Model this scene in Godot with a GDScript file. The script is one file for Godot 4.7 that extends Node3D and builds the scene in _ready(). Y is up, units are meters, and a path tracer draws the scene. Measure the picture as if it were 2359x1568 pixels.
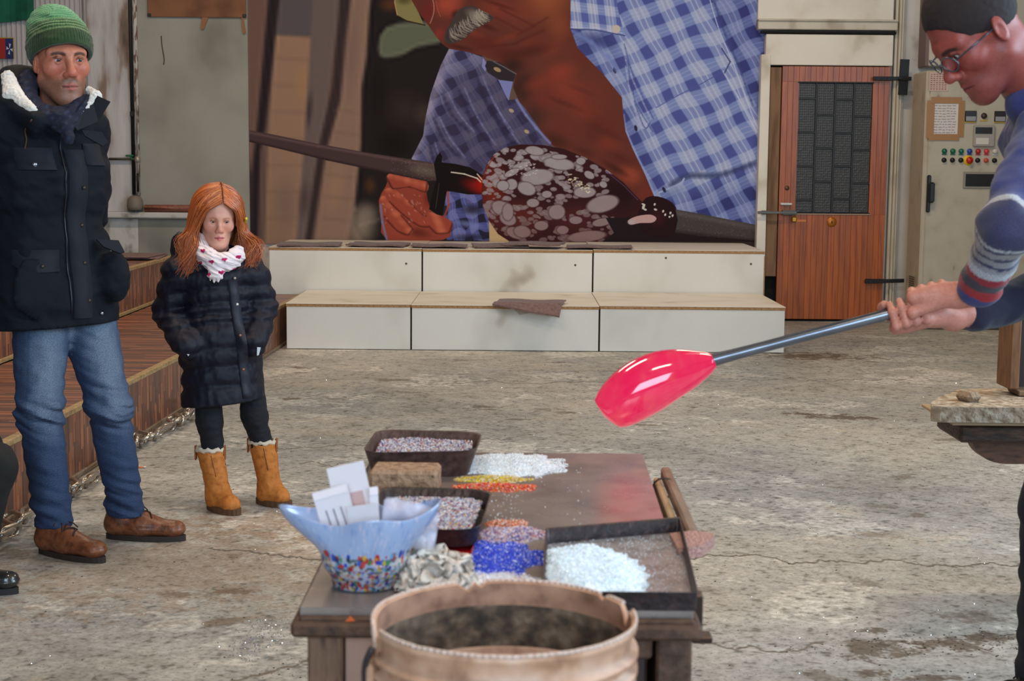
extends Node3D
# Glass workshop: visitors watch a glassblower roll a hot gather beside a marver table. Metres, y up; the camera stands at the origin and looks along -z.

const TAU4 := PI / 2.0
var noise_bank := {}
var names := {}
var rng := RandomNumberGenerator.new()


func _ready() -> void:
	rng.seed = 4711
	set_view()
	set_lights()
	make_room()
	make_mural()
	make_back_wall_things()
	make_door()
	make_bleachers()
	make_stage()
	make_chain()
	make_table()
	make_table_things()
	make_bucket()
	make_bench()
	make_pipe()
	make_people()
	make_small_things()


func set_view() -> void:
	var cam := Camera3D.new()
	cam.name = "camera"
	cam.fov = rad_to_deg(2.0 * atan(1568.0 / 2.0 / 3500.0))
	cam.position = Vector3(0, 1.28, 0)
	cam.rotation_degrees = Vector3(-6.66, 0, 0.5)
	cam.near = 0.05
	cam.far = 100.0
	var lens := CameraAttributesPhysical.new()
	lens.frustum_focal_length = 35.0
	lens.exposure_aperture = 5.6
	lens.frustum_focus_distance = 6.5
	lens.frustum_near = 0.05
	lens.frustum_far = 100.0
	cam.attributes = lens
	add_child(cam)
	cam.fov = rad_to_deg(2.0 * atan(1568.0 / 2.0 / 3500.0))
	cam.make_current()
	var env := Environment.new()
	env.background_mode = Environment.BG_COLOR
	env.background_color = Color(0.55, 0.62, 0.7)
	env.tonemap_mode = Environment.TONE_MAPPER_LINEAR
	env.tonemap_exposure = 0.95
	env.sdfgi_enabled = true
	env.ssao_enabled = true
	env.ssil_enabled = true
	var w := WorldEnvironment.new()
	w.name = "environment"
	w.environment = env
	add_child(w)


# lamp panels under the ceiling (warm) and tall glazed openings behind and to the right of the camera (daylight)
func set_lights() -> void:
	var warm := Color(1.0, 0.91, 0.80)
	var cool := Color(0.80, 0.91, 1.0)
	for s in [Vector3(-2.2, 4.32, -9.6), Vector3(1.9, 4.32, -9.6), Vector3(-1.6, 4.32, -5.2), Vector3(2.2, 4.32, -5.2), Vector3(0.3, 4.32, -1.0)]:
		lamp_panel(s, Vector2(1.5, 0.32), warm, 7.2)
	day_window("window_1", Vector3(4.93, 2.7, -3.2), Vector3(0, PI / 2, 0), Vector2(4.2, 2.0), cool, 26.0)
	day_window("window_2", Vector3(0.6, 2.4, 3.43), Vector3(0, 0, 0), Vector2(5.0, 2.6), cool, 28.0)


func lamp_panel(at: Vector3, size: Vector2, color: Color, energy: float) -> void:
	var t := thing("ceiling_lamp", "", "lamp", at)
	t.set_meta("label", "long white fluorescent ceiling lamp above the workshop floor")
	t.set_meta("group", "ceiling lamps")
	var st := begin()
	bx(st, Vector3(0, 0.05, 0), Vector3(size.x + 0.06, 0.08, size.y + 0.06), 0.01)
	put(st, "housing", plain(Color(0.8, 0.8, 0.78), 0.5), t)
	st = begin()
	bx(st, Vector3(0, 0.002, 0), Vector3(size.x, 0.02, size.y), 0.004)
	var m := plain(Color(0.9, 0.9, 0.9), 0.5)
	m.emission_enabled = true
	m.emission = color
	m.emission_energy_multiplier = 1.6
	put(st, "diffuser", m, t)
	var l := AreaLight3D.new()
	l.name = "ceiling_lamp_light"
	l.area_size = size
	l.light_color = color
	l.light_energy = energy
	l.area_range = 30.0
	l.area_attenuation = 2.0
	l.shadow_enabled = true
	l.position = Vector3(0, -0.02, 0)
	l.rotation_degrees = Vector3(-90, 0, 0)
	t.add_child(l, true)


func day_window(called: String, at: Vector3, turn: Vector3, size: Vector2, color: Color, energy: float) -> void:
	var n := Node3D.new()
	n.name = called
	n.position = at
	n.rotation = turn
	n.set_meta("kind", "structure")
	add_child(n)
	var st := begin()
	bx(st, Vector3(0, 0, 0.02), Vector3(size.x, size.y, 0.01), 0.0)
	var m := plain(Color(0.8, 0.85, 0.9), 0.2)
	m.emission_enabled = true
	m.emission = color
	m.emission_energy_multiplier = 2.6
	put(st, "pane", m, n)
	st = begin()
	for k in 6:
		bx(st, Vector3((k / 5.0 - 0.5) * size.x, 0, -0.01), Vector3(0.05, size.y + 0.05, 0.05), 0.0)
	for k in 4:
		bx(st, Vector3(0, (k / 3.0 - 0.5) * size.y, -0.01), Vector3(size.x, 0.05, 0.05), 0.0)
	put(st, "window_frame", plain(Color(0.4, 0.42, 0.42), 0.5), n)
	var l := AreaLight3D.new()
	l.name = "window_light"
	l.area_size = size
	l.light_color = color
	l.light_energy = energy
	l.area_range = 40.0
	l.area_attenuation = 2.0
	l.shadow_enabled = true
	l.position = Vector3(0, 0, -0.06)
	n.add_child(l, true)


# ---------------------------------------------------------------- helpers

func numbered(called: String) -> String:
	var k: int = names.get(called, 0)
	names[called] = k + 1
	return called if k == 0 else "%s_%03d" % [called, k]


func thing(called: String, label: String, category: String, at := Vector3.ZERO, turn := 0.0, group := "") -> Node3D:
	var o := Node3D.new()
	o.name = numbered(called)
	o.position = at
	o.rotation.y = turn
	add_child(o)
	return tag(o, label, category, group)


func tag(o: Node3D, label: String, category: String, group := "", kind := "") -> Node3D:
	if label:
		o.set_meta("label", label)
	if category:
		o.set_meta("category", category)
	if group:
		o.set_meta("group", group)
	if kind:
		o.set_meta("kind", kind)
	return o


func begin() -> SurfaceTool:
	var st := SurfaceTool.new()
	st.begin(Mesh.PRIMITIVE_TRIANGLES)
	st.set_smooth_group(-1)
	return st


func finish(st: SurfaceTool) -> ArrayMesh:
	st.generate_normals()
	st.index()
	return st.commit()


# one named MeshInstance3D: top level when parent is null
func put(st, called: String, m: Material, parent: Node = null) -> MeshInstance3D:
	var o := MeshInstance3D.new()
	o.mesh = finish(st) if st is SurfaceTool else st
	o.material_override = null
	for k in o.mesh.get_surface_count():
		o.set_surface_override_material(k, m)
	if parent:
		o.name = called
		parent.add_child(o, true)
	else:
		o.name = numbered(called)
		add_child(o)
	return o


func struct(st, called: String, m: Material, parent: Node = null) -> MeshInstance3D:
	var o := put(st, called, m, parent)
	if parent == null:
		o.set_meta("kind", "structure")
	return o


func plain(c: Color, rough := 0.7, metal := 0.0) -> StandardMaterial3D:
	var m := StandardMaterial3D.new()
	m.albedo_color = c
	m.roughness = rough
	m.metallic = metal
	return m


func rgb(r: float, g: float, b: float) -> Color:
	return Color(r / 255.0, g / 255.0, b / 255.0)


func noise_tex(key: String, colors: Array, stops: Array, freq: float, octaves: int, seed_: int, size := 512, kind := FastNoiseLite.TYPE_SIMPLEX_SMOOTH, normal := 0.0) -> NoiseTexture2D:
	if noise_bank.has(key):
		return noise_bank[key]
	var n := FastNoiseLite.new()
	n.noise_type = kind
	n.seed = seed_
	n.frequency = freq
	n.fractal_octaves = octaves
	n.fractal_type = FastNoiseLite.FRACTAL_FBM if octaves > 1 else FastNoiseLite.FRACTAL_NONE
	var t := NoiseTexture2D.new()
	t.width = size
	t.height = size
	t.seamless = true
	t.noise = n
	if normal > 0.0:
		t.as_normal_map = true
		t.bump_strength = normal
	elif colors.size():
		var g := Gradient.new()
		g.offsets = PackedFloat32Array(stops)
		g.colors = PackedColorArray(colors)
		t.color_ramp = g
	noise_bank[key] = t
	return t


# a surface whose colour wanders between the given colours; metres per repeat = 1 / scale
func mottled(key: String, colors: Array, stops: Array, scale: Vector3, rough := 0.7, freq := 0.01, octaves := 5, bump := 0.0, metal := 0.0, world := false) -> StandardMaterial3D:
	var m := plain(Color.WHITE, rough, metal)
	m.albedo_texture = noise_tex(key, colors, stops, freq, octaves, hash(key) % 1000)
	m.uv1_triplanar = true
	m.uv1_world_triplanar = world
	m.uv1_scale = scale
	m.uv1_triplanar_sharpness = 4.0
	if bump > 0.0:
		m.heightmap_enabled = true
		m.heightmap_texture = noise_tex("grain_bump", [], [], 0.03, 5, 7, 512)
		m.heightmap_scale = bump
	return m


# quad with its corners counter-clockwise seen from outside
func quad(st: SurfaceTool, a: Vector3, b: Vector3, c: Vector3, d: Vector3) -> void:
	st.add_vertex(a); st.add_vertex(c); st.add_vertex(b)
	st.add_vertex(a); st.add_vertex(d); st.add_vertex(c)


func tri(st: SurfaceTool, a: Vector3, b: Vector3, c: Vector3) -> void:
	st.add_vertex(a); st.add_vertex(c); st.add_vertex(b)


# box with its edges chamfered by e
func bx(st: SurfaceTool, c: Vector3, s: Vector3, e := 0.0, basis := Basis()) -> void:
	var h := s * 0.5
	if e <= 0.0:
		var v := []
		for k in 8:
			v.append(c + basis * Vector3(h.x if k & 1 else -h.x, h.y if k & 2 else -h.y, h.z if k & 4 else -h.z))
		quad(st, v[4], v[5], v[7], v[6]); quad(st, v[1], v[0], v[2], v[3])
		quad(st, v[5], v[1], v[3], v[7]); quad(st, v[0], v[4], v[6], v[2])
		quad(st, v[6], v[7], v[3], v[2]); quad(st, v[0], v[1], v[5], v[4])
		return
	e = minf(e, minf(h.x, minf(h.y, h.z)) * 0.99)
	var P := func(sx: float, sy: float, sz: float, ax: int) -> Vector3:
		var q := Vector3(sx * (h.x - e), sy * (h.y - e), sz * (h.z - e))
		q[ax] = [sx * h.x, sy * h.y, sz * h.z][ax]
		return c + basis * q
	for s1 in [-1.0, 1.0]:
		var f := [P.call(s1, -1, -1, 0), P.call(s1, 1, -1, 0), P.call(s1, 1, 1, 0), P.call(s1, -1, 1, 0)]
		face(st, f, s1 > 0)
		f = [P.call(-1, s1, -1, 1), P.call(-1, s1, 1, 1), P.call(1, s1, 1, 1), P.call(1, s1, -1, 1)]
		face(st, f, s1 > 0)
		f = [P.call(-1, -1, s1, 2), P.call(1, -1, s1, 2), P.call(1, 1, s1, 2), P.call(-1, 1, s1, 2)]
		face(st, f, s1 > 0)
		for s2 in [-1.0, 1.0]:
			face(st, [P.call(s1, s2, -1, 0), P.call(s1, s2, -1, 1), P.call(s1, s2, 1, 1), P.call(s1, s2, 1, 0)], s1 * s2 > 0)
			face(st, [P.call(s1, -1, s2, 2), P.call(s1, -1, s2, 0), P.call(s1, 1, s2, 0), P.call(s1, 1, s2, 2)], s1 * s2 > 0)
			face(st, [P.call(-1, s1, s2, 1), P.call(-1, s1, s2, 2), P.call(1, s1, s2, 2), P.call(1, s1, s2, 1)], s1 * s2 > 0)
			for s3 in [-1.0, 1.0]:
				if s1 * s2 * s3 > 0:
					tri(st, P.call(s1, s2, s3, 0), P.call(s1, s2, s3, 1), P.call(s1, s2, s3, 2))
				else:
					tri(st, P.call(s1, s2, s3, 0), P.call(s1, s2, s3, 2), P.call(s1, s2, s3, 1))


func face(st: SurfaceTool, f: Array, forward: bool) -> void:
	if forward:
		quad(st, f[0], f[1], f[2], f[3])
	else:
		quad(st, f[3], f[2], f[1], f[0])


# tube along points; radii a number or one per point; flat stretches it across its width
func tube(st: SurfaceTool, pts: Array, radii, sides := 8, closed := false, flat := 1.0, up := Vector3.UP) -> void:
	st.set_smooth_group(1)
	var n := pts.size()
	var rings := []
	var last_side := Vector3.ZERO
	for k in n:
		var p: Vector3 = pts[k]
		var a: Vector3 = pts[(k - 1 + n) % n] if closed or k > 0 else p
		var b: Vector3 = pts[(k + 1) % n] if closed or k < n - 1 else p
		var dir := (b - a).normalized()
		var side := dir.cross(up)
		if last_side != Vector3.ZERO:
			side = last_side - dir * last_side.dot(dir)
		elif side.length() < 0.05:
			side = dir.cross(Vector3.RIGHT if absf(up.x) < 0.9 else Vector3.FORWARD)
		side = side.normalized()
		last_side = side
		var over := side.cross(dir).normalized()
		var r: float = radii[k] if radii is Array else radii
		var ring := []
		for j in sides:
			var w := TAU * j / sides
			ring.append(p + side * cos(w) * r * flat + over * sin(w) * r)
		rings.append(ring)
	for k in (n if closed else n - 1):
		var r0: Array = rings[k]
		var r1: Array = rings[(k + 1) % n]
		for j in sides:
			var j2 := (j + 1) % sides
			quad(st, r0[j2], r0[j], r1[j], r1[j2])
	if not closed:
		for j in range(1, sides - 1):
			tri(st, rings[0][0], rings[0][j], rings[0][j + 1])
			tri(st, rings[n - 1][0], rings[n - 1][j + 1], rings[n - 1][j])
	st.set_smooth_group(-1)


# profile of (radius, height) turned about y; radius 0 closes it. shape(angle, k) may push a point
func lathe(st: SurfaceTool, prof: Array, sides := 24, at := Vector3.ZERO, basis := Basis(), smooth := true, from := 0.0, to := TAU) -> void:
	st.set_smooth_group(1 if smooth else -1)
	for k in prof.size() - 1:
		var p: Vector2 = prof[k]
		var q: Vector2 = prof[k + 1]
		for j in sides:
			var a := from + (to - from) * j / sides
			var b := from + (to - from) * (j + 1) / sides
			var v := [Vector3(cos(a) * p.x, p.y, sin(a) * p.x), Vector3(cos(b) * p.x, p.y, sin(b) * p.x), Vector3(cos(b) * q.x, q.y, sin(b) * q.x), Vector3(cos(a) * q.x, q.y, sin(a) * q.x)]
			for i in 4:
				v[i] = at + basis * v[i]
			if p.x < 1e-6:
				tri(st, v[0], v[3], v[2])
			elif q.x < 1e-6:
				tri(st, v[0], v[3], v[1])
			else:
				quad(st, v[0], v[3], v[2], v[1])
	st.set_smooth_group(-1)


# flat outline (counter-clockwise in x right, y up, seen from +z) given depth; at and basis place it
func slab(st: SurfaceTool, outline: PackedVector2Array, depth: float, at := Vector3.ZERO, basis := Basis()) -> void:
	var ids := Geometry2D.triangulate_polygon(outline)
	var z := depth * 0.5
	var area := 0.0
	for k in outline.size():
		area += outline[k].cross(outline[(k + 1) % outline.size()])
	for k in range(0, ids.size(), 3):
		var a := outline[ids[k]]
		var b := outline[ids[k + 1]]
		var c := outline[ids[k + 2]]
		if (b - a).cross(c - a) < 0:
			var s := b; b = c; c = s
		tri(st, at + basis * Vector3(a.x, a.y, z), at + basis * Vector3(b.x, b.y, z), at + basis * Vector3(c.x, c.y, z))
		tri(st, at + basis * Vector3(a.x, a.y, -z), at + basis * Vector3(c.x, c.y, -z), at + basis * Vector3(b.x, b.y, -z))
	for k in outline.size():
		var a := outline[k]
		var b := outline[(k + 1) % outline.size()]
		if area < 0:
			var s := a; a = b; b = s
		quad(st, at + basis * Vector3(a.x, a.y, z), at + basis * Vector3(a.x, a.y, -z), at + basis * Vector3(b.x, b.y, -z), at + basis * Vector3(b.x, b.y, z))


func spline(pts: Array, steps := 4, closed := false) -> Array:
	var out := []
	var n := pts.size()
	for k in (n if closed else n - 1):
		var p0 = pts[(k - 1 + n) % n] if closed or k > 0 else pts[0]
		var p1 = pts[k]
		var p2 = pts[(k + 1) % n]
		var p3 = pts[(k + 2) % n] if closed or k + 2 < n else pts[n - 1]
		for j in steps:
			var t := float(j) / steps
			out.append(0.5 * (2.0 * p1 + (p2 - p0) * t + (2.0 * p0 - 5.0 * p1 + 4.0 * p2 - p3) * t * t + (3.0 * p1 - p0 - 3.0 * p2 + p3) * t * t * t))
	if not closed:
		out.append(pts[n - 1])
	return out


# many small loose pieces that nobody could count: one MultiMeshInstance3D
func scatter(called: String, mesh: Mesh, m: Material, xforms: Array, colors: Array, parent: Node = null) -> MultiMeshInstance3D:
	var mm := MultiMesh.new()
	mm.transform_format = MultiMesh.TRANSFORM_3D
	mm.use_colors = true
	mm.mesh = mesh
	mm.instance_count = xforms.size()
	for k in xforms.size():
		mm.set_instance_transform(k, xforms[k])
		mm.set_instance_color(k, colors[k])
	var o := MultiMeshInstance3D.new()
	o.multimesh = mm
	o.material_override = m
	o.set_meta("kind", "stuff")
	if parent:
		o.name = called
		parent.add_child(o, true)
	else:
		o.name = numbered(called)
		add_child(o)
	return o


# ---------------------------------------------------------------- the shell of the hall

func stain(px: PackedByteArray, n: int, cx: float, cz: float, rx: float, rz: float, c: Vector3, a: float, rough: FastNoiseLite) -> void:
	var sx := n / 10.2
	var sz := n / 9.6
	var x0 := maxi(0, int((cx - rx * 1.6 + 5.0) * sx))
	var x1 := mini(n - 1, int((cx + rx * 1.6 + 5.0) * sx))
	var y0 := maxi(0, int((cz - rz * 1.6 + 12.8) * sz))
	var y1 := mini(n - 1, int((cz + rz * 1.6 + 12.8) * sz))
	for y in range(y0, y1 + 1):
		for x in range(x0, x1 + 1):
			var wx := x / sx - 5.0
			var wz := y / sz - 12.8
			var d := sqrt(((wx - cx) / rx) ** 2 + ((wz - cz) / rz) ** 2) + rough.get_noise_2d(wx * 150.0, wz * 150.0) * 1.1 + rough.get_noise_2d(wx * 900.0, wz * 900.0) * 0.8
			var w := a * (1.0 - smoothstep(0.55, 1.0, d))
			if w > 0.0:
				var i := (y * n + x) * 3
				px[i] = int(lerpf(px[i], c.x, w))
				px[i + 1] = int(lerpf(px[i + 1], c.y, w))
				px[i + 2] = int(lerpf(px[i + 2], c.z, w))


func concrete_images() -> Array:
	var n := 1536
	var f := FastNoiseLite.new()
	var layers := []
	for s in [[0.0022, 4, 11], [0.011, 4, 12], [0.05, 3, 13], [0.006, 5, 14], [0.16, 2, 15]]:
		f.noise_type = FastNoiseLite.TYPE_SIMPLEX_SMOOTH
		f.frequency = s[0]
		f.fractal_octaves = s[1]
		f.seed = s[2]
		layers.append(f.get_image(n, n, false, false, false).get_data())
	var la: PackedByteArray = layers[0]
	var lb: PackedByteArray = layers[1]
	var lc: PackedByteArray = layers[2]
	var ld: PackedByteArray = layers[3]
	var le: PackedByteArray = layers[4]
	var px := PackedByteArray()
	px.resize(n * n * 3)
	var hi := PackedByteArray()
	hi.resize(n * n)
	for k in n * n:
		var a := la[k] - 128
		var b := lb[k] - 128
		var c := lc[k] - 128
		var d := ld[k] - 128
		var e := le[k] - 128
		var v := 176.0 + a * 0.22 + b * 0.14 + c * 0.13 + e * 0.16
		var warm := 1.5 + a * 0.05 - d * 0.04
		var h := 128.0 + c * 0.35 + b * 0.2 + e * 0.3
		var flake := d + b * 0.55 + c * 0.3
		if flake > 34:          # the skin of the slab has come off: paler, sandy, lower
			v += minf((flake - 34) * 1.2, 12.0) + e * 0.16
			warm += 2.0
			h -= 26.0
		elif flake > 27:        # its broken edge
			v -= 11.0
			h -= 10.0
		var worn := d - b * 0.6 + a * 0.3
		if worn < -36:          # trodden, darkened patches
			v -= minf((-36 - worn) * 0.7, 16.0)
			warm -= 1.5
		if e < -52 and c < -8:       # pits
			v -= 34.0
			h -= 40.0
		v = clampf(v, 30.0, 235.0)
		px[k * 3] = int(v + warm * 0.8)
		px[k * 3 + 1] = int(v - 1.0)
		px[k * 3 + 2] = int(clampf(v - 5.0 - warm * 1.1, 0, 255))
		hi[k] = int(clampf(h, 0, 255))
	var ragged := FastNoiseLite.new()
	ragged.frequency = 0.06
	ragged.fractal_octaves = 4
	var r := RandomNumberGenerator.new()
	r.seed = 5
	var brown := Vector3(70, 54, 40)
	for s in [[0.98, -3.95, 0.10, 0.09], [1.22, -3.98, 0.12, 0.05], [1.33, -4.05, 0.10, 0.05], [1.5, -4.02, 0.13, 0.09], [0.86, -3.6, 0.10, 0.05], [1.05, -3.7, 0.08, 0.04], [1.15, -3.55, 0.1, 0.05], [0.93, -3.75, 0.05, 0.03], [1.7, -7.7, 0.18, 0.09], [1.5, -7.8, 0.1, 0.05], [1.02, -4.1, 0.05, 0.03], [2.0, -10.2, 0.4, 0.2], [1.42, -3.5, 0.1, 0.06]]:
		stain(px, n, s[0], s[1], s[2], s[3], brown, 0.62, ragged)
	for k in 70:
		stain(px, n, r.randf_range(-2.0, 3.5), r.randf_range(-11.0, -3.3), r.randf_range(0.02, 0.1), r.randf_range(0.02, 0.06), brown.lerp(Vector3(120, 112, 102), r.randf()), 0.5, ragged)
	for k in 26:
		stain(px, n, r.randf_range(-1.5, 3.0), r.randf_range(-10.0, -3.4), r.randf_range(0.05, 0.35), r.randf_range(0.04, 0.16), Vector3(196, 184, 166), 0.4, ragged)
	# pale dust by the doorway, warmer brown dirt in front of the near visitors
	stain(px, n, -1.1, -4.75, 0.9, 0.55, Vector3(150, 124, 102), 0.4, ragged)
	stain(px, n, -0.8, -5.3, 0.4, 0.25, Vector3(150, 122, 100), 0.35, ragged)
	# cracks
	for s in [[-1.0, -4.95, 0.1, -4.6], [0.1, -5.9, -0.9, -6.4], [0.33, -4.0, 0.85, -3.95], [-0.4, -8.8, 2.4, -9.1], [-1.2, -6.7, 0.0, -7.0], [0.4, -4.9, 2.0, -4.75], [-0.8, -3.6, -0.3, -3.9]]:
		var a := Vector2(s[0], s[1])
		var b := Vector2(s[2], s[3])
		var steps := int(a.distance_to(b) * 300.0)
		for k in steps:
			var p := a.lerp(b, float(k) / steps)
			p.y += ragged.get_noise_2d(p.x * 60.0, s[1] * 40.0) * 0.12 + ragged.get_noise_2d(p.x * 400.0, s[1]) * 0.02
			var ix := int((p.x + 5.0) * n / 10.2)
			var iy := int((p.y + 12.8) * n / 9.6)
			for o in 2:
				var i := (clampi(iy + o, 0, n - 1) * n + clampi(ix, 0, n - 1))
				px[i * 3] = 112
				px[i * 3 + 1] = 104
				px[i * 3 + 2] = 94
				hi[i] = 60
	return [Image.create_from_data(n, n, false, Image.FORMAT_RGB8, px), Image.create_from_data(n, n, false, Image.FORMAT_L8, hi)]


func make_room() -> void:
	var im := concrete_images()
	var fm := plain(Color(0.95, 0.945, 0.94), 0.55)
	fm.metallic_specular = 0.35
	fm.albedo_texture = ImageTexture.create_from_image(im[0])
	fm.heightmap_enabled = true
	fm.heightmap_texture = ImageTexture.create_from_image(im[1])
	fm.heightmap_scale = 0.5
	fm.detail_enabled = true
	fm.detail_blend_mode = BaseMaterial3D.BLEND_MODE_MUL
	fm.detail_uv_layer = BaseMaterial3D.DETAIL_UV_2
	fm.uv2_triplanar = true
	fm.uv2_world_triplanar = true
	fm.uv2_scale = Vector3(1.9, 1.9, 1.9)
	fm.detail_albedo = noise_tex("concrete_grit", [Color(0.74, 0.72, 0.70), Color(0.92, 0.92, 0.91), Color(1, 1, 1), Color(1, 1, 1)], [0.0, 0.34, 0.5, 1.0], 0.06, 4, 31, 512)
	var st := begin()
	st.set_uv(Vector2.ZERO)
	var x0 := -5.0
	var x1 := 5.2
	var corner := func(x: float, z: float) -> void:
		st.set_uv(Vector2((x + 5.0) / 10.2, (z + 12.8) / 9.6))
		st.add_vertex(Vector3(x, 0, z))
	for c in [[x0, -12.8], [x1, -12.8], [x1, 3.7], [x0, -12.8], [x1, 3.7], [x0, 3.7]]:
		corner.call(c[0], c[1])
	st.set_uv(Vector2.ZERO)
	bx(st, Vector3(0.1, -0.11, -4.55), Vector3(10.2, 0.2, 16.5))
	struct(st, "floor", fm)

	var white := mottled("old_whitewash", [rgb(150, 140, 130), rgb(200, 194, 186), rgb(214, 208, 200), rgb(222, 216, 206)], [0.0, 0.2, 0.5, 1.0], Vector3(0.5, 0.35, 0.5), 0.85, 0.008, 5, 0.25)
	st = begin()
	bx(st, Vector3(0.1, 2.25, -12.72), Vector3(10.6, 4.9, 0.24))
	struct(st, "wall_back", white)
	var dim := mottled("smoky_wall", [rgb(84, 78, 70), rgb(118, 111, 102), rgb(130, 123, 114)], [0.0, 0.5, 1.0], Vector3(0.5, 0.35, 0.5), 0.85, 0.008, 5)
	st = begin()
	bx(st, Vector3(-4.62, 2.25, -4.55), Vector3(0.24, 4.9, 16.3))
	struct(st, "wall_left", dim)
	# the right wall and the front wall stand round their windows
	st = begin()
	for s in [[0.85, 1.7, -12.6, 3.5], [4.2, 1.0, -12.6, 3.5], [2.7, 2.0, -12.6, -5.3], [2.7, 2.0, -1.1, 3.5]]:
		bx(st, Vector3(5.02, s[0], (s[2] + s[3]) / 2), Vector3(0.24, s[1], s[3] - s[2]))
	struct(st, "wall_right", dim)
	st = begin()
	for s in [[0.55, 1.1, -4.6, 5.1], [4.2, 1.0, -4.6, 5.1], [2.4, 2.6, -4.6, -1.9], [2.4, 2.6, 3.1, 5.1]]:
		bx(st, Vector3((s[2] + s[3]) / 2, s[0], 3.52), Vector3(s[3] - s[2], s[1], 0.24))
	struct(st, "wall_front", dim)
	st = begin()
	bx(st, Vector3(0.1, 4.6, -4.55), Vector3(10.4, 0.2, 16.5))
	struct(st, "ceiling", plain(rgb(104, 98, 90), 0.9))


# ---------------------------------------------------------------- the big printed photograph on the back wall
# It is drawn in its own flat units (u to the right 575..1757, v down -120..556) and printed on one board.

const MU := 1.3
var mw := 1537
var mh := 879
var mpx := PackedByteArray()


func cover(poly: Array) -> Dictionary:
	var p := PackedVector2Array()
	var lo := Vector2(1e9, 1e9)
	var hi := Vector2(-1e9, -1e9)
	for q in poly:
		var w := Vector2((q.x - 575.0) * MU, (q.y + 120.0) * MU)
		p.append(w)
		lo = lo.min(w)
		hi = hi.max(w)
	var x0 := clampi(int(floor(lo.x)), 0, mw)
	var y0 := clampi(int(floor(lo.y)), 0, mh)
	var x1 := clampi(int(ceil(hi.x)), 0, mw)
	var y1 := clampi(int(ceil(hi.y)), 0, mh)
	var w := x1 - x0
	var h := y1 - y0
	var a := PackedFloat32Array()
	a.resize(maxi(0, w * h))
	for y in h:
		for sub in 3:
			var yy := y0 + y + (sub + 0.5) / 3.0
			var xs := []
			for k in p.size():
				var s := p[k]
				var e := p[(k + 1) % p.size()]
				if (s.y <= yy) != (e.y <= yy):
					xs.append(s.x + (yy - s.y) / (e.y - s.y) * (e.x - s.x))
			xs.sort()
			for k in range(0, xs.size() - 1, 2):
				var l: float = clampf(xs[k] - x0, 0, w)
				var r: float = clampf(xs[k + 1] - x0, 0, w)
				for x in range(int(l), mini(w, int(ceil(r)))):
					a[y * w + x] += (minf(x + 1, r) - maxf(x, l)) / 3.0
	return {"x": x0, "y": y0, "w": w, "h": h, "a": a}


func mix_px(i: int, c: Color, w: float) -> void:
	mpx[i] = int(clampf(mpx[i] + (c.r * 255.0 - mpx[i]) * w, 0, 255))
	mpx[i + 1] = int(clampf(mpx[i + 1] + (c.g * 255.0 - mpx[i + 1]) * w, 0, 255))
	mpx[i + 2] = int(clampf(mpx[i + 2] + (c.b * 255.0 - mpx[i + 2]) * w, 0, 255))


func ink(cov: Dictionary, c: Color, alpha := 1.0) -> void:
	for y in cov.h:
		for x in cov.w:
			var w: float = cov.a[y * cov.w + x] * alpha
			if w > 0.0:
				mix_px(((cov.y + y) * mw + cov.x + x) * 3, c, w)


func ink_with(cov: Dictionary, f: Callable) -> void:
	for y in cov.h:
		for x in cov.w:
			var w: float = cov.a[y * cov.w + x]
			if w > 0.0:
				mix_px(((cov.y + y) * mw + cov.x + x) * 3, f.call((cov.x + x) / MU + 575.0, (cov.y + y) / MU - 120.0), w)


func shape_ink(pts: Array, c: Color, alpha := 1.0, round := 0) -> Dictionary:
	var cov := cover(spline(pts, round, true) if round else pts)
	ink(cov, c, alpha)
	return cov


# soft spot, kept inside a mask when one is given
func spot(cx: float, cy: float, rx: float, ry: float, deg: float, c: Color, alpha := 1.0, mask := {}, hard := 0.0) -> void:
	var r := maxf(rx, ry)
	var ca := cos(deg_to_rad(deg))
	var sa := sin(deg_to_rad(deg))
	var x0 := clampi(int((cx - r - 575.0) * MU), 0, mw)
	var x1 := clampi(int((cx + r - 575.0) * MU) + 1, 0, mw)
	var y0 := clampi(int((cy - r + 120.0) * MU), 0, mh)
	var y1 := clampi(int((cy + r + 120.0) * MU) + 1, 0, mh)
	if mask:
		x0 = maxi(x0, mask.x); x1 = mini(x1, mask.x + mask.w)
		y0 = maxi(y0, mask.y); y1 = mini(y1, mask.y + mask.h)
	for y in range(y0, y1):
		var dy := y / MU - 120.0 - cy
		for x in range(x0, x1):
			var dx := x / MU + 575.0 - cx
			var u := (dx * ca + dy * sa) / rx
			var v := (-dx * sa + dy * ca) / ry
			var d := u * u + v * v
			if d < 1.0:
				var w := (1.0 - d) * (1.0 - d) if hard <= 0.0 else minf(1.0, (1.0 - d) / hard)
				w *= alpha
				if mask:
					w *= mask.a[(y - mask.y) * mask.w + x - mask.x]
				if w > 0.0:
					mix_px((y * mw + x) * 3, c, w)


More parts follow.
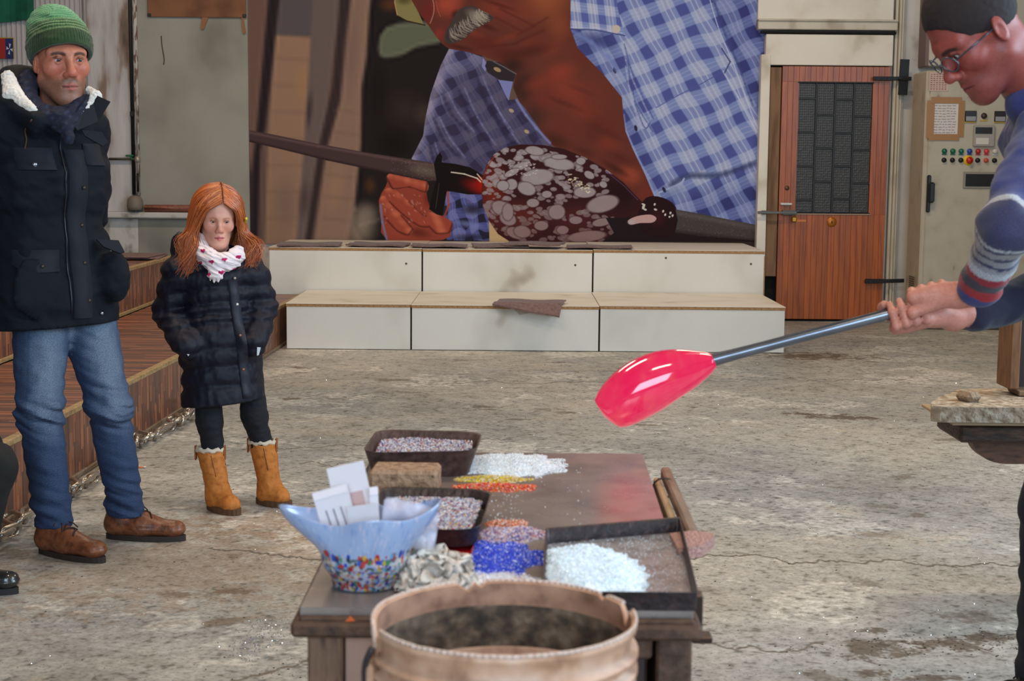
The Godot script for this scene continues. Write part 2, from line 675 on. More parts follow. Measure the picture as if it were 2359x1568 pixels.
func line_ink(pts: Array, width: float, c: Color, alpha := 1.0, mask := {}, soft := 0.6) -> void:
	for k in pts.size() - 1:
		var a: Vector2 = pts[k]
		var b: Vector2 = pts[k + 1]
		var x0 := clampi(int((minf(a.x, b.x) - width - 575.0) * MU), 0, mw)
		var x1 := clampi(int((maxf(a.x, b.x) + width - 575.0) * MU) + 2, 0, mw)
		var y0 := clampi(int((minf(a.y, b.y) - width + 120.0) * MU), 0, mh)
		var y1 := clampi(int((maxf(a.y, b.y) + width + 120.0) * MU) + 2, 0, mh)
		if mask:
			x0 = maxi(x0, mask.x); x1 = mini(x1, mask.x + mask.w)
			y0 = maxi(y0, mask.y); y1 = mini(y1, mask.y + mask.h)
		var ab := b - a
		var len2 := maxf(ab.length_squared(), 1e-6)
		for y in range(y0, y1):
			for x in range(x0, x1):
				var p := Vector2(x / MU + 575.0, y / MU - 120.0)
				var t := clampf((p - a).dot(ab) / len2, 0.0, 1.0)
				var d := p.distance_to(a + ab * t) / (width * 0.5 + 0.4)
				if d < 1.0:
					var w := minf(1.0, (1.0 - d) / soft) * alpha
					if mask:
						w *= mask.a[(y - mask.y) * mask.w + x - mask.x]
					mix_px((y * mw + x) * 3, c, w)


func V(a: Array) -> Array:
	var o := []
	for k in range(0, a.size(), 2):
		o.append(Vector2(a[k], a[k + 1]))
	return o


# checked cloth: o a crossing of two dark bands, a and b the steps to the next crossings
func plaid(x: float, y: float, o: Vector2, a: Vector2, b: Vector2, tones: Array, wob: float) -> Color:
	var det := a.x * b.y - a.y * b.x
	var d := Vector2(x, y) - o
	var s := (d.x * b.y - d.y * b.x) / det
	var t := (a.x * d.y - a.y * d.x) / det
	s += wob
	t += wob * 0.7
	var fs := absf(s - roundf(s))       # bands across a
	var ft := absf(t - roundf(t))       # bands along a
	var bs := 1.0 - smoothstep(0.20, 0.27, fs)
	var bt := 1.0 - smoothstep(0.17, 0.23, ft)
	var c: Color = tones[0].lerp(tones[1], maxf(bs * 0.75, bt * 0.85))
	if bs > 0.0 and bt > 0.0:
		c = c.lerp(tones[2], bs * bt)
	var fine := 1.0 - smoothstep(0.012, 0.035, absf(ft - 0.40))
	c = c.lerp(tones[3], fine * 0.6)
	fine = 1.0 - smoothstep(0.01, 0.03, absf(fs - 0.42))
	c = c.lerp(tones[3], fine * 0.25)
	fine = 1.0 - smoothstep(0.0, 0.02, absf(ft - 0.5))
	return c.lerp(Color(0.55, 0.40, 0.55), fine * 0.35)


func make_mural() -> void:
	mpx.resize(mw * mh * 3)
	var back := Color(0.40, 0.31, 0.27)
	for k in mw * mh:
		mpx[k * 3] = 104
		mpx[k * 3 + 1] = 82
		mpx[k * 3 + 2] = 72
	var dark := rgb(34, 28, 28)
	# the blurred timber at the left
	shape_ink(V([575, -120, 660, -120, 600, 300, 575, 420]), rgb(112, 84, 74))
	shape_ink(V([652, -120, 760, -120, 728, 82, 636, 80]), rgb(92, 82, 84))
	shape_ink(V([636, 80, 726, 86, 716, 330, 705, 556, 606, 556, 615, 330]), rgb(150, 118, 96))
	for k in 7:
		line_ink(V([612, 130 + k * 62, 722, 138 + k * 60]), 9, rgb(126, 98, 82), 0.5, {}, 1.0)
	spot(655, 470, 40, 90, 0, rgb(120, 96, 90), 0.6)
	spot(695, 190, 30, 70, 0, rgb(158, 122, 88), 0.7)
	shape_ink(V([730, -120, 800, -120, 780, 40, 745, 300, 722, 400, 705, 556, 680, 556, 700, 330]), rgb(108, 92, 88))
	spot(712, 250, 10, 60, 5, rgb(60, 48, 48), 0.8)
	spot(700, 460, 22, 60, 5, rgb(78, 60, 56), 0.7)
	shape_ink(V([792, -120, 822, -120, 800, 60, 782, 230, 748, 350, 715, 556, 700, 556, 735, 330, 765, 200, 780, 40]), rgb(60, 46, 46))
	shape_ink(V([818, -120, 868, -120, 850, 30, 842, 130, 832, 200, 830, 330, 815, 470, 800, 556, 722, 556, 752, 350, 785, 230, 806, 40]), rgb(142, 112, 96))
	spot(810, 120, 26, 140, 4, rgb(128, 100, 92), 0.8)
	spot(770, 430, 34, 90, 12, rgb(158, 124, 98), 0.7)
	for k in 6:
		line_ink(V([770 - k * 6, 250 + k * 50, 826 - k * 3, 258 + k * 50]), 7, rgb(118, 92, 80), 0.5, {}, 1.0)
	shape_ink(V([634, -120, 662, -120, 645, 0, 610, 291, 598, 345, 590, 556, 575, 556, 577, 400, 591, 291, 620, 0]), rgb(44, 33, 36))
	# the dark workshop behind the man
	var room := shape_ink(V([868, -120, 1110, -120, 1110, 560, 838, 560, 815, 520, 818, 470, 832, 330, 834, 200, 846, 130, 852, 30]), dark)
	spot(900, 10, 40, 26, 0, rgb(112, 62, 36), 0.7, room)
	shape_ink(V([889, 62, 990, 50, 1024, 92, 960, 108, 923, 127, 874, 127]), rgb(108, 112, 92), 0.9, 3)
	spot(935, 250, 70, 60, 20, rgb(58, 44, 40), 0.7, room)
	spot(975, 260, 30, 40, 0, rgb(78, 62, 54), 0.6, room)
	spot(870, 210, 30, 90, 0, rgb(24, 20, 20), 0.8, room)
	spot(905, 330, 60, 60, 0, rgb(22, 16, 15), 0.8, room)
	spot(832, 520, 50, 70, 0, rgb(142, 126, 112), 0.9)
	spot(845, 490, 40, 40, 0, rgb(150, 134, 120), 0.6)
	for k in 6:
		spot(818 + k * 11, 480 + (k * 37) % 40, 5, 5, 0, rgb(190, 178, 166), 0.5)
	spot(852, 425, 20, 30, 0, rgb(120, 66, 30), 0.5)
	# the print's background is out of focus
	var soft := Image.create_from_data(mw, mh, false, Image.FORMAT_RGB8, mpx)
	soft.resize(mw / 9, mh / 9, Image.INTERPOLATE_LANCZOS)
	soft.resize(mw, mh, Image.INTERPOLATE_CUBIC)
	mpx = soft.get_data()
	# skin: face, neck and chest
	var skin_line := V([900, -120, 925, -60, 945, 0, 962, 26, 988, 60, 1005, 84, 1018, 100, 1032, 110, 1052, 114, 1110, 127, 1150, 142, 1188, 166, 1182, 200, 1205, 250, 1262, 322, 1300, 350, 1500, 540, 1540, 480, 1515, 455, 1490, 400, 1460, 340, 1443, 300, 1437, 262, 1433, 222, 1390, 170, 1330, 110, 1312, 65, 1312, -120])
	var skin := shape_ink(skin_line, rgb(104, 50, 40))
	for s in [[1255, -10, 90, 90, 0, 176, 96, 56, 0.9], [1190, 30, 70, 50, 20, 140, 62, 46, 0.7], [1140, 20, 60, 34, 10, 150, 62, 46, 0.7], [1030, 10, 50, 42, 0, 184, 78, 58, 0.95], [1048, -20, 40, 40, 0, 176, 80, 60, 0.8], [985, 30, 22, 46, 20, 120, 40, 34, 0.8], [1010, 78, 18, 26, 25, 150, 52, 48, 0.8],
			[1120, 100, 70, 26, 10, 98, 36, 28, 0.8], [1175, 130, 60, 26, 15, 84, 30, 24, 0.8], [1230, 95, 60, 24, -25, 128, 48, 34, 0.6], [1270, 110, 46, 30, -20, 150, 56, 40, 0.6], [1200, 200, 44, 60, 20, 44, 26, 24, 0.95], [1180, 150, 40, 26, 0, 36, 22, 20, 0.9], [1225, 270, 46, 60, 30, 58, 34, 30, 0.9], [1170, 85, 50, 12, -20, 160, 58, 42, 0.5],
			[1290, 165, 60, 36, -15, 166, 62, 46, 0.9], [1310, 205, 80, 46, 10, 160, 60, 45, 0.8], [1340, 250, 70, 40, 20, 148, 56, 42, 0.7], [1260, 225, 50, 36, 20, 130, 46, 38, 0.7], [1375, 215, 40, 60, -25, 128, 52, 40, 0.6], [1300, 290, 60, 40, 20, 112, 44, 36, 0.7], [1390, 285, 50, 40, 0, 110, 42, 34, 0.6], [1400, 330, 50, 30, 10, 136, 54, 40, 0.8], [1370, 300, 30, 50, 0, 88, 38, 32, 0.5], [1455, 400, 44, 34, 25, 164, 74, 54, 0.9], [1430, 360, 60, 18, 25, 84, 36, 30, 0.6], [1490, 440, 30, 30, 0, 130, 52, 40, 0.6], [1345, 130, 40, 24, 40, 110, 42, 32, 0.6], [1300, 60, 20, 60, 0, 120, 54, 38, 0.6]]:
		spot(s[0], s[1], s[2], s[3], s[4], rgb(s[5], s[6], s[7]), s[8], skin)
	for s in [[1140, 40, 1200, 70], [1150, 20, 1230, 60], [1100, 108, 1190, 100], [1190, 80, 1260, 40], [1180, 100, 1250, 70], [1075, 20, 1040, 48]]:
		line_ink(V([s[0], s[1], s[2], s[3]]), 9, rgb(86, 32, 26), 0.55, skin, 1.0)
	for s in [[1062, 40, 22, 10, 30, 60, 22, 20, 0.8], [1090, 75, 40, 12, 20, 150, 58, 44, 0.6], [1120, 60, 40, 9, 22, 66, 24, 20, 0.7], [1285, 60, 40, 50, 0, 160, 80, 48, 0.7], [1215, 118, 80, 20, -12, 70, 28, 24, 0.8], [1060, 108, 50, 9, 12, 70, 26, 22, 0.8], [1150, 12, 60, 7, 18, 84, 30, 24, 0.7], [1235, 190, 50, 24, -20, 150, 54, 40, 0.7], [1300, 235, 70, 10, 22, 78, 32, 26, 0.6], [1340, 205, 50, 9, 20, 84, 34, 28, 0.5], [1395, 300, 60, 12, 25, 82, 36, 28, 0.6], [1420, 385, 50, 12, 30, 70, 30, 24, 0.8], [1280, 320, 50, 26, 20, 60, 28, 24, 0.8], [1345, 345, 40, 14, 20, 74, 34, 28, 0.7]]:
		spot(s[0], s[1], s[2], s[3], s[4], rgb(s[5], s[6], s[7]), s[8], skin)
	spot(1250, 200, 420, 420, 0, rgb(112, 66, 54), 0.30, skin)
	# spectacles
	var pane := shape_ink(V([912, -30, 908, 6, 915, 36, 936, 47, 976, 56, 964, 29, 946, -2, 935, -30]), rgb(140, 130, 82))
	spot(930, 0, 26, 16, 0, rgb(84, 74, 40), 0.8, pane)
	line_ink(V([911, -30, 909, 6, 915, 36]), 2.5, rgb(196, 150, 110), 0.9)
	line_ink(V([915, 36, 937, 48, 978, 57]), 3.0, rgb(48, 26, 20), 0.9)
	line_ink(spline(V([990, -20, 998, 8, 998, 30, 990, 53]), 4), 1.8, rgb(196, 150, 130), 0.8)
	line_ink(spline(V([1003, 2, 1008, 24, 1014, 38]), 4), 1.4, rgb(190, 110, 100), 0.6)
	spot(1050, 34, 16, 16, 20, rgb(70, 26, 22), 0.9, skin)
	# moustache
	var tash := shape_ink(V([1024, 92, 1026, 74, 1038, 52, 1050, 30, 1064, 18, 1088, 14, 1112, 26, 1136, 40, 1122, 52, 1106, 60, 1088, 72, 1068, 88, 1048, 98, 1032, 100]), rgb(72, 60, 58), 1.0, 3)
	spot(1096, 36, 36, 18, 25, rgb(150, 138, 124), 0.9, tash)
	spot(1036, 84, 18, 20, 0, rgb(58, 48, 50), 0.8, tash)
	var r := RandomNumberGenerator.new()
	r.seed = 9
	for k in 90:
		var t := r.randf()
		var a := Vector2(lerpf(1034, 1110, t), lerpf(66, 20, t) + r.randf_range(-6, 12))
		var b := a + Vector2(r.randf_range(8, 24), r.randf_range(10, 26))
		var pale := rgb(186, 176, 160).lerp(rgb(96, 84, 80), r.randf() * (1.2 - t))
		line_ink(spline([a, (a + b) / 2 + Vector2(-4, 3), b], 3), 1.3, pale, 0.7, tash)
	# left half of the checked shirt
	var tones_l := [rgb(126, 126, 164), rgb(88, 90, 136), rgb(60, 54, 88), rgb(150, 144, 162)]
	var wob := FastNoiseLite.new()
	wob.frequency = 0.011
	wob.fractal_octaves = 2
	var left := cover(V([1034, 111, 1015, 149, 992, 214, 979, 275, 975, 310, 948, 363, 960, 380, 1120, 420, 1180, 380, 1280, 345, 1262, 320, 1236, 282, 1210, 246, 1190, 226, 1172, 228, 1150, 180, 1118, 162, 1112, 130, 1075, 118]))
	var f := func(x: float, y: float) -> Color:
		var w := wob.get_noise_2d(x, y) * 0.22
		var c := plaid(x, y, Vector2(1040, 190), Vector2(25, 42), Vector2(46, -22), tones_l, w)
		var side := smoothstep(0.0, 60.0, x - (1034.0 - (y - 111.0) * 0.36))
		c = c.lerp(rgb(56, 48, 72), 0.5 * side * smoothstep(100, 200, y) )
		return c.lerp(rgb(176, 166, 184), 0.5 * (1.0 - smoothstep(0.0, 22.0, x - (1034.0 - (y - 111.0) * 0.33))))
	ink_with(left, f)
	for s in [[1058, 205, 1130, 330], [1020, 215, 1080, 300], [1000, 270, 1060, 360], [1100, 180, 1170, 300], [1130, 240, 1200, 345], [990, 330, 1030, 400]]:
		line_ink(spline(V([s[0], s[1], (s[0] + s[2]) / 2 - 8, (s[1] + s[3]) / 2 + 6, s[2], s[3]]), 4), 12, rgb(46, 40, 70), 0.45, left, 1.0)
		line_ink(spline(V([s[0] + 12, s[1] - 4, (s[0] + s[2]) / 2 + 6, (s[1] + s[3]) / 2, s[2] + 12, s[3]]), 4), 7, rgb(150, 152, 200), 0.4, left, 1.0)
	line_ink(V([1190, 228, 1212, 262, 1236, 292, 1268, 326]), 9, rgb(132, 140, 196), 0.85, {}, 0.8)
	line_ink(V([1176, 232, 1204, 274, 1248, 326]), 3, rgb(64, 64, 110), 0.7, left)
	for s in [[1178, 252], [1214, 300]]:
		spot(s[0], s[1], 7, 4.5, 30, rgb(190, 170, 136), 0.9, {}, 0.4)
	shape_ink(V([1146, 178, 1182, 184, 1172, 230, 1163, 214]), rgb(128, 136, 192))
	shape_ink(V([1112, 130, 1122, 146, 1118, 164, 1110, 152]), rgb(140, 142, 196))
	var flap := shape_ink(V([1122, 138, 1150, 142, 1188, 166, 1183, 186, 1150, 182, 1124, 166, 1117, 150]), rgb(50, 42, 48))
	line_ink(V([1136, 140, 1160, 152, 1188, 168]), 3, rgb(122, 112, 118), 0.8)
	spot(1145, 158, 10, 5, 25, rgb(172, 146, 108), 1.0, flap, 0.3)
	# the sleeve below the vase
	var low := cover(V([1030, 440, 1130, 420, 1150, 520, 1136, 553, 1030, 553, 1020, 500]))
	ink_with(low, func(x: float, y: float) -> Color: return plaid(x, y, Vector2(1060, 470), Vector2(10, 40), Vector2(44, -6), [rgb(112, 116, 176), rgb(74, 80, 140), rgb(38, 36, 60), rgb(130, 134, 180)], wob.get_noise_2d(x * 1.5, y) * 0.4))
	spot(1080, 515, 50, 12, 10, rgb(126, 138, 198), 0.7, low)
	spot(1090, 480, 40, 18, 0, rgb(36, 32, 48), 0.8, low)
	spot(1085, 545, 60, 12, 0, rgb(36, 34, 54), 0.7, low)
	# right half of the shirt
	var tones_r := [rgb(168, 179, 214), rgb(122, 138, 194), rgb(82, 90, 158), rgb(202, 207, 226)]
	var tones_s := [rgb(122, 136, 190), rgb(84, 98, 158), rgb(52, 54, 112), rgb(150, 158, 196)]
	var right := cover(V([1312, -120, 1312, 65, 1330, 110, 1390, 170, 1433, 222, 1437, 262, 1443, 300, 1460, 340, 1490, 400, 1512, 450, 1560, 486, 1757, 530, 1757, -120]))
	f = func(x: float, y: float) -> Color:
		var w := wob.get_noise_2d(x * 0.6, y * 0.6) * 0.16
		var c := plaid(x, y, Vector2(1543, 218), Vector2(28.3, 50), Vector2(55, -23), tones_r, w)
		var shade := smoothstep(0.0, 60.0, y - (430.0 - (x - 1560.0) * 0.30)) * smoothstep(1480, 1600, x)
		shade = maxf(shade * 0.75, smoothstep(0.0, 26.0, (x - 1655.0) - (y - 80.0) * 0.42) * 0.7)
		shade = maxf(shade, (1.0 - smoothstep(0.0, 55.0, x - (1430.0 + (y - 222.0) * 0.36))) * 0.45)
		return c.lerp(plaid(x, y, Vector2(1543, 218), Vector2(28.3, 50), Vector2(55, -23), tones_s, w), shade)
	ink_with(right, f)
	# shoulder seam, pocket and folds
	line_ink(spline(V([1612, -60, 1650, 60, 1690, 150, 1725, 240, 1752, 300]), 5), 3, rgb(196, 204, 230), 0.8, right)
	line_ink(spline(V([1620, -60, 1660, 60, 1700, 150, 1735, 240]), 5), 8, rgb(64, 74, 128), 0.6, right, 1.0)
	line_ink(V([1512, 245, 1560, 218, 1615, 190, 1665, 162]), 2.5, rgb(84, 98, 160), 0.8, right)
	line_ink(V([1665, 162, 1700, 220, 1745, 300]), 5, rgb(204, 210, 232), 0.7, right)
	line_ink(V([1660, 110, 1680, 140, 1668, 165]), 4, rgb(60, 70, 120), 0.8, right)
	for s in [[1430, 100, 1452, 170, 1500, 270], [1440, 150, 1458, 230, 1500, 300], [1455, 230, 1480, 290, 1492, 280]]:
		line_ink(spline(V(s), 5), 5, rgb(190, 198, 228), 0.6, right, 1.0)
		line_ink(spline(V([s[0] + 6, s[1], s[2] + 6, s[3], s[4] + 6, s[5]]), 5), 4, rgb(70, 84, 146), 0.6, right, 1.0)
	line_ink(spline(V([1548, 424, 1592, 402, 1660, 400, 1745, 372]), 5), 20, rgb(60, 70, 112), 0.6, right, 1.0)
	line_ink(spline(V([1524, 440, 1570, 420, 1580, 408]), 4), 5, rgb(176, 190, 226), 0.8, right)
	spot(1560, 440, 40, 22, -20, rgb(110, 128, 176), 0.6, right)
	line_ink(V([1437, 262, 1443, 300, 1462, 340, 1492, 400, 1515, 452]), 8, rgb(150, 166, 216), 0.7, right, 0.8)
	for s in [[1415, 160, 70], [1466, 292, 75], [1534, 434, 60]]:
		spot(s[0], s[1], 8, 4, s[2], rgb(40, 40, 66), 0.95, right, 0.4)
	# collar
	spot(1372, 92, 62, 26, 10, rgb(62, 70, 128), 0.8, right)
	line_ink(V([1316, 70, 1360, 96, 1400, 130, 1420, 160]), 16, rgb(124, 142, 200), 0.7, right, 0.9)
	var col := cover(V([1312, -120, 1312, 66, 1370, 68, 1437, 82, 1420, 20, 1400, -120]))
	ink_with(col, func(x: float, y: float) -> Color: return plaid(x, y, Vector2(1345, 40), Vector2(6, 44), Vector2(40, 5), [rgb(182, 190, 220), rgb(126, 142, 198), rgb(96, 106, 176), rgb(214, 216, 230)], 0.0))
	line_ink(V([1312, 66, 1370, 68, 1437, 81]), 3, rgb(70, 78, 132), 0.9)
	line_ink(V([1314, 62, 1370, 63, 1432, 75]), 1.5, rgb(200, 206, 230), 0.8)
	spot(1417, 66, 10, 10, 0, rgb(206, 194, 184), 1.0, {}, 0.25)
	# hand
	var hand := shape_ink(V([903, 398, 943, 405, 986, 418, 983, 440, 992, 478, 1018, 494, 1044, 512, 1040, 532, 1022, 552, 892, 553, 878, 510, 872, 460, 888, 428]), rgb(150, 66, 50), 1.0, 2)
	for s in [[893, 462, 22, 30, 0, 172, 80, 60, 0.8], [920, 525, 40, 26, 30, 160, 70, 54, 0.8], [965, 535, 40, 16, 10, 96, 38, 30, 0.8], [985, 455, 14, 26, 0, 120, 38, 30, 0.8]]:
		spot(s[0], s[1], s[2], s[3], s[4], rgb(s[5], s[6], s[7]), s[8], hand)
	for fng in [[874, 461, 888, 450, 925, 494, 952, 526, 940, 542, 914, 532, 884, 498], [884, 438, 905, 432, 943, 463, 978, 494, 1012, 502, 1000, 522, 966, 521, 928, 494, 896, 464], [890, 408, 902, 397, 943, 404, 985, 417, 981, 442, 943, 430, 904, 434], [986, 488, 1018, 496, 1044, 513, 1036, 536, 1006, 538, 988, 520]]:
		var fm := cover(spline(V(fng), 3, true))
		ink(fm, rgb(158, 70, 52))
		var c0 := Vector2(fng[0] + fng[2], fng[1] + fng[3]) * 0.5
		var c1 := Vector2(fng[6] + fng[8], fng[7] + fng[9]) * 0.5
		for k in 5:
			var c := c0.lerp(c1, k / 4.0)
			spot(c.x - 2, c.y - 4, 20, 13, 30, rgb(204, 112, 84), 0.6 if k % 2 else 0.85, fm)
		for k in fng.size() / 2:
			var k2: int = (k + 1) % (fng.size() / 2)
			if fng[k * 2 + 1] + fng[k2 * 2 + 1] > c0.y + c1.y:
				line_ink(V([fng[k * 2], fng[k * 2 + 1], fng[k2 * 2], fng[k2 * 2 + 1]]), 8, rgb(74, 28, 22), 0.75, fm, 1.0)
	for k in 26:
		spot(r.randf_range(880, 980), r.randf_range(440, 520), r.randf_range(1.5, 4), r.randf_range(3, 8), r.randf_range(-60, -20), rgb(216, 176, 168), 0.5, hand)
	line_ink(V([876, 470, 880, 510, 890, 550]), 7, rgb(120, 130, 182), 0.7)
	# iron at the left, its collar and the tongs
	var rod := shape_ink(V([575, 298, 620, 306, 732, 329, 850, 350, 943, 364, 1014, 376, 1006, 414, 981, 415, 870, 392, 751, 367, 640, 340, 575, 325]), rgb(72, 54, 54))
	line_ink(V([575, 303, 732, 334, 943, 370, 1010, 380]), 10, rgb(112, 86, 84), 0.7, rod, 1.0)
	line_ink(V([575, 324, 751, 366, 981, 414]), 10, rgb(40, 28, 30), 0.8, rod, 1.0)
	spot(980, 390, 60, 20, 12, rgb(122, 110, 98), 0.7, rod)
	for k in 160:
		spot(r.randf_range(900, 1005), r.randf_range(360, 412), 1.6, 1.6, 0, [rgb(150, 138, 122), rgb(60, 50, 46)][k % 2], 0.6, rod)
	var neck := shape_ink(V([1014, 371, 1050, 375, 1084, 383, 1115, 402, 1136, 416, 1134, 432, 1110, 446, 1080, 446, 1022, 436]), rgb(22, 16, 16))
	spot(1120, 424, 44, 30, 0, rgb(226, 34, 18), 1.0, neck)
	spot(1095, 425, 50, 26, 20, rgb(150, 22, 16), 0.7, neck)
	line_ink(V([1040, 394, 1070, 398, 1100, 408, 1108, 416]), 3.5, rgb(240, 226, 210), 0.9, neck)
	line_ink(V([1100, 398, 1112, 412]), 3, rgb(255, 220, 200), 0.9, neck)
	spot(1128, 427, 6, 5, 0, rgb(255, 190, 150), 0.9, neck)
	shape_ink(V([1000, 376, 1006, 358, 1014, 349, 1019, 358, 1018, 378, 1030, 410, 1029, 440, 1020, 496, 1006, 492, 989, 480, 998, 440, 1006, 412]), rgb(20, 16, 16))
	line_ink(V([1012, 420, 1004, 478]), 2, rgb(70, 62, 60), 0.7)
	line_ink(V([1032, 440, 1034, 470, 1024, 498]), 6, rgb(176, 70, 50), 0.8)
	# the vase with its white flakes
	var vase_line := V([1111, 440, 1113, 405, 1122, 378, 1140, 352, 1165, 337, 1200, 330, 1250, 331, 1300, 340, 1350, 360, 1400, 388, 1440, 418, 1476, 455, 1496, 474, 1496, 505, 1470, 512, 1445, 526, 1420, 542, 1400, 556, 1178, 556, 1150, 538, 1128, 506, 1114, 472])
	shape_ink(V([1128, 500, 1150, 538, 1190, 556, 1130, 556]), rgb(196, 166, 122))
	var vase := shape_ink(vase_line, rgb(56, 24, 27))
	spot(1135, 440, 50, 110, 0, rgb(128, 42, 30), 0.85, vase)
	spot(1200, 500, 90, 60, 0, rgb(104, 42, 36), 0.8, vase)
	spot(1330, 500, 90, 50, 0, rgb(88, 38, 36), 0.7, vase)
	spot(1430, 440, 60, 50, 40, rgb(34, 16, 22), 0.8, vase)
	for k in 330:
		var x := 1118.0 + 300.0 * pow(r.randf(), 1.25)
		var y := r.randf_range(340, 552)
		var big := r.randf_range(2.5, 9.5)
		var grey := rgb(168, 160, 166).lerp(rgb(126, 100, 100), clampf((y - 400) / 130.0 + r.randf_range(-0.2, 0.2), 0.0, 1.0))
		spot(x, y, big * 1.35, big * 0.8, r.randf_range(-15, 25), grey, 0.8, vase, 0.4)
	for s in [[1233, 344, 24, 11, 10], [1290, 374, 40, 15, 8], [1240, 405, 42, 20, -6], [1290, 358, 20, 6, 0], [1340, 368, 12, 9, 0], [1215, 432, 24, 16, 20], [1180, 422, 15, 14, 0], [1160, 425, 15, 13, 0], [1158, 478, 27, 18, 25], [1172, 502, 22, 16, 25], [1190, 535, 24, 14, 20], [1392, 467, 42, 21, -14], [1286, 486, 21, 19, 0], [1172, 486, 14, 22, 0], [1206, 532, 22, 15, 10], [1300, 528, 15, 11, 0], [1356, 543, 50, 14, -6], [1360, 400, 14, 9, 30], [1393, 422, 10, 8, 30], [1350, 440, 28, 14, 0], [1200, 380, 22, 9, -20], [1180, 395, 20, 8, -25], [1230, 465, 16, 11, 0], [1262, 445, 13, 9, 0], [1330, 505, 17, 10, 0], [1250, 518, 18, 12, 0], [1390, 510, 24, 10, -10]]:
		var dim := rgb(172, 164, 168).lerp(rgb(140, 110, 108), clampf((s[1] - 430) / 130.0, 0, 1))
		spot(s[0], s[1], s[2] + 1.5, s[3] + 1.5, s[4], rgb(50, 24, 28), 0.6, vase, 0.3)
		spot(s[0], s[1], s[2], s[3], s[4], dim, 0.92, vase, 0.35)
	for k in 60:
		var ax := r.randf_range(1310, 1362)
		spot(ax, 404 + (ax - 1310) * 0.55 + r.randf_range(-10, 12), r.randf_range(1, 3.4), r.randf_range(1, 2.4), 0, rgb(226, 216, 186), 0.8, vase, 0.5)
	for k in 40:
		var ax := r.randf_range(1172, 1240)
		spot(ax, 380 + r.randf_range(-10, 22), r.randf_range(1, 4.0), 1.3, -20, rgb(216, 204, 206), 0.8, vase, 0.5)
	line_ink(V([1116, 400, 1124, 380, 1140, 356]), 4, rgb(150, 60, 50), 0.7, vase)
	line_ink(V([1400, 392, 1440, 424, 1474, 458]), 3, rgb(84, 60, 96), 0.8, vase)
	shape_ink(V([1400, 500, 1480, 498, 1560, 530, 1757, 545, 1757, 556, 1392, 556, 1420, 535]), rgb(34, 24, 27))
	var knob := shape_ink(V([1478, 480, 1490, 456, 1510, 449, 1540, 456, 1562, 474, 1568, 510, 1556, 540, 1520, 545, 1484, 530, 1474, 505]), rgb(38, 18, 22), 1.0, 3)
	spot(1520, 500, 30, 30, 0, rgb(70, 24, 32), 0.7, knob)
	for s in [[1487, 474, 3, 6], [1491, 480, 4, 2], [1513, 468, 2, 3], [1515, 480, 4, 2], [1533, 484, 2, 3], [1538, 492, 2, 3], [1550, 488, 2, 3], [1555, 494, 2, 3], [1487, 468, 5, 1.5], [1548, 497, 2, 2]]:
		spot(s[0], s[1], s[2] + 0.8, s[3] + 0.8, 20, rgb(226, 222, 214), 0.9, {}, 0.5)
	shape_ink(V([1452, 506, 1472, 496, 1500, 492, 1514, 496, 1518, 503, 1508, 511, 1480, 512, 1458, 516]), rgb(206, 168, 166), 0.95, 3)
	spot(1460, 509, 14, 8, -10, rgb(190, 184, 186), 0.8)
	var iron := shape_ink(V([1562, 480, 1620, 490, 1700, 506, 1757, 517, 1757, 553, 1700, 548, 1620, 542, 1562, 534, 1568, 505]), rgb(72, 66, 66))
	line_ink(V([1565, 488, 1757, 524]), 18, rgb(104, 98, 96), 0.6, iron, 1.0)
	line_ink(V([1565, 534, 1757, 556]), 18, rgb(38, 32, 34), 0.8, iron, 1.0)
	for k in 200:
		var ax := r.randf_range(1568, 1755)
		spot(ax, 490 + (ax - 1568) * 0.17 + r.randf_range(-6, 40), 1.2, 1.2, 0, [rgb(150, 146, 142), rgb(46, 42, 42)][k % 2], 0.6, iron)
	# ink densities under the hall's light
	var lut := PackedByteArray()
	lut.resize(256)
	for k in 256:
		lut[k] = int(clampf(Color(k / 255.0, 0, 0).srgb_to_linear().r * MURAL_GAIN, 0, 1) ** (1.0 / 2.2) * 255.0)
	for k in mpx.size():
		mpx[k] = lut[mpx[k]]
	var m := plain(Color.WHITE, 0.8)
	m.metallic_specular = 0.2
	m.albedo_texture = ImageTexture.create_from_image(Image.create_from_data(mw, mh, false, Image.FORMAT_RGB8, mpx))
	m.texture_repeat = false
	# the board: x -2.17 .. 2.01, its foot 0.6 m above the floor
	var st := begin()
	var x0 := -2.17
	var x1 := 2.045
	var y0 := 0.60
	var y1 := 3.04
	var zf := -12.575
	st.set_uv(Vector2(0, 0))
	var corner := func(x: float, y: float) -> void:
		# world to the print's units: the print hangs very slightly askew
		var u := 573.0 + (x + 2.17) / 4.18 * 1178.0
		var top := 2.578 + (x + 2.17) * 0.0086
		var v := (top - y) / (top - (0.6257 + (x + 2.17) * 0.0072)) * 553.8
		st.set_uv(Vector2((u - 575.0) * MU / mw, (v + 120.0) * MU / mh))
		st.add_vertex(Vector3(x, y, zf))
	for k in 8:
		for j in 6:
			var xa := lerpf(x0, x1, k / 8.0)
			var xb := lerpf(x0, x1, (k + 1) / 8.0)
			var ya := lerpf(y0, y1, j / 6.0)
			var yb := lerpf(y0, y1, (j + 1) / 6.0)
			for c in [[xa, ya], [xb, yb], [xb, ya], [xa, ya], [xa, yb], [xb, yb]]:
				corner.call(c[0], c[1])
	var o := Node3D.new()
	o.name = numbered("wall_photograph")
	add_child(o)
	tag(o, "huge printed photograph of a moustached glassworker in a blue checked shirt shaping a speckled vase", "mural")
	put(st, "print", m, o)
	st = begin()
	bx(st, Vector3((x0 + x1) / 2, (y0 + y1) / 2, zf - 0.013), Vector3(x1 - x0, y1 - y0, 0.02))
	put(st, "board", plain(rgb(210, 206, 198), 0.7), o)


const MURAL_GAIN := 1.05


# ---------------------------------------------------------------- along the back wall

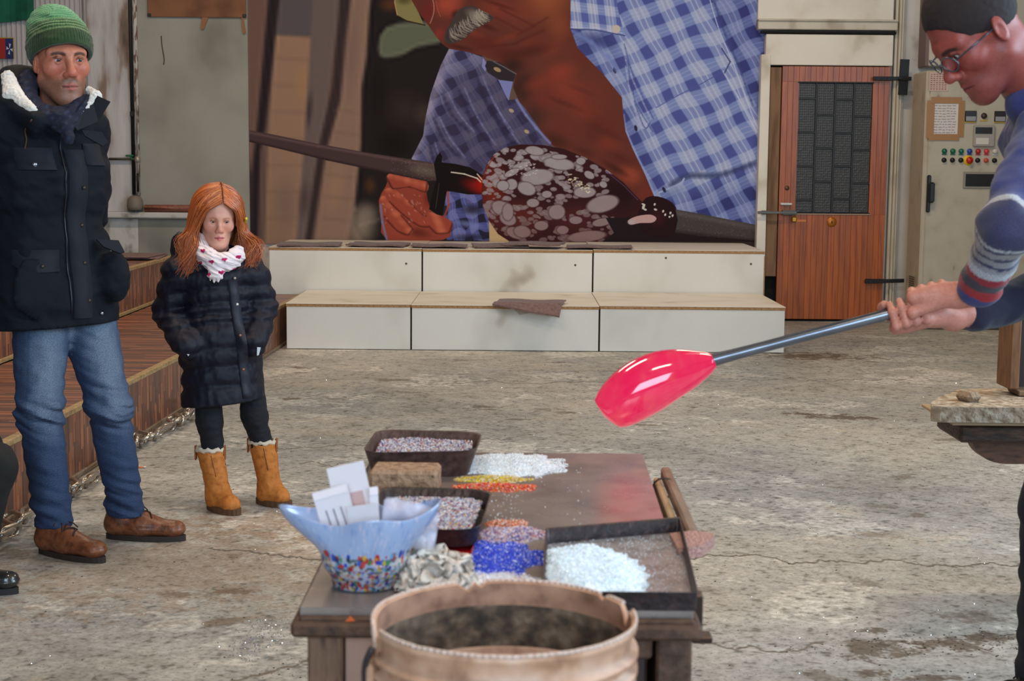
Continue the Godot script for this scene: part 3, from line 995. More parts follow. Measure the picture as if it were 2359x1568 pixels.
func make_back_wall_things() -> void:
	# grey fibre panel left of the photograph
	var grey := mottled("grey_panel", [rgb(112, 108, 98), rgb(140, 137, 126), rgb(150, 147, 136), rgb(158, 155, 146)], [0.0, 0.35, 0.6, 1.0], Vector3(0.35, 0.25, 0.35), 0.8, 0.006, 4)
	var st := begin()
	bx(st, Vector3(-2.63, 1.78, -12.57), Vector3(0.92, 2.8, 0.05), 0.004)
	var o := put(st, "wall_panel", grey)
	tag(o, "tall grey fibre panel on the wall left of the big photograph", "panel")
	var t := thing("cardboard_sheet", "brown cardboard sheet pinned across the top of the grey panel", "cardboard", Vector3(-2.575, 2.76, -12.53))
	st = begin()
	bx(st, Vector3(0, 0, 0), Vector3(0.8, 0.66, 0.012), 0.003)
	put(st, "sheet", mottled("cardboard", [rgb(96, 62, 42), rgb(124, 82, 56), rgb(136, 92, 64)], [0.0, 0.5, 1.0], Vector3(0.6, 0.6, 0.6), 0.9, 0.01, 4), t)
	for s in [-0.385, 0.385]:
		st = begin()
		bx(st, Vector3(s, -0.315, 0.008), Vector3(0.03, 0.025, 0.01), 0.003)
		put(st, "clip", plain(rgb(28, 26, 26), 0.5), t)
	st = begin()
	slab(st, PackedVector2Array([Vector2(0.04, -0.33), Vector2(0.09, -0.33), Vector2(0.055, -0.42), Vector2(0.03, -0.43)]), 0.004, Vector3(0, 0, 0.0))
	put(st, "tape_strip", plain(rgb(142, 88, 48), 0.6), t)
	st = begin()
	slab(st, PackedVector2Array([Vector2(0.36, -0.33), Vector2(0.375, -0.33), Vector2(0.395, -0.45), Vector2(0.37, -0.46)]), 0.004, Vector3(0, 0, 0.0))
	put(st, "tape_strip", plain(rgb(142, 88, 48), 0.6), t)
	st = begin()
	tube(st, spline([Vector3(-2.87, 2.28, -12.542), Vector3(-2.865, 2.2, -12.541), Vector3(-2.85, 2.1, -12.541), Vector3(-2.855, 2.05, -12.541)], 4), 0.004, 5)
	tag(put(st, "wire_end", plain(rgb(50, 46, 42), 0.7)), "short dark wire end hanging down the grey panel", "wire")

	# stained plaster pier and corrugated sheet behind the man
	var plaster := mottled("stained_plaster", [rgb(84, 66, 54), rgb(134, 114, 100), rgb(172, 164, 160), rgb(186, 180, 178), rgb(194, 188, 186)], [0.0, 0.26, 0.42, 0.6, 1.0], Vector3(0.75, 0.16, 0.75), 0.9, 0.012, 5, 0.5)
	st = begin()
	bx(st, Vector3(-3.305, 1.9, -12.585), Vector3(0.36, 2.1, 0.05), 0.006)
	tag(struct(st, "trim_1", plaster), "stained white plaster strip left of the pipes", "plaster")
	st = begin()
	for k in 24:
		bx(st, Vector3(-4.45 + k * 0.04, 1.9, -12.583), Vector3(0.022, 2.2, 0.016), 0.006)
	bx(st, Vector3(-3.99, 1.9, -12.5915), Vector3(0.96, 2.2, 0.012))
	tag(put(st, "ribbed_sheet", plain(rgb(176, 170, 168), 0.6)), "pale ribbed wall sheet behind the man's beanie", "wall sheet")
	st = begin()
	tube(st, [Vector3(-3.495, 3.4, -12.56), Vector3(-3.495, 1.4, -12.56)], 0.014, 8)
	tag(put(st, "conduit", plain(rgb(150, 144, 142), 0.5)), "thin pale conduit running down the plaster behind the man", "conduit")

	# standing pipe with its valve
	t = thing("water_pipe", "rust-flecked white pipe with a green valve at the left edge of the grey panel", "pipe", Vector3(-3.1, 0, -12.53))
	st = begin()
	tube(st, [Vector3(0.02, 3.4, 0), Vector3(0.02, 0.99, 0)], 0.019, 10)
	put(st, "pipe", mottled("rusty_white", [rgb(92, 58, 40), rgb(120, 92, 78), rgb(178, 172, 164), rgb(190, 186, 180)], [0.0, 0.4, 0.46, 1.0], Vector3(3, 0.9, 3), 0.6, 0.02, 3), t)
	st = begin()
	tube(st, [Vector3(-0.022, 3.4, -0.01), Vector3(-0.018, 1.0, -0.01)], 0.014, 8)
	put(st, "cable", plain(rgb(26, 24, 26), 0.6), t)
	st = begin()
	tube(st, [Vector3(-0.215, 1.284, 0.0), Vector3(0.02, 1.286, 0.0)], 0.011, 8)
	put(st, "branch_pipe", plain(rgb(70, 66, 56), 0.6), t)
	st = begin()
	bx(st, Vector3(-0.04, 1.312, 0.02), Vector3(0.07, 0.016, 0.016), 0.006)
	bx(st, Vector3(-0.03, 1.298, 0.01), Vector3(0.016, 0.03, 0.016), 0.004)
	put(st, "valve_handle", plain(rgb(20, 96, 60), 0.5), t)
	st = begin()
	lathe(st, [Vector2(0, 1.255), Vector2(0.022, 1.257), Vector2(0.026, 1.28), Vector2(0.022, 1.305), Vector2(0, 1.307)], 12, Vector3(0.02, 0, 0.002))
	put(st, "valve", plain(rgb(158, 150, 136), 0.4, 0.5), t)
	st = begin()
	bx(st, Vector3(-0.015, 1.65, 0.015), Vector3(0.03, 0.045, 0.03), 0.006)
	put(st, "junction_box", plain(rgb(28, 26, 28), 0.5), t)
	st = begin()
	tube(st, [Vector3(0.026, 1.17, 0.02), Vector3(0.024, 1.02, 0.02)], 0.011, 8)
	put(st, "lever", plain(rgb(34, 26, 24), 0.5), t)
	st = begin()
	lathe(st, [Vector2(0, 0.87), Vector2(0.06, 0.87), Vector2(0.068, 0.9), Vector2(0.062, 0.955), Vector2(0.04, 0.985), Vector2(0, 0.99)], 16, Vector3(0, 0, 0.03))
	put(st, "cup", plain(rgb(116, 104, 92), 0.6), t)
	# ledge with the red pipe
	st = begin()
	bx(st, Vector3(-2.93, 0.828, -12.54), Vector3(0.92, 0.05, 0.13), 0.01)
	bx(st, Vector3(-2.95, 0.4, -12.575), Vector3(0.9, 0.8, 0.05), 0.004)
	tag(struct(st, "trim_2", mottled("ledge_paint", [rgb(98, 84, 72), rgb(166, 160, 152), rgb(188, 184, 178), rgb(196, 192, 188)], [0.0, 0.3, 0.45, 1.0], Vector3(0.7, 0.5, 0.7), 0.85, 0.012, 5, 0.3)), "stained white ledge under the grey panel", "ledge")
	st = begin()
	tube(st, [Vector3(-3.02, 0.885, -12.5), Vector3(-2.55, 0.887, -12.5)], 0.03, 12)
	tag(put(st, "red_pipe", mottled("red_lead", [rgb(90, 56, 46), rgb(134, 78, 62), rgb(158, 88, 66)], [0.0, 0.5, 1.0], Vector3(3, 3, 3), 0.6, 0.02, 4)), "short rust-red pipe lying on the stained ledge", "pipe")

	# flags
	st = begin()
	var prev := []
	for k in 13:
		var x := -4.5 + k * 0.05
		var z := -12.54 + sin(k * 1.3) * 0.012
		var low := 2.365 + 0.0025 * k + sin(k * 0.7) * 0.006
		var col := [Vector3(x, low, z), Vector3(x, 3.2, z - 0.01)]
		if k:
			quad(st, prev[0], col[0], col[1], prev[1])
			quad(st, col[0] - Vector3(0, 0, 0.004), prev[0] - Vector3(0, 0, 0.004), prev[1] - Vector3(0, 0, 0.004), col[1] - Vector3(0, 0, 0.004))
		prev = col
	tag(put(st, "green_flag", mottled("flag_cloth", [rgb(0, 62, 48), rgb(0, 84, 62), rgb(4, 92, 68)], [0.0, 0.5, 1.0], Vector3(1, 1, 1), 0.85)), "dark green flag hanging on the wall at the upper left", "flag")
	t = thing("pennant", "small red and navy pennant with a white cross behind the man's hood", "pennant", Vector3(-4.16, 2.17, -12.55))
	st = begin()
	bx(st, Vector3(-0.01, 0, 0), Vector3(0.06, 0.165, 0.006), 0.001)
	put(st, "red_half", plain(rgb(150, 34, 30), 0.8), t)
	st = begin()
	bx(st, Vector3(0.05, 0, 0), Vector3(0.065, 0.165, 0.006), 0.001)
	put(st, "navy_half", plain(rgb(24, 36, 92), 0.8), t)
	st = begin()
	for k in 4:
		var d := Vector2.from_angle(PI / 4 + k * PI / 2 + 0.6)
		var s := d.orthogonal()
		slab(st, PackedVector2Array([d * 0.004, d * 0.034 + s * 0.009, d * 0.028, d * 0.034 - s * 0.009]), 0.003, Vector3(0.052, -0.005, 0.004), Basis(Vector3(0.8, 0, 0), Vector3(0, 1.35, 0), Vector3(0, 0, 1)))
	put(st, "white_cross", plain(rgb(210, 208, 206), 0.8), t)
	st = begin()
	bx(st, Vector3(0.02, 0.084, 0.001), Vector3(0.13, 0.008, 0.008), 0.001)
	bx(st, Vector3(0.085, 0, 0.001), Vector3(0.006, 0.17, 0.008), 0.001)
	put(st, "yellow_edge", plain(rgb(176, 140, 40), 0.8), t)


# ---------------------------------------------------------------- the wooden door and the control cabinet on its right

func make_door() -> void:
	var cream := mottled("cream_paint", [rgb(176, 164, 144), rgb(222, 212, 196), rgb(230, 222, 208), rgb(234, 227, 214)], [0.0, 0.3, 0.5, 1.0], Vector3(0.4, 0.4, 0.4), 0.6, 0.008, 4)
	var st := begin()
	bx(st, Vector3(2.037, 1.07, -12.53), Vector3(0.075, 2.2, 0.10), 0.004)
	bx(st, Vector3(2.55, 2.21, -12.535), Vector3(1.03, 0.245, 0.09), 0.004)
	bx(st, Vector3(2.52, 2.9, -12.56), Vector3(1.1, 0.9, 0.04), 0.004)
	struct(st, "trim_3", cream)
	st = begin()
	bx(st, Vector3(2.53, 2.405, -12.53), Vector3(1.13, 0.07, 0.10), 0.006)
	bx(st, Vector3(2.53, 2.445, -12.52), Vector3(1.13, 0.018, 0.12), 0.006)
	for s in [[3.098, 0.024, 0.07], [3.122, 0.02, 0.10], [3.145, 0.022, 0.085], [3.166, 0.016, 0.06]]:
		bx(st, Vector3(s[0], 1.6, -12.6 + s[2] / 2), Vector3(s[1], 3.2, s[2]), 0.005)
	struct(st, "trim_4", mottled("moulding_paint", [rgb(150, 134, 112), rgb(200, 190, 172), rgb(212, 203, 188)], [0.0, 0.4, 1.0], Vector3(0.6, 0.3, 0.6), 0.55, 0.01, 4))
	# dark hollow behind the leaf
	st = begin()
	bx(st, Vector3(2.56, 1.05, -12.592), Vector3(1.0, 2.1, 0.012))
	bx(st, Vector3(2.54, 2.35, -12.52), Vector3(1.09, 0.018, 0.07))
	struct(st, "trim_5", plain(rgb(16, 13, 12), 0.9))
	st = begin()
	bx(st, Vector3(2.126, 1.22, -12.535), Vector3(0.088, 1.70, 0.06), 0.004)
	tag(put(st, "rough_board", mottled("raw_board", [rgb(96, 70, 50), rgb(132, 100, 74), rgb(146, 112, 84)], [0.0, 0.5, 1.0], Vector3(2, 0.25, 2), 0.85, 0.01, 4)), "raw brown filler board between the white door post and the door", "board")

	# the leaf: boards grooved in relief, a window of patterned glass in dark bars
	var d := Node3D.new()
	d.name = "door_1"
	d.position = Vector3(2.615, 0, -12.52)
	d.set_meta("kind", "structure")
	d.set_meta("label", "varnished orange-brown board door with a barred glass window")
	add_child(d)
	var tones := []
	for k in 4:
		var m := mottled("door_wood_%d" % k, [rgb(122 + k * 5, 56, 8), rgb(156 + k * 5, 76 + k * 3, 12), rgb(166 + k * 5, 86 + k * 3, 14)], [0.0, 0.5, 1.0], Vector3(5, 0.35, 5), 0.35, 0.012, 4)
		m.clearcoat_enabled = true
		m.clearcoat = 0.12
		m.clearcoat_roughness = 0.25
		tones.append(m)
	var n := 19
	var wide := 0.876 / n
	for k in n:
		var x := -0.438 + (k + 0.5) * wide
		for seg in [[0.02, 0.885], [0.885, 1.955], [1.955, 2.08]]:
			if seg[0] == 0.885 and x > -0.31 and x < 0.305:
				continue
			st = begin()
			bx(st, Vector3(x, (seg[0] + seg[1]) / 2, 0), Vector3(wide - 0.0004, seg[1] - seg[0] + (0.0 if seg[0] != 0.885 else 0.002), 0.036), 0.0016)
			put(st, "board", tones[(k * 7 + int(seg[0] * 3)) % 4], d)
	st = begin()
	bx(st, Vector3(0, 1.05, -0.012), Vector3(0.872, 2.06, 0.012))
	put(st, "back_sheet", plain(rgb(18, 15, 14), 0.9), d)
	# panes in four columns, set like brickwork
	var glass := plain(rgb(62, 59, 56), 0.38)
	glass.metallic_specular = 0.45
	glass.normal_enabled = true
	glass.normal_texture = noise_tex("bubbled_glass", [], [], 0.05, 1, 3, 256, FastNoiseLite.TYPE_CELLULAR, 6.0)
	glass.uv1_triplanar = true
	glass.uv1_scale = Vector3(4, 4, 4)
	glass.normal_scale = 0.25
	var bars := begin()
	var gx0 := -0.308
	var gx1 := 0.304
	var cw := (gx1 - gx0) / 4.0
	for c in 4:
		var cuts: Array = [[1.82, 1.55, 1.275, 1.0], [1.69, 1.42, 1.15], [1.815, 1.545, 1.275, 1.01], [1.68, 1.41, 1.14]][c]
		var top := 1.952
		var x := gx0 + (c + 0.5) * cw
		for k in cuts.size() + 1:
			var low: float = cuts[k] if k < cuts.size() else 0.892
			st = begin()
			bx(st, Vector3(x, (top + low) / 2, 0.001), Vector3(cw - 0.016, top - low - 0.016, 0.008), 0.002)
			# pressed pimples
			var w := cw - 0.03
			var h := top - low - 0.03
			var nx := 7
			var ny := int(h / 0.02)
			for i in nx:
				for j in ny:
					var p := Vector3(x - w / 2 + (i + 0.5) * w / nx, low + 0.015 + (j + 0.5) * h / ny, 0.005)
					var e := 0.0046
					tri(st, p + Vector3(-e, -e, 0), p + Vector3(e, -e, 0), p + Vector3(0, 0, 0.0028))
					tri(st, p + Vector3(e, -e, 0), p + Vector3(e, e, 0), p + Vector3(0, 0, 0.0028))
					tri(st, p + Vector3(e, e, 0), p + Vector3(-e, e, 0), p + Vector3(0, 0, 0.0028))
					tri(st, p + Vector3(-e, e, 0), p + Vector3(-e, -e, 0), p + Vector3(0, 0, 0.0028))
			put(st, "pane", glass, d)
			if k < cuts.size():
				bx(bars, Vector3(x, low, 0.006), Vector3(cw, 0.018, 0.02), 0.003)
			top = low
		if c:
			bx(bars, Vector3(gx0 + c * cw, 1.422, 0.006), Vector3(0.018, 1.06, 0.022), 0.003)
	for s in [[0.0, 1.952, 0.62, 0.012], [0.0, 0.892, 0.62, 0.012]]:
		bx(bars, Vector3(s[0], s[1], 0.008), Vector3(s[2], s[3], 0.03), 0.003)
	put(bars, "window_bars", plain(rgb(30, 27, 26), 0.5), d)
	st = begin()
	bx(st, Vector3(0, 0.885, 0.022), Vector3(0.63, 0.008, 0.012), 0.002)
	put(st, "sill_bead", plain(rgb(176, 150, 124), 0.6), d)
	var iron := plain(rgb(24, 22, 22), 0.45, 0.3)
	for s in [[0.289, 0.60, 1.985, 0.0], [0.281, 0.603, 0.343, 0.02]]:
		st = begin()
		bx(st, Vector3((s[0] + s[1]) / 2, s[2], 0.026 + 0.03), Vector3(s[1] - s[0], 0.032, 0.012), 0.003, Basis(Vector3(0, 0, 1), s[3] * 1.5))
		bx(st, Vector3(s[0] + 0.09, s[2], 0.026), Vector3(0.16, 0.03, 0.05), 0.003)
		var hinge := put(st, "strap_hinge", iron, d)
		st = begin()
		for k in 5:
			lathe(st, [Vector2(0, 0.004), Vector2(0.005, 0.002), Vector2(0.007, 0)], 8, Vector3(s[0] + 0.02 + k * 0.045, s[2] + k * s[3] * 0.06, 0.063), Basis(Vector3(1, 0, 0), PI / 2))
		put(st, "rivet", plain(rgb(52, 50, 48), 0.4, 0.5), hinge)
	st = begin()
	bx(st, Vector3(0.54, 1.998, 0.045), Vector3(0.075, 0.285, 0.012), 0.002, Basis(Vector3(0, 0, 1), -0.03))
	put(st, "hinge_plate", iron, d)
	st = begin()
	lathe(st, [Vector2(0, 0.01), Vector2(0.016, 0.008), Vector2(0.02, 0)], 16, Vector3(-0.375, 1.096, 0.018), Basis(Vector3(1, 0, 0), PI / 2))
	put(st, "lock_plate", plain(rgb(104, 72, 52), 0.4, 0.5), d)
	st = begin()
	bx(st, Vector3(-0.38, 0.966, 0.04), Vector3(0.098, 0.02, 0.02), 0.006)
	bx(st, Vector3(-0.42, 0.966, 0.025), Vector3(0.018, 0.018, 0.03), 0.003)
	put(st, "door_handle", plain(rgb(214, 208, 200), 0.3, 0.2), d)
	st = begin()
	bx(st, Vector3(-0.46, 0.897, 0.085), Vector3(0.32, 0.022, 0.014), 0.004)
	bx(st, Vector3(-0.36, 0.897, 0.055), Vector3(0.11, 0.042, 0.05), 0.004)
	bx(st, Vector3(-0.56, 0.897, 0.055), Vector3(0.05, 0.03, 0.05), 0.004)
	var bolt := put(st, "slide_bolt", plain(rgb(104, 104, 98), 0.5, 0.4), d)
	st = begin()
	bx(st, Vector3(-0.315, 0.842, 0.06), Vector3(0.038, 0.042, 0.022), 0.006)
	tube(st, spline([Vector3(-0.327, 0.86, 0.06), Vector3(-0.327, 0.885, 0.06), Vector3(-0.315, 0.897, 0.06), Vector3(-0.303, 0.885, 0.06), Vector3(-0.303, 0.86, 0.06)], 3), 0.004, 6)
	var brass := plain(rgb(190, 140, 52), 0.3, 0.85)
	put(st, "padlock", brass, bolt)
	st = begin()
	bx(st, Vector3(-0.26, 0.83, 0.0195), Vector3(0.1, 0.02, 0.003), 0.001)
	put(st, "worn_patch", plain(rgb(206, 122, 50), 0.5), d)
	st = begin()
	lathe(st, [Vector2(0, 0.012), Vector2(0.022, 0.01), Vector2(0.040, 0.004), Vector2(0.042, 0)], 20, Vector3(0.0, 0.822, 0.018), Basis(Vector3(1, 0, 0), PI / 2))
	put(st, "round_plate", plain(rgb(178, 104, 30), 0.35, 0.4), d)
	st = begin()
	bx(st, Vector3(0.0, 0.822, 0.031), Vector3(0.008, 0.022, 0.004), 0.001)
	put(st, "keyhole", plain(rgb(20, 14, 10), 0.8), d)

	# control cabinet
	var c := thing("control_cabinet", "beige steel control cabinet with push buttons right of the door", "cabinet", Vector3(3.2, 0, -11.95))
	var beige := mottled("cabinet_paint", [rgb(140, 120, 98), rgb(172, 161, 141), rgb(180, 170, 150), rgb(186, 176, 158)], [0.0, 0.16, 0.4, 1.0], Vector3(0.9, 0.7, 0.9), 0.5, 0.012, 4)
	st = begin()
	bx(st, Vector3(0.6, 1.03, -0.2), Vector3(1.2, 1.98, 0.4), 0.012)
	put(st, "body", beige, c)
	st = begin()
	bx(st, Vector3(0.61, 1.03, 0.008), Vector3(1.16, 1.9, 0.02), 0.008)
	put(st, "door", beige, c)
	st = begin()
	bx(st, Vector3(0.6, 0.02, -0.2), Vector3(1.16, 0.04, 0.36), 0.004)
	put(st, "plinth", plain(rgb(70, 62, 54), 0.7), c)
	var black := plain(rgb(24, 24, 26), 0.4)
	for x in [0.347, 0.575]:
		st = begin()
		bx(st, Vector3(x, 1.672, 0.026), Vector3(0.088, 0.082, 0.016), 0.003)
		var dial := put(st, "meter", plain(rgb(36, 22, 24), 0.25), c)
		st = begin()
		bx(st, Vector3(x, 1.652, 0.035), Vector3(0.076, 0.036, 0.004), 0.001)
		put(st, "meter_scale", plain(rgb(146, 146, 148), 0.5), dial)
		st = begin()
		bx(st, Vector3(x, 1.626, 0.022), Vector3(0.088, 0.012, 0.006), 0.001)
		put(st, "yellow_label", plain(rgb(196, 160, 60), 0.6), dial)
	st = begin()
	lathe(st, [Vector2(0, 0.02), Vector2(0.02, 0.018), Vector2(0.024, 0)], 14, Vector3(0.452, 1.675, 0.018), Basis(Vector3(1, 0, 0), PI / 2))
	put(st, "rotary_switch", plain(rgb(60, 46, 38), 0.4), c)
	st = begin()
	bx(st, Vector3(0.452, 1.64, 0.02), Vector3(0.06, 0.01, 0.005), 0.001)
	put(st, "yellow_label", plain(rgb(196, 160, 60), 0.6), c)
	st = begin()
	bx(st, Vector3(0.455, 1.52, 0.03), Vector3(0.165, 0.165, 0.03), 0.006)
	var disp := put(st, "controller", plain(rgb(156, 150, 142), 0.4), c)
	st = begin()
	bx(st, Vector3(0.448, 1.562, 0.046), Vector3(0.13, 0.05, 0.006), 0.001)
	put(st, "screen", plain(rgb(40, 38, 40), 0.2), disp)
	st = begin()
	bx(st, Vector3(0.44, 1.48, 0.046), Vector3(0.1, 0.05, 0.005), 0.001)
	put(st, "paper_slip", plain(rgb(206, 200, 188), 0.7), disp)
	var hues := [rgb(20, 96, 70), rgb(20, 104, 72), rgb(24, 104, 84), rgb(36, 66, 150), rgb(170, 40, 44), rgb(206, 60, 74), rgb(200, 196, 190)]
	for k in 7:
		var x := 0.155 + k * 0.0655
		st = begin()
		lathe(st, [Vector2(0, 0.022), Vector2(0.012, 0.022), Vector2(0.019, 0.016), Vector2(0.021, 0)], 12, Vector3(x, 1.402, 0.018), Basis(Vector3(1, 0, 0), PI / 2))
		bx(st, Vector3(x, 1.377, 0.02), Vector3(0.036, 0.012, 0.004), 0.001)
		put(st, "lamp_button", plain(hues[k], 0.3), c)
		st = begin()
		if k == 3:
			lathe(st, [Vector2(0, 0.03), Vector2(0.024, 0.028), Vector2(0.028, 0.016), Vector2(0.012, 0.012), Vector2(0.012, 0)], 14, Vector3(x, 1.332, 0.02), Basis(Vector3(1, 0, 0), PI / 2))
			put(st, "stop_button", plain(rgb(190, 26, 22), 0.3), c)
			st = begin()
			lathe(st, [Vector2(0, 0.004), Vector2(0.04, 0.003), Vector2(0.041, 0)], 16, Vector3(x - 0.008, 1.332, 0.018), Basis(Vector3(1, 0, 0), PI / 2))
			put(st, "yellow_ring", plain(rgb(226, 180, 40), 0.5), c)
		else:
			lathe(st, [Vector2(0, 0.02), Vector2(0.017, 0.018), Vector2(0.02, 0)], 12, Vector3(x, 1.332, 0.018), Basis(Vector3(1, 0, 0), PI / 2))
			put(st, "push_button", plain(rgb(190, 80, 60), 0.4) if k == 5 else black, c)
	st = begin()
	bx(st, Vector3(0.44, 1.178, 0.022), Vector3(0.26, 0.13, 0.012), 0.004)
	put(st, "slot_frame", plain(rgb(140, 132, 120), 0.4), c)
	st = begin()
	bx(st, Vector3(0.44, 1.178, 0.029), Vector3(0.225, 0.096, 0.006), 0.001)
	put(st, "slot_screen", plain(rgb(34, 32, 32), 0.2), c)
	st = begin()
	bx(st, Vector3(0.042, 1.07, 0.03), Vector3(0.03, 0.29, 0.03), 0.008)
	bx(st, Vector3(0.06, 1.08, 0.055), Vector3(0.045, 0.16, 0.03), 0.012)
	put(st, "door_handle", plain(rgb(28, 30, 36), 0.35), c)
	st = begin()
	for k in 10:
		bx(st, Vector3(-0.002, 0.25 + k * 0.017, -0.2), Vector3(0.006, 0.008, 0.16), 0.001)
	put(st, "vent", plain(rgb(84, 78, 68), 0.6), c)
	# notice framed in parcel tape, and a printed sheet above it
	var p := thing("paper_notice", "handwritten white notice framed with brown tape on the cabinet door", "notice", Vector3(3.355, 1.65, -11.93))
	st = begin()
	bx(st, Vector3(0, 0, 0.001), Vector3(0.21, 0.25, 0.002))
	put(st, "paper", plain(rgb(214, 206, 200), 0.8), p)
	st = begin()
	bx(st, Vector3(-0.118, -0.005, 0.003), Vector3(0.058, 0.29, 0.002))
	bx(st, Vector3(0.12, 0.0, 0.003), Vector3(0.05, 0.28, 0.002))
	bx(st, Vector3(0.0, 0.142, 0.0045), Vector3(0.24, 0.05, 0.002))
	bx(st, Vector3(-0.01, -0.142, 0.0045), Vector3(0.24, 0.05, 0.002))
	put(st, "tape_frame", plain(rgb(158, 112, 58), 0.4), p)
	st = begin()
	var r := RandomNumberGenerator.new()
	r.seed = 3
	for k in 11:
		var x := -0.09
		while x < 0.075:
			var w := r.randf_range(0.012, 0.035)
			bx(st, Vector3(x + w / 2, 0.1 - k * 0.0205 + r.randf_range(-0.002, 0.002), 0.0025), Vector3(w, 0.006, 0.001))
			x += w + 0.007
	put(st, "handwriting", plain(rgb(148, 142, 150), 0.8), p)
	p = thing("printed_sheet", "pale sheet with small reddish print above the taped notice", "sheet", Vector3(3.29, 1.935, -11.93))
	st = begin()
	bx(st, Vector3(0, 0, 0.001), Vector3(0.15, 0.145, 0.002))
	put(st, "paper", plain(rgb(196, 172, 160), 0.8), p)
	st = begin()
	for k in 8:
		for j in 6:
			bx(st, Vector3(-0.058 + j * 0.022, 0.055 - k * 0.016, 0.0025), Vector3(r.randf_range(0.008, 0.018), 0.006, 0.001))
	put(st, "print", plain(rgb(140, 84, 78), 0.8), p)
	var b := thing("wall_box", "pale steel wall box above the control cabinet", "box", Vector3(3.32, 2.08, -12.36))
	st = begin()
	bx(st, Vector3(0.5, 0.45, -0.12), Vector3(1.0, 0.9, 0.23), 0.01)
	put(st, "body", plain(rgb(196, 186, 170), 0.5), b)
	st = begin()
	bx(st, Vector3(-0.01, 0.45, -0.12), Vector3(0.03, 0.9, 0.22), 0.004)
	put(st, "side_panel", plain(rgb(118, 96, 92), 0.5), b)
	var hook := begin()
	tube(hook, spline([Vector3(3.1, 1.975, -12.47), Vector3(3.13, 1.982, -12.38), Vector3(3.165, 1.99, -12.34)], 3), 0.005, 6)
	tag(put(hook, "wall_hook", plain(rgb(40, 34, 32), 0.5)), "small dark hook beside the upper corner of the control cabinet", "hook")


# ---------------------------------------------------------------- white seating boxes under the photograph

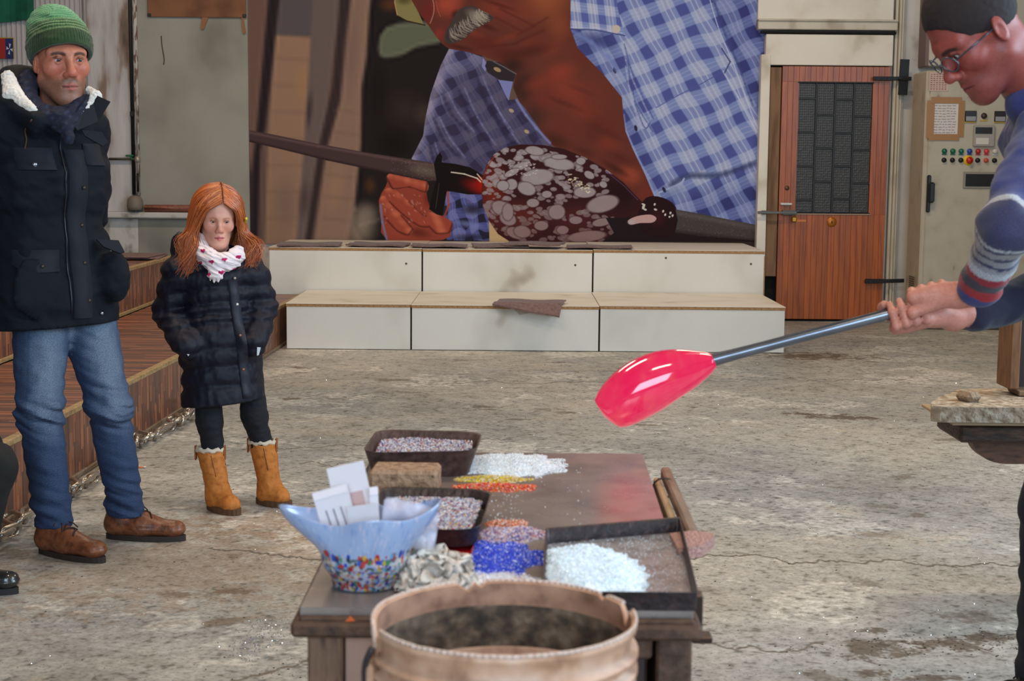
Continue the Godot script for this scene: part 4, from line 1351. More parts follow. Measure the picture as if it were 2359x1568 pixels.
func make_bleachers() -> void:
	var face := mottled("bench_front", [rgb(168, 158, 142), rgb(206, 202, 192), rgb(217, 215, 207), rgb(224, 222, 216)], [0.0, 0.12, 0.4, 1.0], Vector3(0.37, 0.31, 0.37), 0.5, 0.006, 4, 0.0, 0.0, true)
	var top := mottled("bench_top", [rgb(176, 160, 140), rgb(212, 202, 186), rgb(222, 214, 200), rgb(230, 222, 210)], [0.0, 0.14, 0.4, 1.0], Vector3(0.33, 0.6, 0.5), 0.5, 0.01, 4, 0.0, 0.0, true)
	var chip := mottled("chipboard_edge", [rgb(120, 88, 56), rgb(164, 124, 82), rgb(182, 142, 98)], [0.0, 0.5, 1.0], Vector3(4, 4, 4), 0.8, 0.03, 3)
	var where := ["at the left", "in the middle", "at the right end, nearest the door"]
	for tier in 2:
		var z0 := -10.34 if tier == 0 else -11.44
		var z1 := -11.43 if tier == 0 else -12.56
		var y1 := 0.315 if tier == 0 else 0.636
		var edges := [-1.55, -0.692, 0.597, 1.87] if tier == 0 else [-1.84, -0.682, 0.605, 1.9]
		for k in 3:
			var w: float = edges[k + 1] - edges[k] - 0.012
			var t := thing("seating_box", "white %s seating box %s of the row" % ["lower" if tier == 0 else "upper", where[k]], "seating", Vector3((edges[k] + edges[k + 1]) / 2, 0, (z0 + z1) / 2), 0.0, "white seating boxes")
			var d := absf(z1 - z0)
			var lift: float = [0.0, -0.003, 0.002][k]
			var st := begin()
			bx(st, Vector3(0, (y1 - 0.02) / 2 + 0.002, d / 2 - 0.009), Vector3(w, y1 - 0.024, 0.018), 0.002)
			put(st, "front_panel", face, t)
			for s in [-1, 1]:
				st = begin()
				bx(st, Vector3(s * (w / 2 - 0.009), (y1 - 0.02) / 2, -0.01), Vector3(0.018, y1 - 0.02, d - 0.04), 0.002)
				put(st, "side_panel", face, t)
			st = begin()
			bx(st, Vector3(0, y1 - 0.001 + lift, 0.003), Vector3(w + 0.01, 0.004, d), 0.001)
			put(st, "top_sheet", top, t)
			st = begin()
			bx(st, Vector3(0, y1 - 0.0135 + lift, 0.002), Vector3(w + 0.008, 0.021, d), 0.003)
			put(st, "top_board", chip, t)
			if tier == 1 and k == 2:
				st = begin()
				bx(st, Vector3(w / 2 + 0.003, 0.3, d / 2 - 0.012), Vector3(0.012, 0.6, 0.022), 0.002)
				put(st, "edge_strip", chip, t)
			if tier == 1:
				for s in ([[0.55, 0.54], [-0.1, 0.58]] if k == 2 else [[0.52, 0.52]]):
					st = begin()
					lathe(st, [Vector2(0, 0.003), Vector2(0.008, 0.002), Vector2(0.009, 0)], 8, Vector3(s[0] * (w / 1.3), s[1], d / 2), Basis(Vector3(1, 0, 0), PI / 2))
					put(st, "screw_head", plain(rgb(92, 66, 48), 0.5), t)
	# felt seat pads: on the upper tier from left to right, one on the lower
	var felt := mottled("brown_felt", [rgb(92, 72, 68), rgb(116, 92, 88), rgb(126, 102, 98)], [0.0, 0.5, 1.0], Vector3(3, 3, 3), 0.95, 0.02, 4, 0.15)
	felt.rim_enabled = true
	felt.rim = 0.3
	var order := ["first from the left on the white upper tier", "second from the left on the white upper tier", "third from the left on the white upper tier", "fourth on the white upper tier, half under its neighbour", "fifth on the white upper tier, overlapping its neighbour", "rightmost on the white upper tier"]
	var spots := [[-1.55, -11.62, 0.05, 0.47], [-1.03, -11.66, -0.1, 0.44], [-0.56, -11.62, 0.0, 0.42], [-0.1, -11.7, 0.08, 0.42], [0.16, -11.66, -0.18, 0.44], [0.66, -11.62, -0.05, 0.5]]
	for k in 7:
		var st := begin()
		var s: Array = spots[k] if k < 6 else [0.12, -10.42, -0.16, 0.46]
		var wid: float = s[3]
		var prev := []
		var n := 10
		for i in n + 1:
			var row := []
			for j in n + 1:
				var x: float = (float(i) / n - 0.5) * wid
				var z: float = (float(j) / n - 0.5) * 0.36
				var y := 0.012 + sin(i * 0.9 + k) * 0.003 + sin(j * 1.1 + k * 2) * 0.003
				if k == 6:
					# its front corner hangs over the edge
					var over: float = maxf(0.0, z - 0.10 + x * 0.32)
					y += -over * 0.5
				elif k == 3 or k == 4:
					y += 0.016 * (k - 3)
				row.append(Vector3(x, y, z))
			if i:
				for j in n:
					quad(st, prev[j], prev[j + 1], row[j + 1], row[j])
					var dn := Vector3(0, -0.012, 0)
					quad(st, prev[j] + dn, row[j] + dn, row[j + 1] + dn, prev[j + 1] + dn)
				for j in [0, n]:
					var dn := Vector3(0, -0.012, 0)
					if j == 0:
						quad(st, prev[j] + dn, prev[j], row[j], row[j] + dn)
					else:
						quad(st, prev[j], prev[j] + dn, row[j] + dn, row[j])
			if i == 0 or i == n:
				for j in n:
					var dn := Vector3(0, -0.012, 0)
					if i == 0:
						quad(st, row[j], row[j] + dn, row[j + 1] + dn, row[j + 1])
					else:
						quad(st, row[j] + dn, row[j], row[j + 1], row[j + 1] + dn)
			prev = row
		var label: String = "brown felt seat pad, " + (order[k] if k < 6 else "alone on the white lower tier with a corner hanging over")
		var o := put(st, "seat_pad", felt)
		tag(o, label, "seat pad", "brown felt seat pads")
		o.position = Vector3(s[0], (0.6455 if k < 6 else 0.3235) , s[1])
		o.rotation.y = s[2]
	var st2 := begin()
	slab(st2, PackedVector2Array([Vector2(-0.02, 0.0), Vector2(0.2, 0.01), Vector2(0.1, -0.035), Vector2(0.03, -0.05)]), 0.006, Vector3(0.02, 0.30, -10.33))
	tag(put(st2, "cloth_scrap", plain(rgb(176, 166, 150), 0.9)), "pale cloth scrap hanging below the lone lower seat pad", "cloth")


# ---------------------------------------------------------------- stage of printed laminate boards at the left

func laminate_materials() -> Array:
	var out := []
	var r := RandomNumberGenerator.new()
	r.seed = 77
	for k in 8:
		# flat print of a many-strip parquet: strips of several browns
		var w := 128
		var h := 256
		var im := Image.create(w, h, false, Image.FORMAT_RGB8)
		var x := 0
		while x < w:
			var sw := r.randi_range(9, 16)
			var y := -r.randi_range(0, 120)
			while y < h:
				var sh := r.randi_range(70, 190)
				var base: Color = [rgb(104, 68, 54), rgb(132, 84, 62), rgb(150, 94, 68), rgb(116, 76, 60), rgb(88, 64, 58), rgb(160, 104, 76), rgb(124, 76, 57)][r.randi() % 7]
				for i in sw:
					var g := r.randf_range(-0.04, 0.04) - (0.08 if i == 0 else 0.0)
					im.fill_rect(Rect2i(x + i, maxi(0, y), 1, sh), Color(base.r + g, base.g + g, base.b + g))
				y += sh
			x += sw
		var m := plain(Color.WHITE, 0.38)
		m.albedo_texture = ImageTexture.create_from_image(im)
		out.append(m)
	return out


# board with its print running from a to b along u (0..1) and the strips along v
func laminate_board(called: String, o: Vector3, u: Vector3, v: Vector3, thick: Vector3, m: Material, parent: Node) -> void:
	var st := begin()
	var a := o
	var b := o + u
	var c := o + u + v
	var d := o + v
	var i := 0
	for p in [[a, Vector2(0, 1)], [c, Vector2(1, 0)], [b, Vector2(1, 1)], [a, Vector2(0, 1)], [d, Vector2(0, 0)], [c, Vector2(1, 0)]]:
		st.set_uv(p[1])
		st.add_vertex(p[0])
	st.set_uv(Vector2(0.5, 0.5))
	quad(st, a, a - thick, b - thick, b)
	quad(st, b, b - thick, c - thick, c)
	quad(st, c, c - thick, d - thick, d)
	quad(st, d, d - thick, a - thick, a)
	put(st, called, m, parent)


func make_stage() -> void:
	var lam := laminate_materials()
	var trim := mottled("yellowed_trim", [rgb(128, 102, 66), rgb(166, 138, 94), rgb(182, 156, 116)], [0.0, 0.5, 1.0], Vector3(2, 2, 2), 0.45, 0.02, 3)
	var under := plain(rgb(48, 36, 30), 0.9)
	var r := RandomNumberGenerator.new()
	r.seed = 21
	# lower tier: its front runs from (-1.84, -3.5) to (-1.585, -11.4); it slants a little
	var front := func(z: float) -> float: return -1.783 + (-5.19 - z) * 0.0348
	for tier in 2:
		var y0 := 0.0 if tier == 0 else 0.285
		var y1 := 0.285 if tier == 0 else 0.575
		var t := thing("stage_tier", ["lower stage tier of red-brown laminate behind the chain", "upper stage tier of red-brown laminate behind the man's legs"][tier], "stage", Vector3.ZERO, 0.0, "laminate stage tiers")
		var za := -3.4
		var zb := -11.41 if tier == 0 else -11.25
		var n := 41 if tier == 0 else 40
		var core := begin()
		for k in n:
			var z := lerpf(za, zb, float(k) / n)
			var z2 := lerpf(za, zb, float(k + 1) / n)
			var xa: float = front.call(z) if tier == 0 else -2.5
			var xb: float = front.call(z2) if tier == 0 else -2.5
			var gap := Vector3(0, 0, -0.0012)
			laminate_board("riser_board", Vector3(xa, y0 + 0.012, z) + gap, Vector3(xb - xa, 0, z2 - z) - gap * 2, Vector3(0, y1 - y0 - 0.03, 0), Vector3(0.008, 0, 0), lam[r.randi() % 8], t)
			var deep := 0.72 if tier == 0 else 1.6
			var back := -2.484 if tier == 0 else -4.3
			laminate_board("top_board", Vector3(xa - 0.02, y1, z) + gap, Vector3(xb - xa, 0, z2 - z) - gap * 2, Vector3(back - xa + 0.02, 0, 0), Vector3(0, 0.008, 0), lam[r.randi() % 8], t)
			quad(core, Vector3(xa - 0.006, y0, z), Vector3(xb - 0.006, y0, z2), Vector3(xb - 0.006, y1 - 0.006, z2), Vector3(xa - 0.006, y1 - 0.006, z))
			quad(core, Vector3(xa - 0.006, y1 - 0.006, z), Vector3(xb - 0.006, y1 - 0.006, z2), Vector3(back, y1 - 0.006, z2), Vector3(back, y1 - 0.006, z))
		put(core, "frame", under, t)
		var st := begin()
		var xf: float = front.call(za) if tier == 0 else -2.5
		var xg: float = front.call(zb) if tier == 0 else -2.5
		var dir := Vector3(xg - xf, 0, zb - za)
		var turn := Basis(Vector3.UP, atan2(-dir.x, -dir.z))
		bx(st, Vector3((xf + xg) / 2 - 0.012, y1 - 0.006, (za + zb) / 2), Vector3(0.034, 0.026, dir.length()), 0.004, turn)
		put(st, "edge_trim", trim, t)
		st = begin()
		bx(st, Vector3((xf + xg) / 2 + 0.004, y0 + 0.012, (za + zb) / 2), Vector3(0.014, 0.022, dir.length()), 0.003, turn)
		put(st, "base_strip", trim if tier else mottled("dusty_strip", [rgb(96, 80, 64), rgb(128, 110, 90), rgb(140, 122, 102)], [0.0, 0.5, 1.0], Vector3(2, 2, 2), 0.7, 0.02, 3), t)
		if tier == 1:
			for k in 9:
				laminate_board("end_board", Vector3(-2.5 - k * 0.2, 0.0, -11.252), Vector3(-0.198, 0, 0), Vector3(0, 0.57, 0), Vector3(0, 0, 0.008), lam[k % 8], t)
			st = begin()
			bx(st, Vector3(-2.496, 0.43, -11.245), Vector3(0.014, 0.27, 0.02), 0.003)
			put(st, "corner_trim", trim, t)
	var st := begin()
	bx(st, Vector3(-2.70, 0.588, -10.95), Vector3(0.36, 0.012, 0.5), 0.004, Basis(Vector3.UP, 0.1))
	bx(st, Vector3(-2.72, 0.599, -10.9), Vector3(0.34, 0.010, 0.46), 0.004, Basis(Vector3.UP, -0.05))
	tag(put(st, "seat_pad", noise_felt()), "brown felt seat pad on the corner of the upper stage tier", "seat pad", "brown felt seat pads")


func noise_felt() -> StandardMaterial3D:
	var felt := mottled("brown_felt", [rgb(92, 72, 68), rgb(116, 92, 88), rgb(126, 102, 98)], [0.0, 0.5, 1.0], Vector3(3, 3, 3), 0.95, 0.02, 4, 0.15)
	return felt


# heavy steel chain lying along the foot of the stage
func make_chain() -> void:
	var t := thing("steel_chain", "heavy tarnished steel chain lying on the floor along the stage foot", "chain")
	var steel := mottled("old_steel", [rgb(130, 118, 102), rgb(186, 178, 166), rgb(206, 200, 190)], [0.0, 0.4, 1.0], Vector3(6, 6, 6), 0.3, 0.03, 3, 0.0, 0.9)
	var r := RandomNumberGenerator.new()
	r.seed = 8
	# one long link: a stadium of round bar
	var pts := []
	var half := 0.036
	var rad := 0.0225
	for k in 8:
		var a := -PI / 2 + PI * k / 7.0
		pts.append(Vector3(cos(a) * rad + half, sin(a) * rad, 0))
	for k in 8:
		var a := PI / 2 + PI * k / 7.0
		pts.append(Vector3(cos(a) * rad - half, sin(a) * rad, 0))
	var st := begin()
	tube(st, pts, 0.0092, 8, true, 1.0, Vector3(0, 0, 1))
	var link := finish(st)
	var z := -4.2
	var k := 0
	while z > -7.75:
		var x := -1.783 + (-5.19 - z) * 0.0348 + 0.088 + sin(z * 5.0) * 0.02 + r.randf_range(-0.008, 0.008)
		var o := MeshInstance3D.new()
		o.mesh = link
		o.name = "chain_link"
		o.set_surface_override_material(0, steel)
		var heap := k % 7 == 5 or k % 7 == 6
		var b := Basis(Vector3.UP, PI / 2 + r.randf_range(-0.28, 0.28) + (0.5 if heap else 0.0))
		b = b * Basis(Vector3(1, 0, 0), (0.35 if k % 2 else 1.15) + r.randf_range(-0.15, 0.15))
		o.basis = b
		o.position = Vector3(x, 0.010 + 0.0225 * absf(sin(0.35 if k % 2 else 1.15)) + (0.022 if heap else 0.004), z)
		t.add_child(o, true)
		z -= 0.082 if not heap else 0.05
		k += 1


# ---------------------------------------------------------------- the marver table in front

const TOP := 0.66


func make_table() -> void:
	var t := thing("marver_table", "low worktable with a brown steel plate, wooden posts and rusty rim", "table")
	var st := begin()
	var outline := PackedVector2Array([Vector2(-0.293, 2.07), Vector2(0.258, 2.07), Vector2(0.283, 3.225), Vector2(-0.288, 3.225)])
	# y of the outline is distance from the camera: turn it down flat
	var flat := Basis(Vector3(1, 0, 0), Vector3(0, 0, -1), Vector3(0, 1, 0))
	slab(st, outline, 0.012, Vector3(0, TOP - 0.006, 0), flat)
	var steel := mottled("marver_steel", [rgb(132, 119, 112), rgb(152, 138, 131), rgb(162, 148, 141)], [0.0, 0.5, 1.0], Vector3(1.6, 1.6, 1.6), 0.3, 0.008, 5, 0.0, 0.5)
	steel.roughness_texture = noise_tex("marver_rough", [Color(0.62, 0.62, 0.62), Color(0.8, 0.8, 0.8)], [0.2, 0.8], 0.012, 4, 12)
	steel.roughness = 0.42
	put(st, "steel_plate", steel, t)
	var rust := mottled("rust_wood", [rgb(50, 32, 24), rgb(82, 56, 40), rgb(104, 74, 54)], [0.0, 0.5, 1.0], Vector3(3, 3, 3), 0.7, 0.02, 5, 0.2)
	st = begin()
	bx(st, Vector3(-0.018, TOP - 0.018, -2.065), Vector3(0.552, 0.014, 0.012), 0.003)
	put(st, "rim_rail", rust, t)
	st = begin()
	bx(st, Vector3(-0.018, 0.632, -2.64), Vector3(0.574, 0.022, 1.18), 0.005)
	put(st, "ledge", rust, t)
	var post := mottled("worn_post", [rgb(58, 38, 30), rgb(124, 92, 72), rgb(140, 106, 84)], [0.0, 0.45, 1.0], Vector3(5, 0.9, 5), 0.75, 0.02, 5, 0.3)
	for s in [[-0.259, -2.095], [0.232, -2.095], [-0.255, -3.18], [0.245, -3.18]]:
		st = begin()
		bx(st, Vector3(s[0], 0.31, s[1]), Vector3(0.05, 0.62, 0.05), 0.004)
		put(st, "leg", post if s[0] < 0 else rust, t)
	st = begin()
	bx(st, Vector3(-0.11, 0.33, -2.092), Vector3(0.244, 0.57, 0.02), 0.002)
	put(st, "front_panel", mottled("pink_board", [rgb(150, 110, 92), rgb(186, 146, 126), rgb(196, 158, 138)], [0.0, 0.5, 1.0], Vector3(1, 1, 1), 0.8, 0.01, 4), t)
	st = begin()
	bx(st, Vector3(0.105, 0.33, -2.09), Vector3(0.18, 0.57, 0.02), 0.004)
	put(st, "cupboard_door", mottled("dark_door", [rgb(34, 22, 18), rgb(58, 40, 34), rgb(70, 50, 42)], [0.0, 0.5, 1.0], Vector3(2, 0.5, 2), 0.6, 0.02, 4), t)
	st = begin()
	bx(st, Vector3(0.178, 0.5, -2.076), Vector3(0.03, 0.07, 0.012), 0.002)
	put(st, "hinge", plain(rgb(38, 28, 24), 0.5, 0.5), t)
	st = begin()
	bx(st, Vector3(0.105, 0.606, -2.072), Vector3(0.19, 0.03, 0.02), 0.004)
	put(st, "front_rail", rust, t)
	for s in [-0.268, 0.255]:
		st = begin()
		bx(st, Vector3(s, 0.33, -2.64), Vector3(0.012, 0.56, 1.02), 0.002)
		put(st, "side_panel", rust, t)
	st = begin()
	bx(st, Vector3(-0.005, 0.33, -3.2), Vector3(0.46, 0.56, 0.014), 0.002)
	put(st, "back_panel", rust, t)
	st = begin()
	bx(st, Vector3(0.276, 0.622, -2.17), Vector3(0.012, 0.07, 0.03), 0.002)
	bx(st, Vector3(0.282, 0.59, -2.17), Vector3(0.03, 0.01, 0.034), 0.002)
	put(st, "steel_bracket", plain(rgb(60, 46, 40), 0.4, 0.7), t)

	# two wired laths along the right side of the table
	var b := thing("wooden_lath", "two weathered wooden laths wired together along the right side of the table", "lath", Vector3(0.305, 0.628, -2.80))
	var wood := mottled("weathered_lath", [rgb(84, 66, 54), rgb(124, 104, 88), rgb(140, 120, 102)], [0.0, 0.5, 1.0], Vector3(3, 3, 0.5), 0.85, 0.02, 5, 0.2)
	var tip := Basis(Vector3.UP, -0.012)
	st = begin()
	bx(st, Vector3(0.014, 0.012, 0.0), Vector3(0.020, 0.026, 0.64), 0.004, tip)
	put(st, "outer_lath", wood, b)
	st = begin()
	bx(st, Vector3(-0.009, 0.0, 0.02), Vector3(0.014, 0.03, 0.56), 0.003, tip)
	put(st, "inner_lath", mottled("pale_lath", [rgb(128, 104, 76), rgb(166, 142, 110), rgb(176, 152, 122)], [0.0, 0.5, 1.0], Vector3(3, 3, 0.5), 0.85, 0.02, 4), b)
	st = begin()
	for k in 2:
		var ring := []
		for j in 12:
			var a := TAU * j / 12.0
			ring.append(Vector3(0.004 + cos(a) * 0.024, 0.007 + sin(a) * 0.02, -0.2 + k * 0.006))
		tube(st, ring, 0.0015, 5, true)
	put(st, "wire", plain(rgb(50, 44, 40), 0.4, 0.6), b)
	st = begin()
	bx(st, Vector3(-0.026, -0.008, -0.22), Vector3(0.03, 0.012, 0.03), 0.002)
	bx(st, Vector3(-0.026, -0.008, 0.24), Vector3(0.03, 0.012, 0.03), 0.002)
	put(st, "bracket", plain(rgb(48, 34, 28), 0.5, 0.6), b)
	# pink broken stone beside the white tray
	st = begin()
	var r := RandomNumberGenerator.new()
	r.seed = 12
	var hull := PackedVector2Array([Vector2(-0.03, 0.055), Vector2(-0.033, -0.045), Vector2(0.004, -0.065), Vector2(0.028, -0.06), Vector2(0.042, -0.045), Vector2(0.036, -0.02), Vector2(0.012, 0.03)])
	slab(st, hull, 0.02, Vector3.ZERO, Basis(Vector3(1, 0, 0), Vector3(0, 0, 1), Vector3(0, -1, 0)) * Basis(Vector3(1, 0, 0), 0.0))
	var o := put(st, "stone_chunk", mottled("pink_stone", [rgb(146, 96, 86), rgb(186, 142, 130), rgb(204, 168, 158)], [0.0, 0.5, 1.0], Vector3(9, 9, 9), 0.85, 0.03, 5, 0.6))
	o.position = Vector3(0.297, 0.663, -2.42)
	tag(o, "broken pinkish stone piece lying beside the laths right of the white tray", "stone")


# pan with rounded corners: outline at the rim, floor drawn in; walls of sheet steel
func pan(called: String, label: String, rim: Array, height: float, inset: float, m: Material, corner: float, base_y: float, group := "", floor_m: Material = null) -> Dictionary:
	var c := Vector2.ZERO
	for p in rim:
		c += p / rim.size()
	var t := thing(called, label, "tray", Vector3(c.x, base_y, c.y), 0.0, group)
	var ring := []
	for k in rim.size():
		var p: Vector2 = rim[k] - c
		var a: Vector2 = rim[(k - 1 + rim.size()) % rim.size()] - c
		var b: Vector2 = rim[(k + 1) % rim.size()] - c
		var pa := p + (a - p).normalized() * corner
		var pb := p + (b - p).normalized() * corner
		for j in 6:
			var u := j / 5.0
			ring.append(pa.lerp(p, u).lerp(p.lerp(pb, u), u))
	var n := ring.size()
	var levels := [[0.0, 1.0, inset], [height, 1.0, 0.0], [height + 0.002, 1.0, -0.0015], [height + 0.0005, 1.0, 0.003], [0.003, 1.0, inset + 0.003]]
	var rings := []
	for l in levels:
		var row := []
		for q in ring:
			var d: Vector2 = q
			var s: Vector2 = d - d.normalized() * l[2]
			row.append(Vector3(s.x, l[0], s.y))
		rings.append(row)
	var st := begin()
	st.set_smooth_group(1)
	for k in rings.size() - 1:
		for j in n:
			var j2 := (j + 1) % n
			quad(st, rings[k][j2], rings[k][j], rings[k + 1][j], rings[k + 1][j2])
	put(st, "wall", m, t)
	st = begin()
	for j in n:
		var j2 := (j + 1) % n
		tri(st, Vector3(0, 0.003, 0), rings[4][j2], rings[4][j])
		tri(st, Vector3(0, 0.0, 0), rings[0][j], rings[0][j2])
	put(st, "floor_sheet", floor_m if floor_m else m, t)
	return {"node": t, "ring": ring, "center": c}


func grain_mesh() -> ArrayMesh:
	var st := begin()
	var p := [Vector3(0.9, 0.1, 0), Vector3(-0.3, 0.2, 0.85), Vector3(-0.6, -0.1, -0.7), Vector3(0.1, 0.8, 0.1), Vector3(0.05, -0.7, 0.1)]
	for f in [[0, 3, 1], [1, 3, 2], [2, 3, 0], [0, 1, 4], [1, 2, 4], [2, 0, 4]]:
		tri(st, p[f[0]], p[f[2]], p[f[1]])
	return finish(st)


func frit_color(r: RandomNumberGenerator, mix: Array) -> Color:
	var total := 0.0
	for e in mix:
		total += e[1]
	var w := r.randf() * total
	for e in mix:
		w -= e[1]
		if w <= 0.0:
			var c: Color = e[0]
			var g := r.randf_range(0.85, 1.1)
			return Color(c.r * g, c.g * g, c.b * g).srgb_to_linear()
	return mix[0][0]


# loose crushed glass: grains heaped by the given height function inside an accepted area
func frit(called: String, label: String, x0: float, x1: float, z0: float, z1: float, count: int, size: float, height: Callable, mix: Array, seed_: int, base: Material = null) -> void:
	var r := RandomNumberGenerator.new()
	r.seed = seed_
	var xf := []
	var cols := []
	var tries := 0
	while xf.size() < count and tries < count * 8:
		tries += 1
		var x := r.randf_range(x0, x1)
		var z := r.randf_range(z0, z1)
		var h: float = height.call(x, z)
		if h < 0.0 or (h < 1.0 and r.randf() > h * 900.0 + 0.25 and h < 0.001):
			continue
		var s := size * r.randf_range(0.55, 1.25)
		var b := Basis.from_euler(Vector3(r.randf() * TAU, r.randf() * TAU, r.randf() * TAU)).scaled(Vector3(s, s * r.randf_range(0.6, 1.0), s))
		xf.append(Transform3D(b, Vector3(x, h + r.randf_range(0.0, size * 0.6), z)))
		cols.append(frit_color(r, mix))
	var m := plain(Color.WHITE, 0.25)
	m.vertex_color_use_as_albedo = true
	var t := scatter(called, grain_mesh(), m, xf, cols)
	tag(t, label, "glass frit")
	if base:
		var st := begin()
		st.set_smooth_group(1)
		var n := 26
		for i in n:
			for j in n:
				var v := []
				var low := false
				for d in [[0, 0], [0, 1], [1, 1], [1, 0]]:
					var x := lerpf(x0, x1, (i + d[0]) / float(n))
					var z := lerpf(z0, z1, (j + d[1]) / float(n))
					var h: float = height.call(x, z)
					low = low or h < 0.0
					v.append(Vector3(x, h, z))
				if not low:
					quad(st, v[0], v[1], v[2], v[3])
		var o := put(st, "mound", base, t)
		o.set_meta("kind", "stuff")


func make_table_things() -> void:
	var rusty := mottled("rusty_pan", [rgb(44, 30, 30), rgb(76, 56, 54), rgb(96, 74, 70)], [0.0, 0.5, 1.0], Vector3(4, 4, 4), 0.5, 0.02, 5, 0.15, 0.3)
	var dark := mottled("dark_pan", [rgb(34, 26, 28), rgb(54, 44, 46), rgb(84, 56, 50)], [0.0, 0.6, 1.0], Vector3(4, 4, 4), 0.45, 0.02, 5, 0.15, 0.3)
	var white := rgb(226, 234, 238)
	var confetti := [[rgb(214, 212, 216), 52.0], [rgb(150, 150, 168), 14.0], [rgb(40, 44, 140), 14.0], [rgb(176, 40, 48), 10.0], [rgb(214, 170, 60), 6.0], [rgb(190, 110, 90), 5.0], [rgb(60, 110, 90), 2.0]]
	# far pan
	var rim := [Vector2(-0.284, -3.185), Vector2(-0.062, -3.165), Vector2(-0.068, -2.955), Vector2(-0.292, -2.925)]
	pan("frit_tray", "rusty rounded pan of mixed glass grains at the far left of the table", rim, 0.054, 0.02, rusty, 0.05, TOP, "pans of glass grains")
	var inside := func(poly: PackedVector2Array, x: float, z: float) -> bool: return Geometry2D.is_point_in_polygon(Vector2(x, z), poly)
	var pa := PackedVector2Array([Vector2(-0.255, -3.165), Vector2(-0.1, -3.155), Vector2(-0.078, -3.13), Vector2(-0.083, -2.99), Vector2(-0.1, -2.972), Vector2(-0.255, -2.955), Vector2(-0.275, -2.97), Vector2(-0.27, -3.14)])
	frit("mixed_frit", "many-coloured glass grains in the far rusty pan behind the brick", -0.275, -0.08, -3.165, -2.955, 4200, 0.0024, func(x: float, z: float) -> float: return (TOP + 0.040 + 0.004 * sin(x * 40.0) * sin(z * 34.0)) if inside.call(pa, x, z) else -1.0, confetti, 101, plain(rgb(150, 140, 150), 0.8))
	# near pan, standing on a red one
	rim = [Vector2(-0.232, -2.668), Vector2(-0.033, -2.648), Vector2(-0.048, -2.352), Vector2(-0.215, -2.352)]
	pan("frit_tray", "dark rounded pan of mixed glass grains right behind the glass vase", rim, 0.030, 0.012, dark, 0.045, TOP + 0.0125, "pans of glass grains")
	var pb := PackedVector2Array([Vector2(-0.2, -2.65), Vector2(-0.07, -2.64), Vector2(-0.048, -2.61), Vector2(-0.062, -2.39), Vector2(-0.085, -2.368), Vector2(-0.18, -2.368), Vector2(-0.2, -2.39), Vector2(-0.215, -2.62)])
	frit("mixed_frit", "many-coloured glass grains heaped in the pan behind the vase", -0.225, -0.04, -2.66, -2.36, 5200, 0.0024, func(x: float, z: float) -> float: return (TOP + 0.028 + 0.010 * exp(-((x + 0.12) ** 2 + (z + 2.52) ** 2) / 0.008)) if inside.call(pb, x, z) else -1.0, confetti, 102, plain(rgb(150, 136, 146), 0.8))
	rim = [Vector2(-0.225, -2.62), Vector2(-0.05, -2.62), Vector2(-0.062, -2.315), Vector2(-0.205, -2.315)]
	pan("red_tray", "bright red shallow tray under the near dark pan", rim, 0.008, 0.003, plain(rgb(170, 18, 26), 0.35), 0.02, TOP + 0.001)
	# big sheet-steel tray of white grains at the right
	rim = [Vector2(0.058, -2.425), Vector2(0.286, -2.515), Vector2(0.262, -2.062), Vector2(0.045, -2.062)]
	pan("frit_tray", "square black steel tray heaped with white glass grains at the right", rim, 0.026, 0.002, dark, 0.006, TOP + 0.001, "pans of glass grains", mottled("dusty_sheet", [rgb(92, 82, 82), rgb(124, 116, 116), rgb(138, 132, 134)], [0.0, 0.5, 1.0], Vector3(3, 3, 3), 0.5, 0.015, 4))
	var pc := PackedVector2Array([Vector2(0.061, -2.42), Vector2(0.282, -2.505), Vector2(0.258, -2.066), Vector2(0.048, -2.066)])
	var heap := func(x: float, z: float) -> float:
		if not inside.call(pc, x, z):
			return -1.0
		var d := sqrt(((x - 0.115) / 0.092) ** 2 + ((z + 2.215) / 0.205) ** 2) + 0.06 * sin(x * 90.0 + z * 60.0) * sin(z * 75.0)
		return TOP + 0.004 + 0.022 * smoothstep(1.0, 0.35, d) if d < 1.0 else -1.0
	frit("white_frit", "heap of bluish white glass grains in the black steel tray", 0.045, 0.285, -2.5, -2.066, 9000, 0.0021, heap, [[rgb(234, 244, 250), 1.0], [rgb(222, 236, 246), 1.0]], 103, plain(rgb(232, 240, 246), 0.7))
	frit("frit_dust", "thin scattering of glass dust over the bare right side of the steel tray", 0.06, 0.28, -2.49, -2.07, 2200, 0.0011, func(x: float, z: float) -> float: return TOP + 0.0045 if inside.call(pc, x, z) else -1.0, [[rgb(214, 220, 226), 1.0]], 104)
	# heaps lying on the plate
	var oval := func(cx: float, cz: float, rx: float, rz: float, tall: float) -> Callable:
		return func(x: float, z: float) -> float:
			var d := sqrt(((x - cx) / rx) ** 2 + ((z - cz) / rz) ** 2) + 0.10 * sin(x * 130.0 + cz * 9.0) + 0.10 * sin(z * 110.0 + x * 50.0)
			return TOP + tall * (1.0 - d * d) if d < 1.0 else (TOP if d < 1.25 else -1.0)
	var snow := [[rgb(232, 238, 242), 1.0], [rgb(220, 228, 234), 1.0]]
	frit("white_frit", "low heap of white glass grains at the far edge of the steel plate", -0.11, 0.13, -3.215, -2.96, 5200, 0.0021, oval.call(0.004, -3.09, 0.088, 0.105, 0.012), snow, 111, plain(rgb(226, 232, 236), 0.7))
	frit("yellow_frit", "streak of yellow glass grains between white and red ones", -0.12, 0.06, -2.995, -2.90, 1900, 0.0019, oval.call(-0.038, -2.945, 0.058, 0.032, 0.003), [[rgb(222, 196, 40), 3.0], [rgb(226, 150, 40), 1.0], [rgb(220, 220, 214), 1.0]], 112)
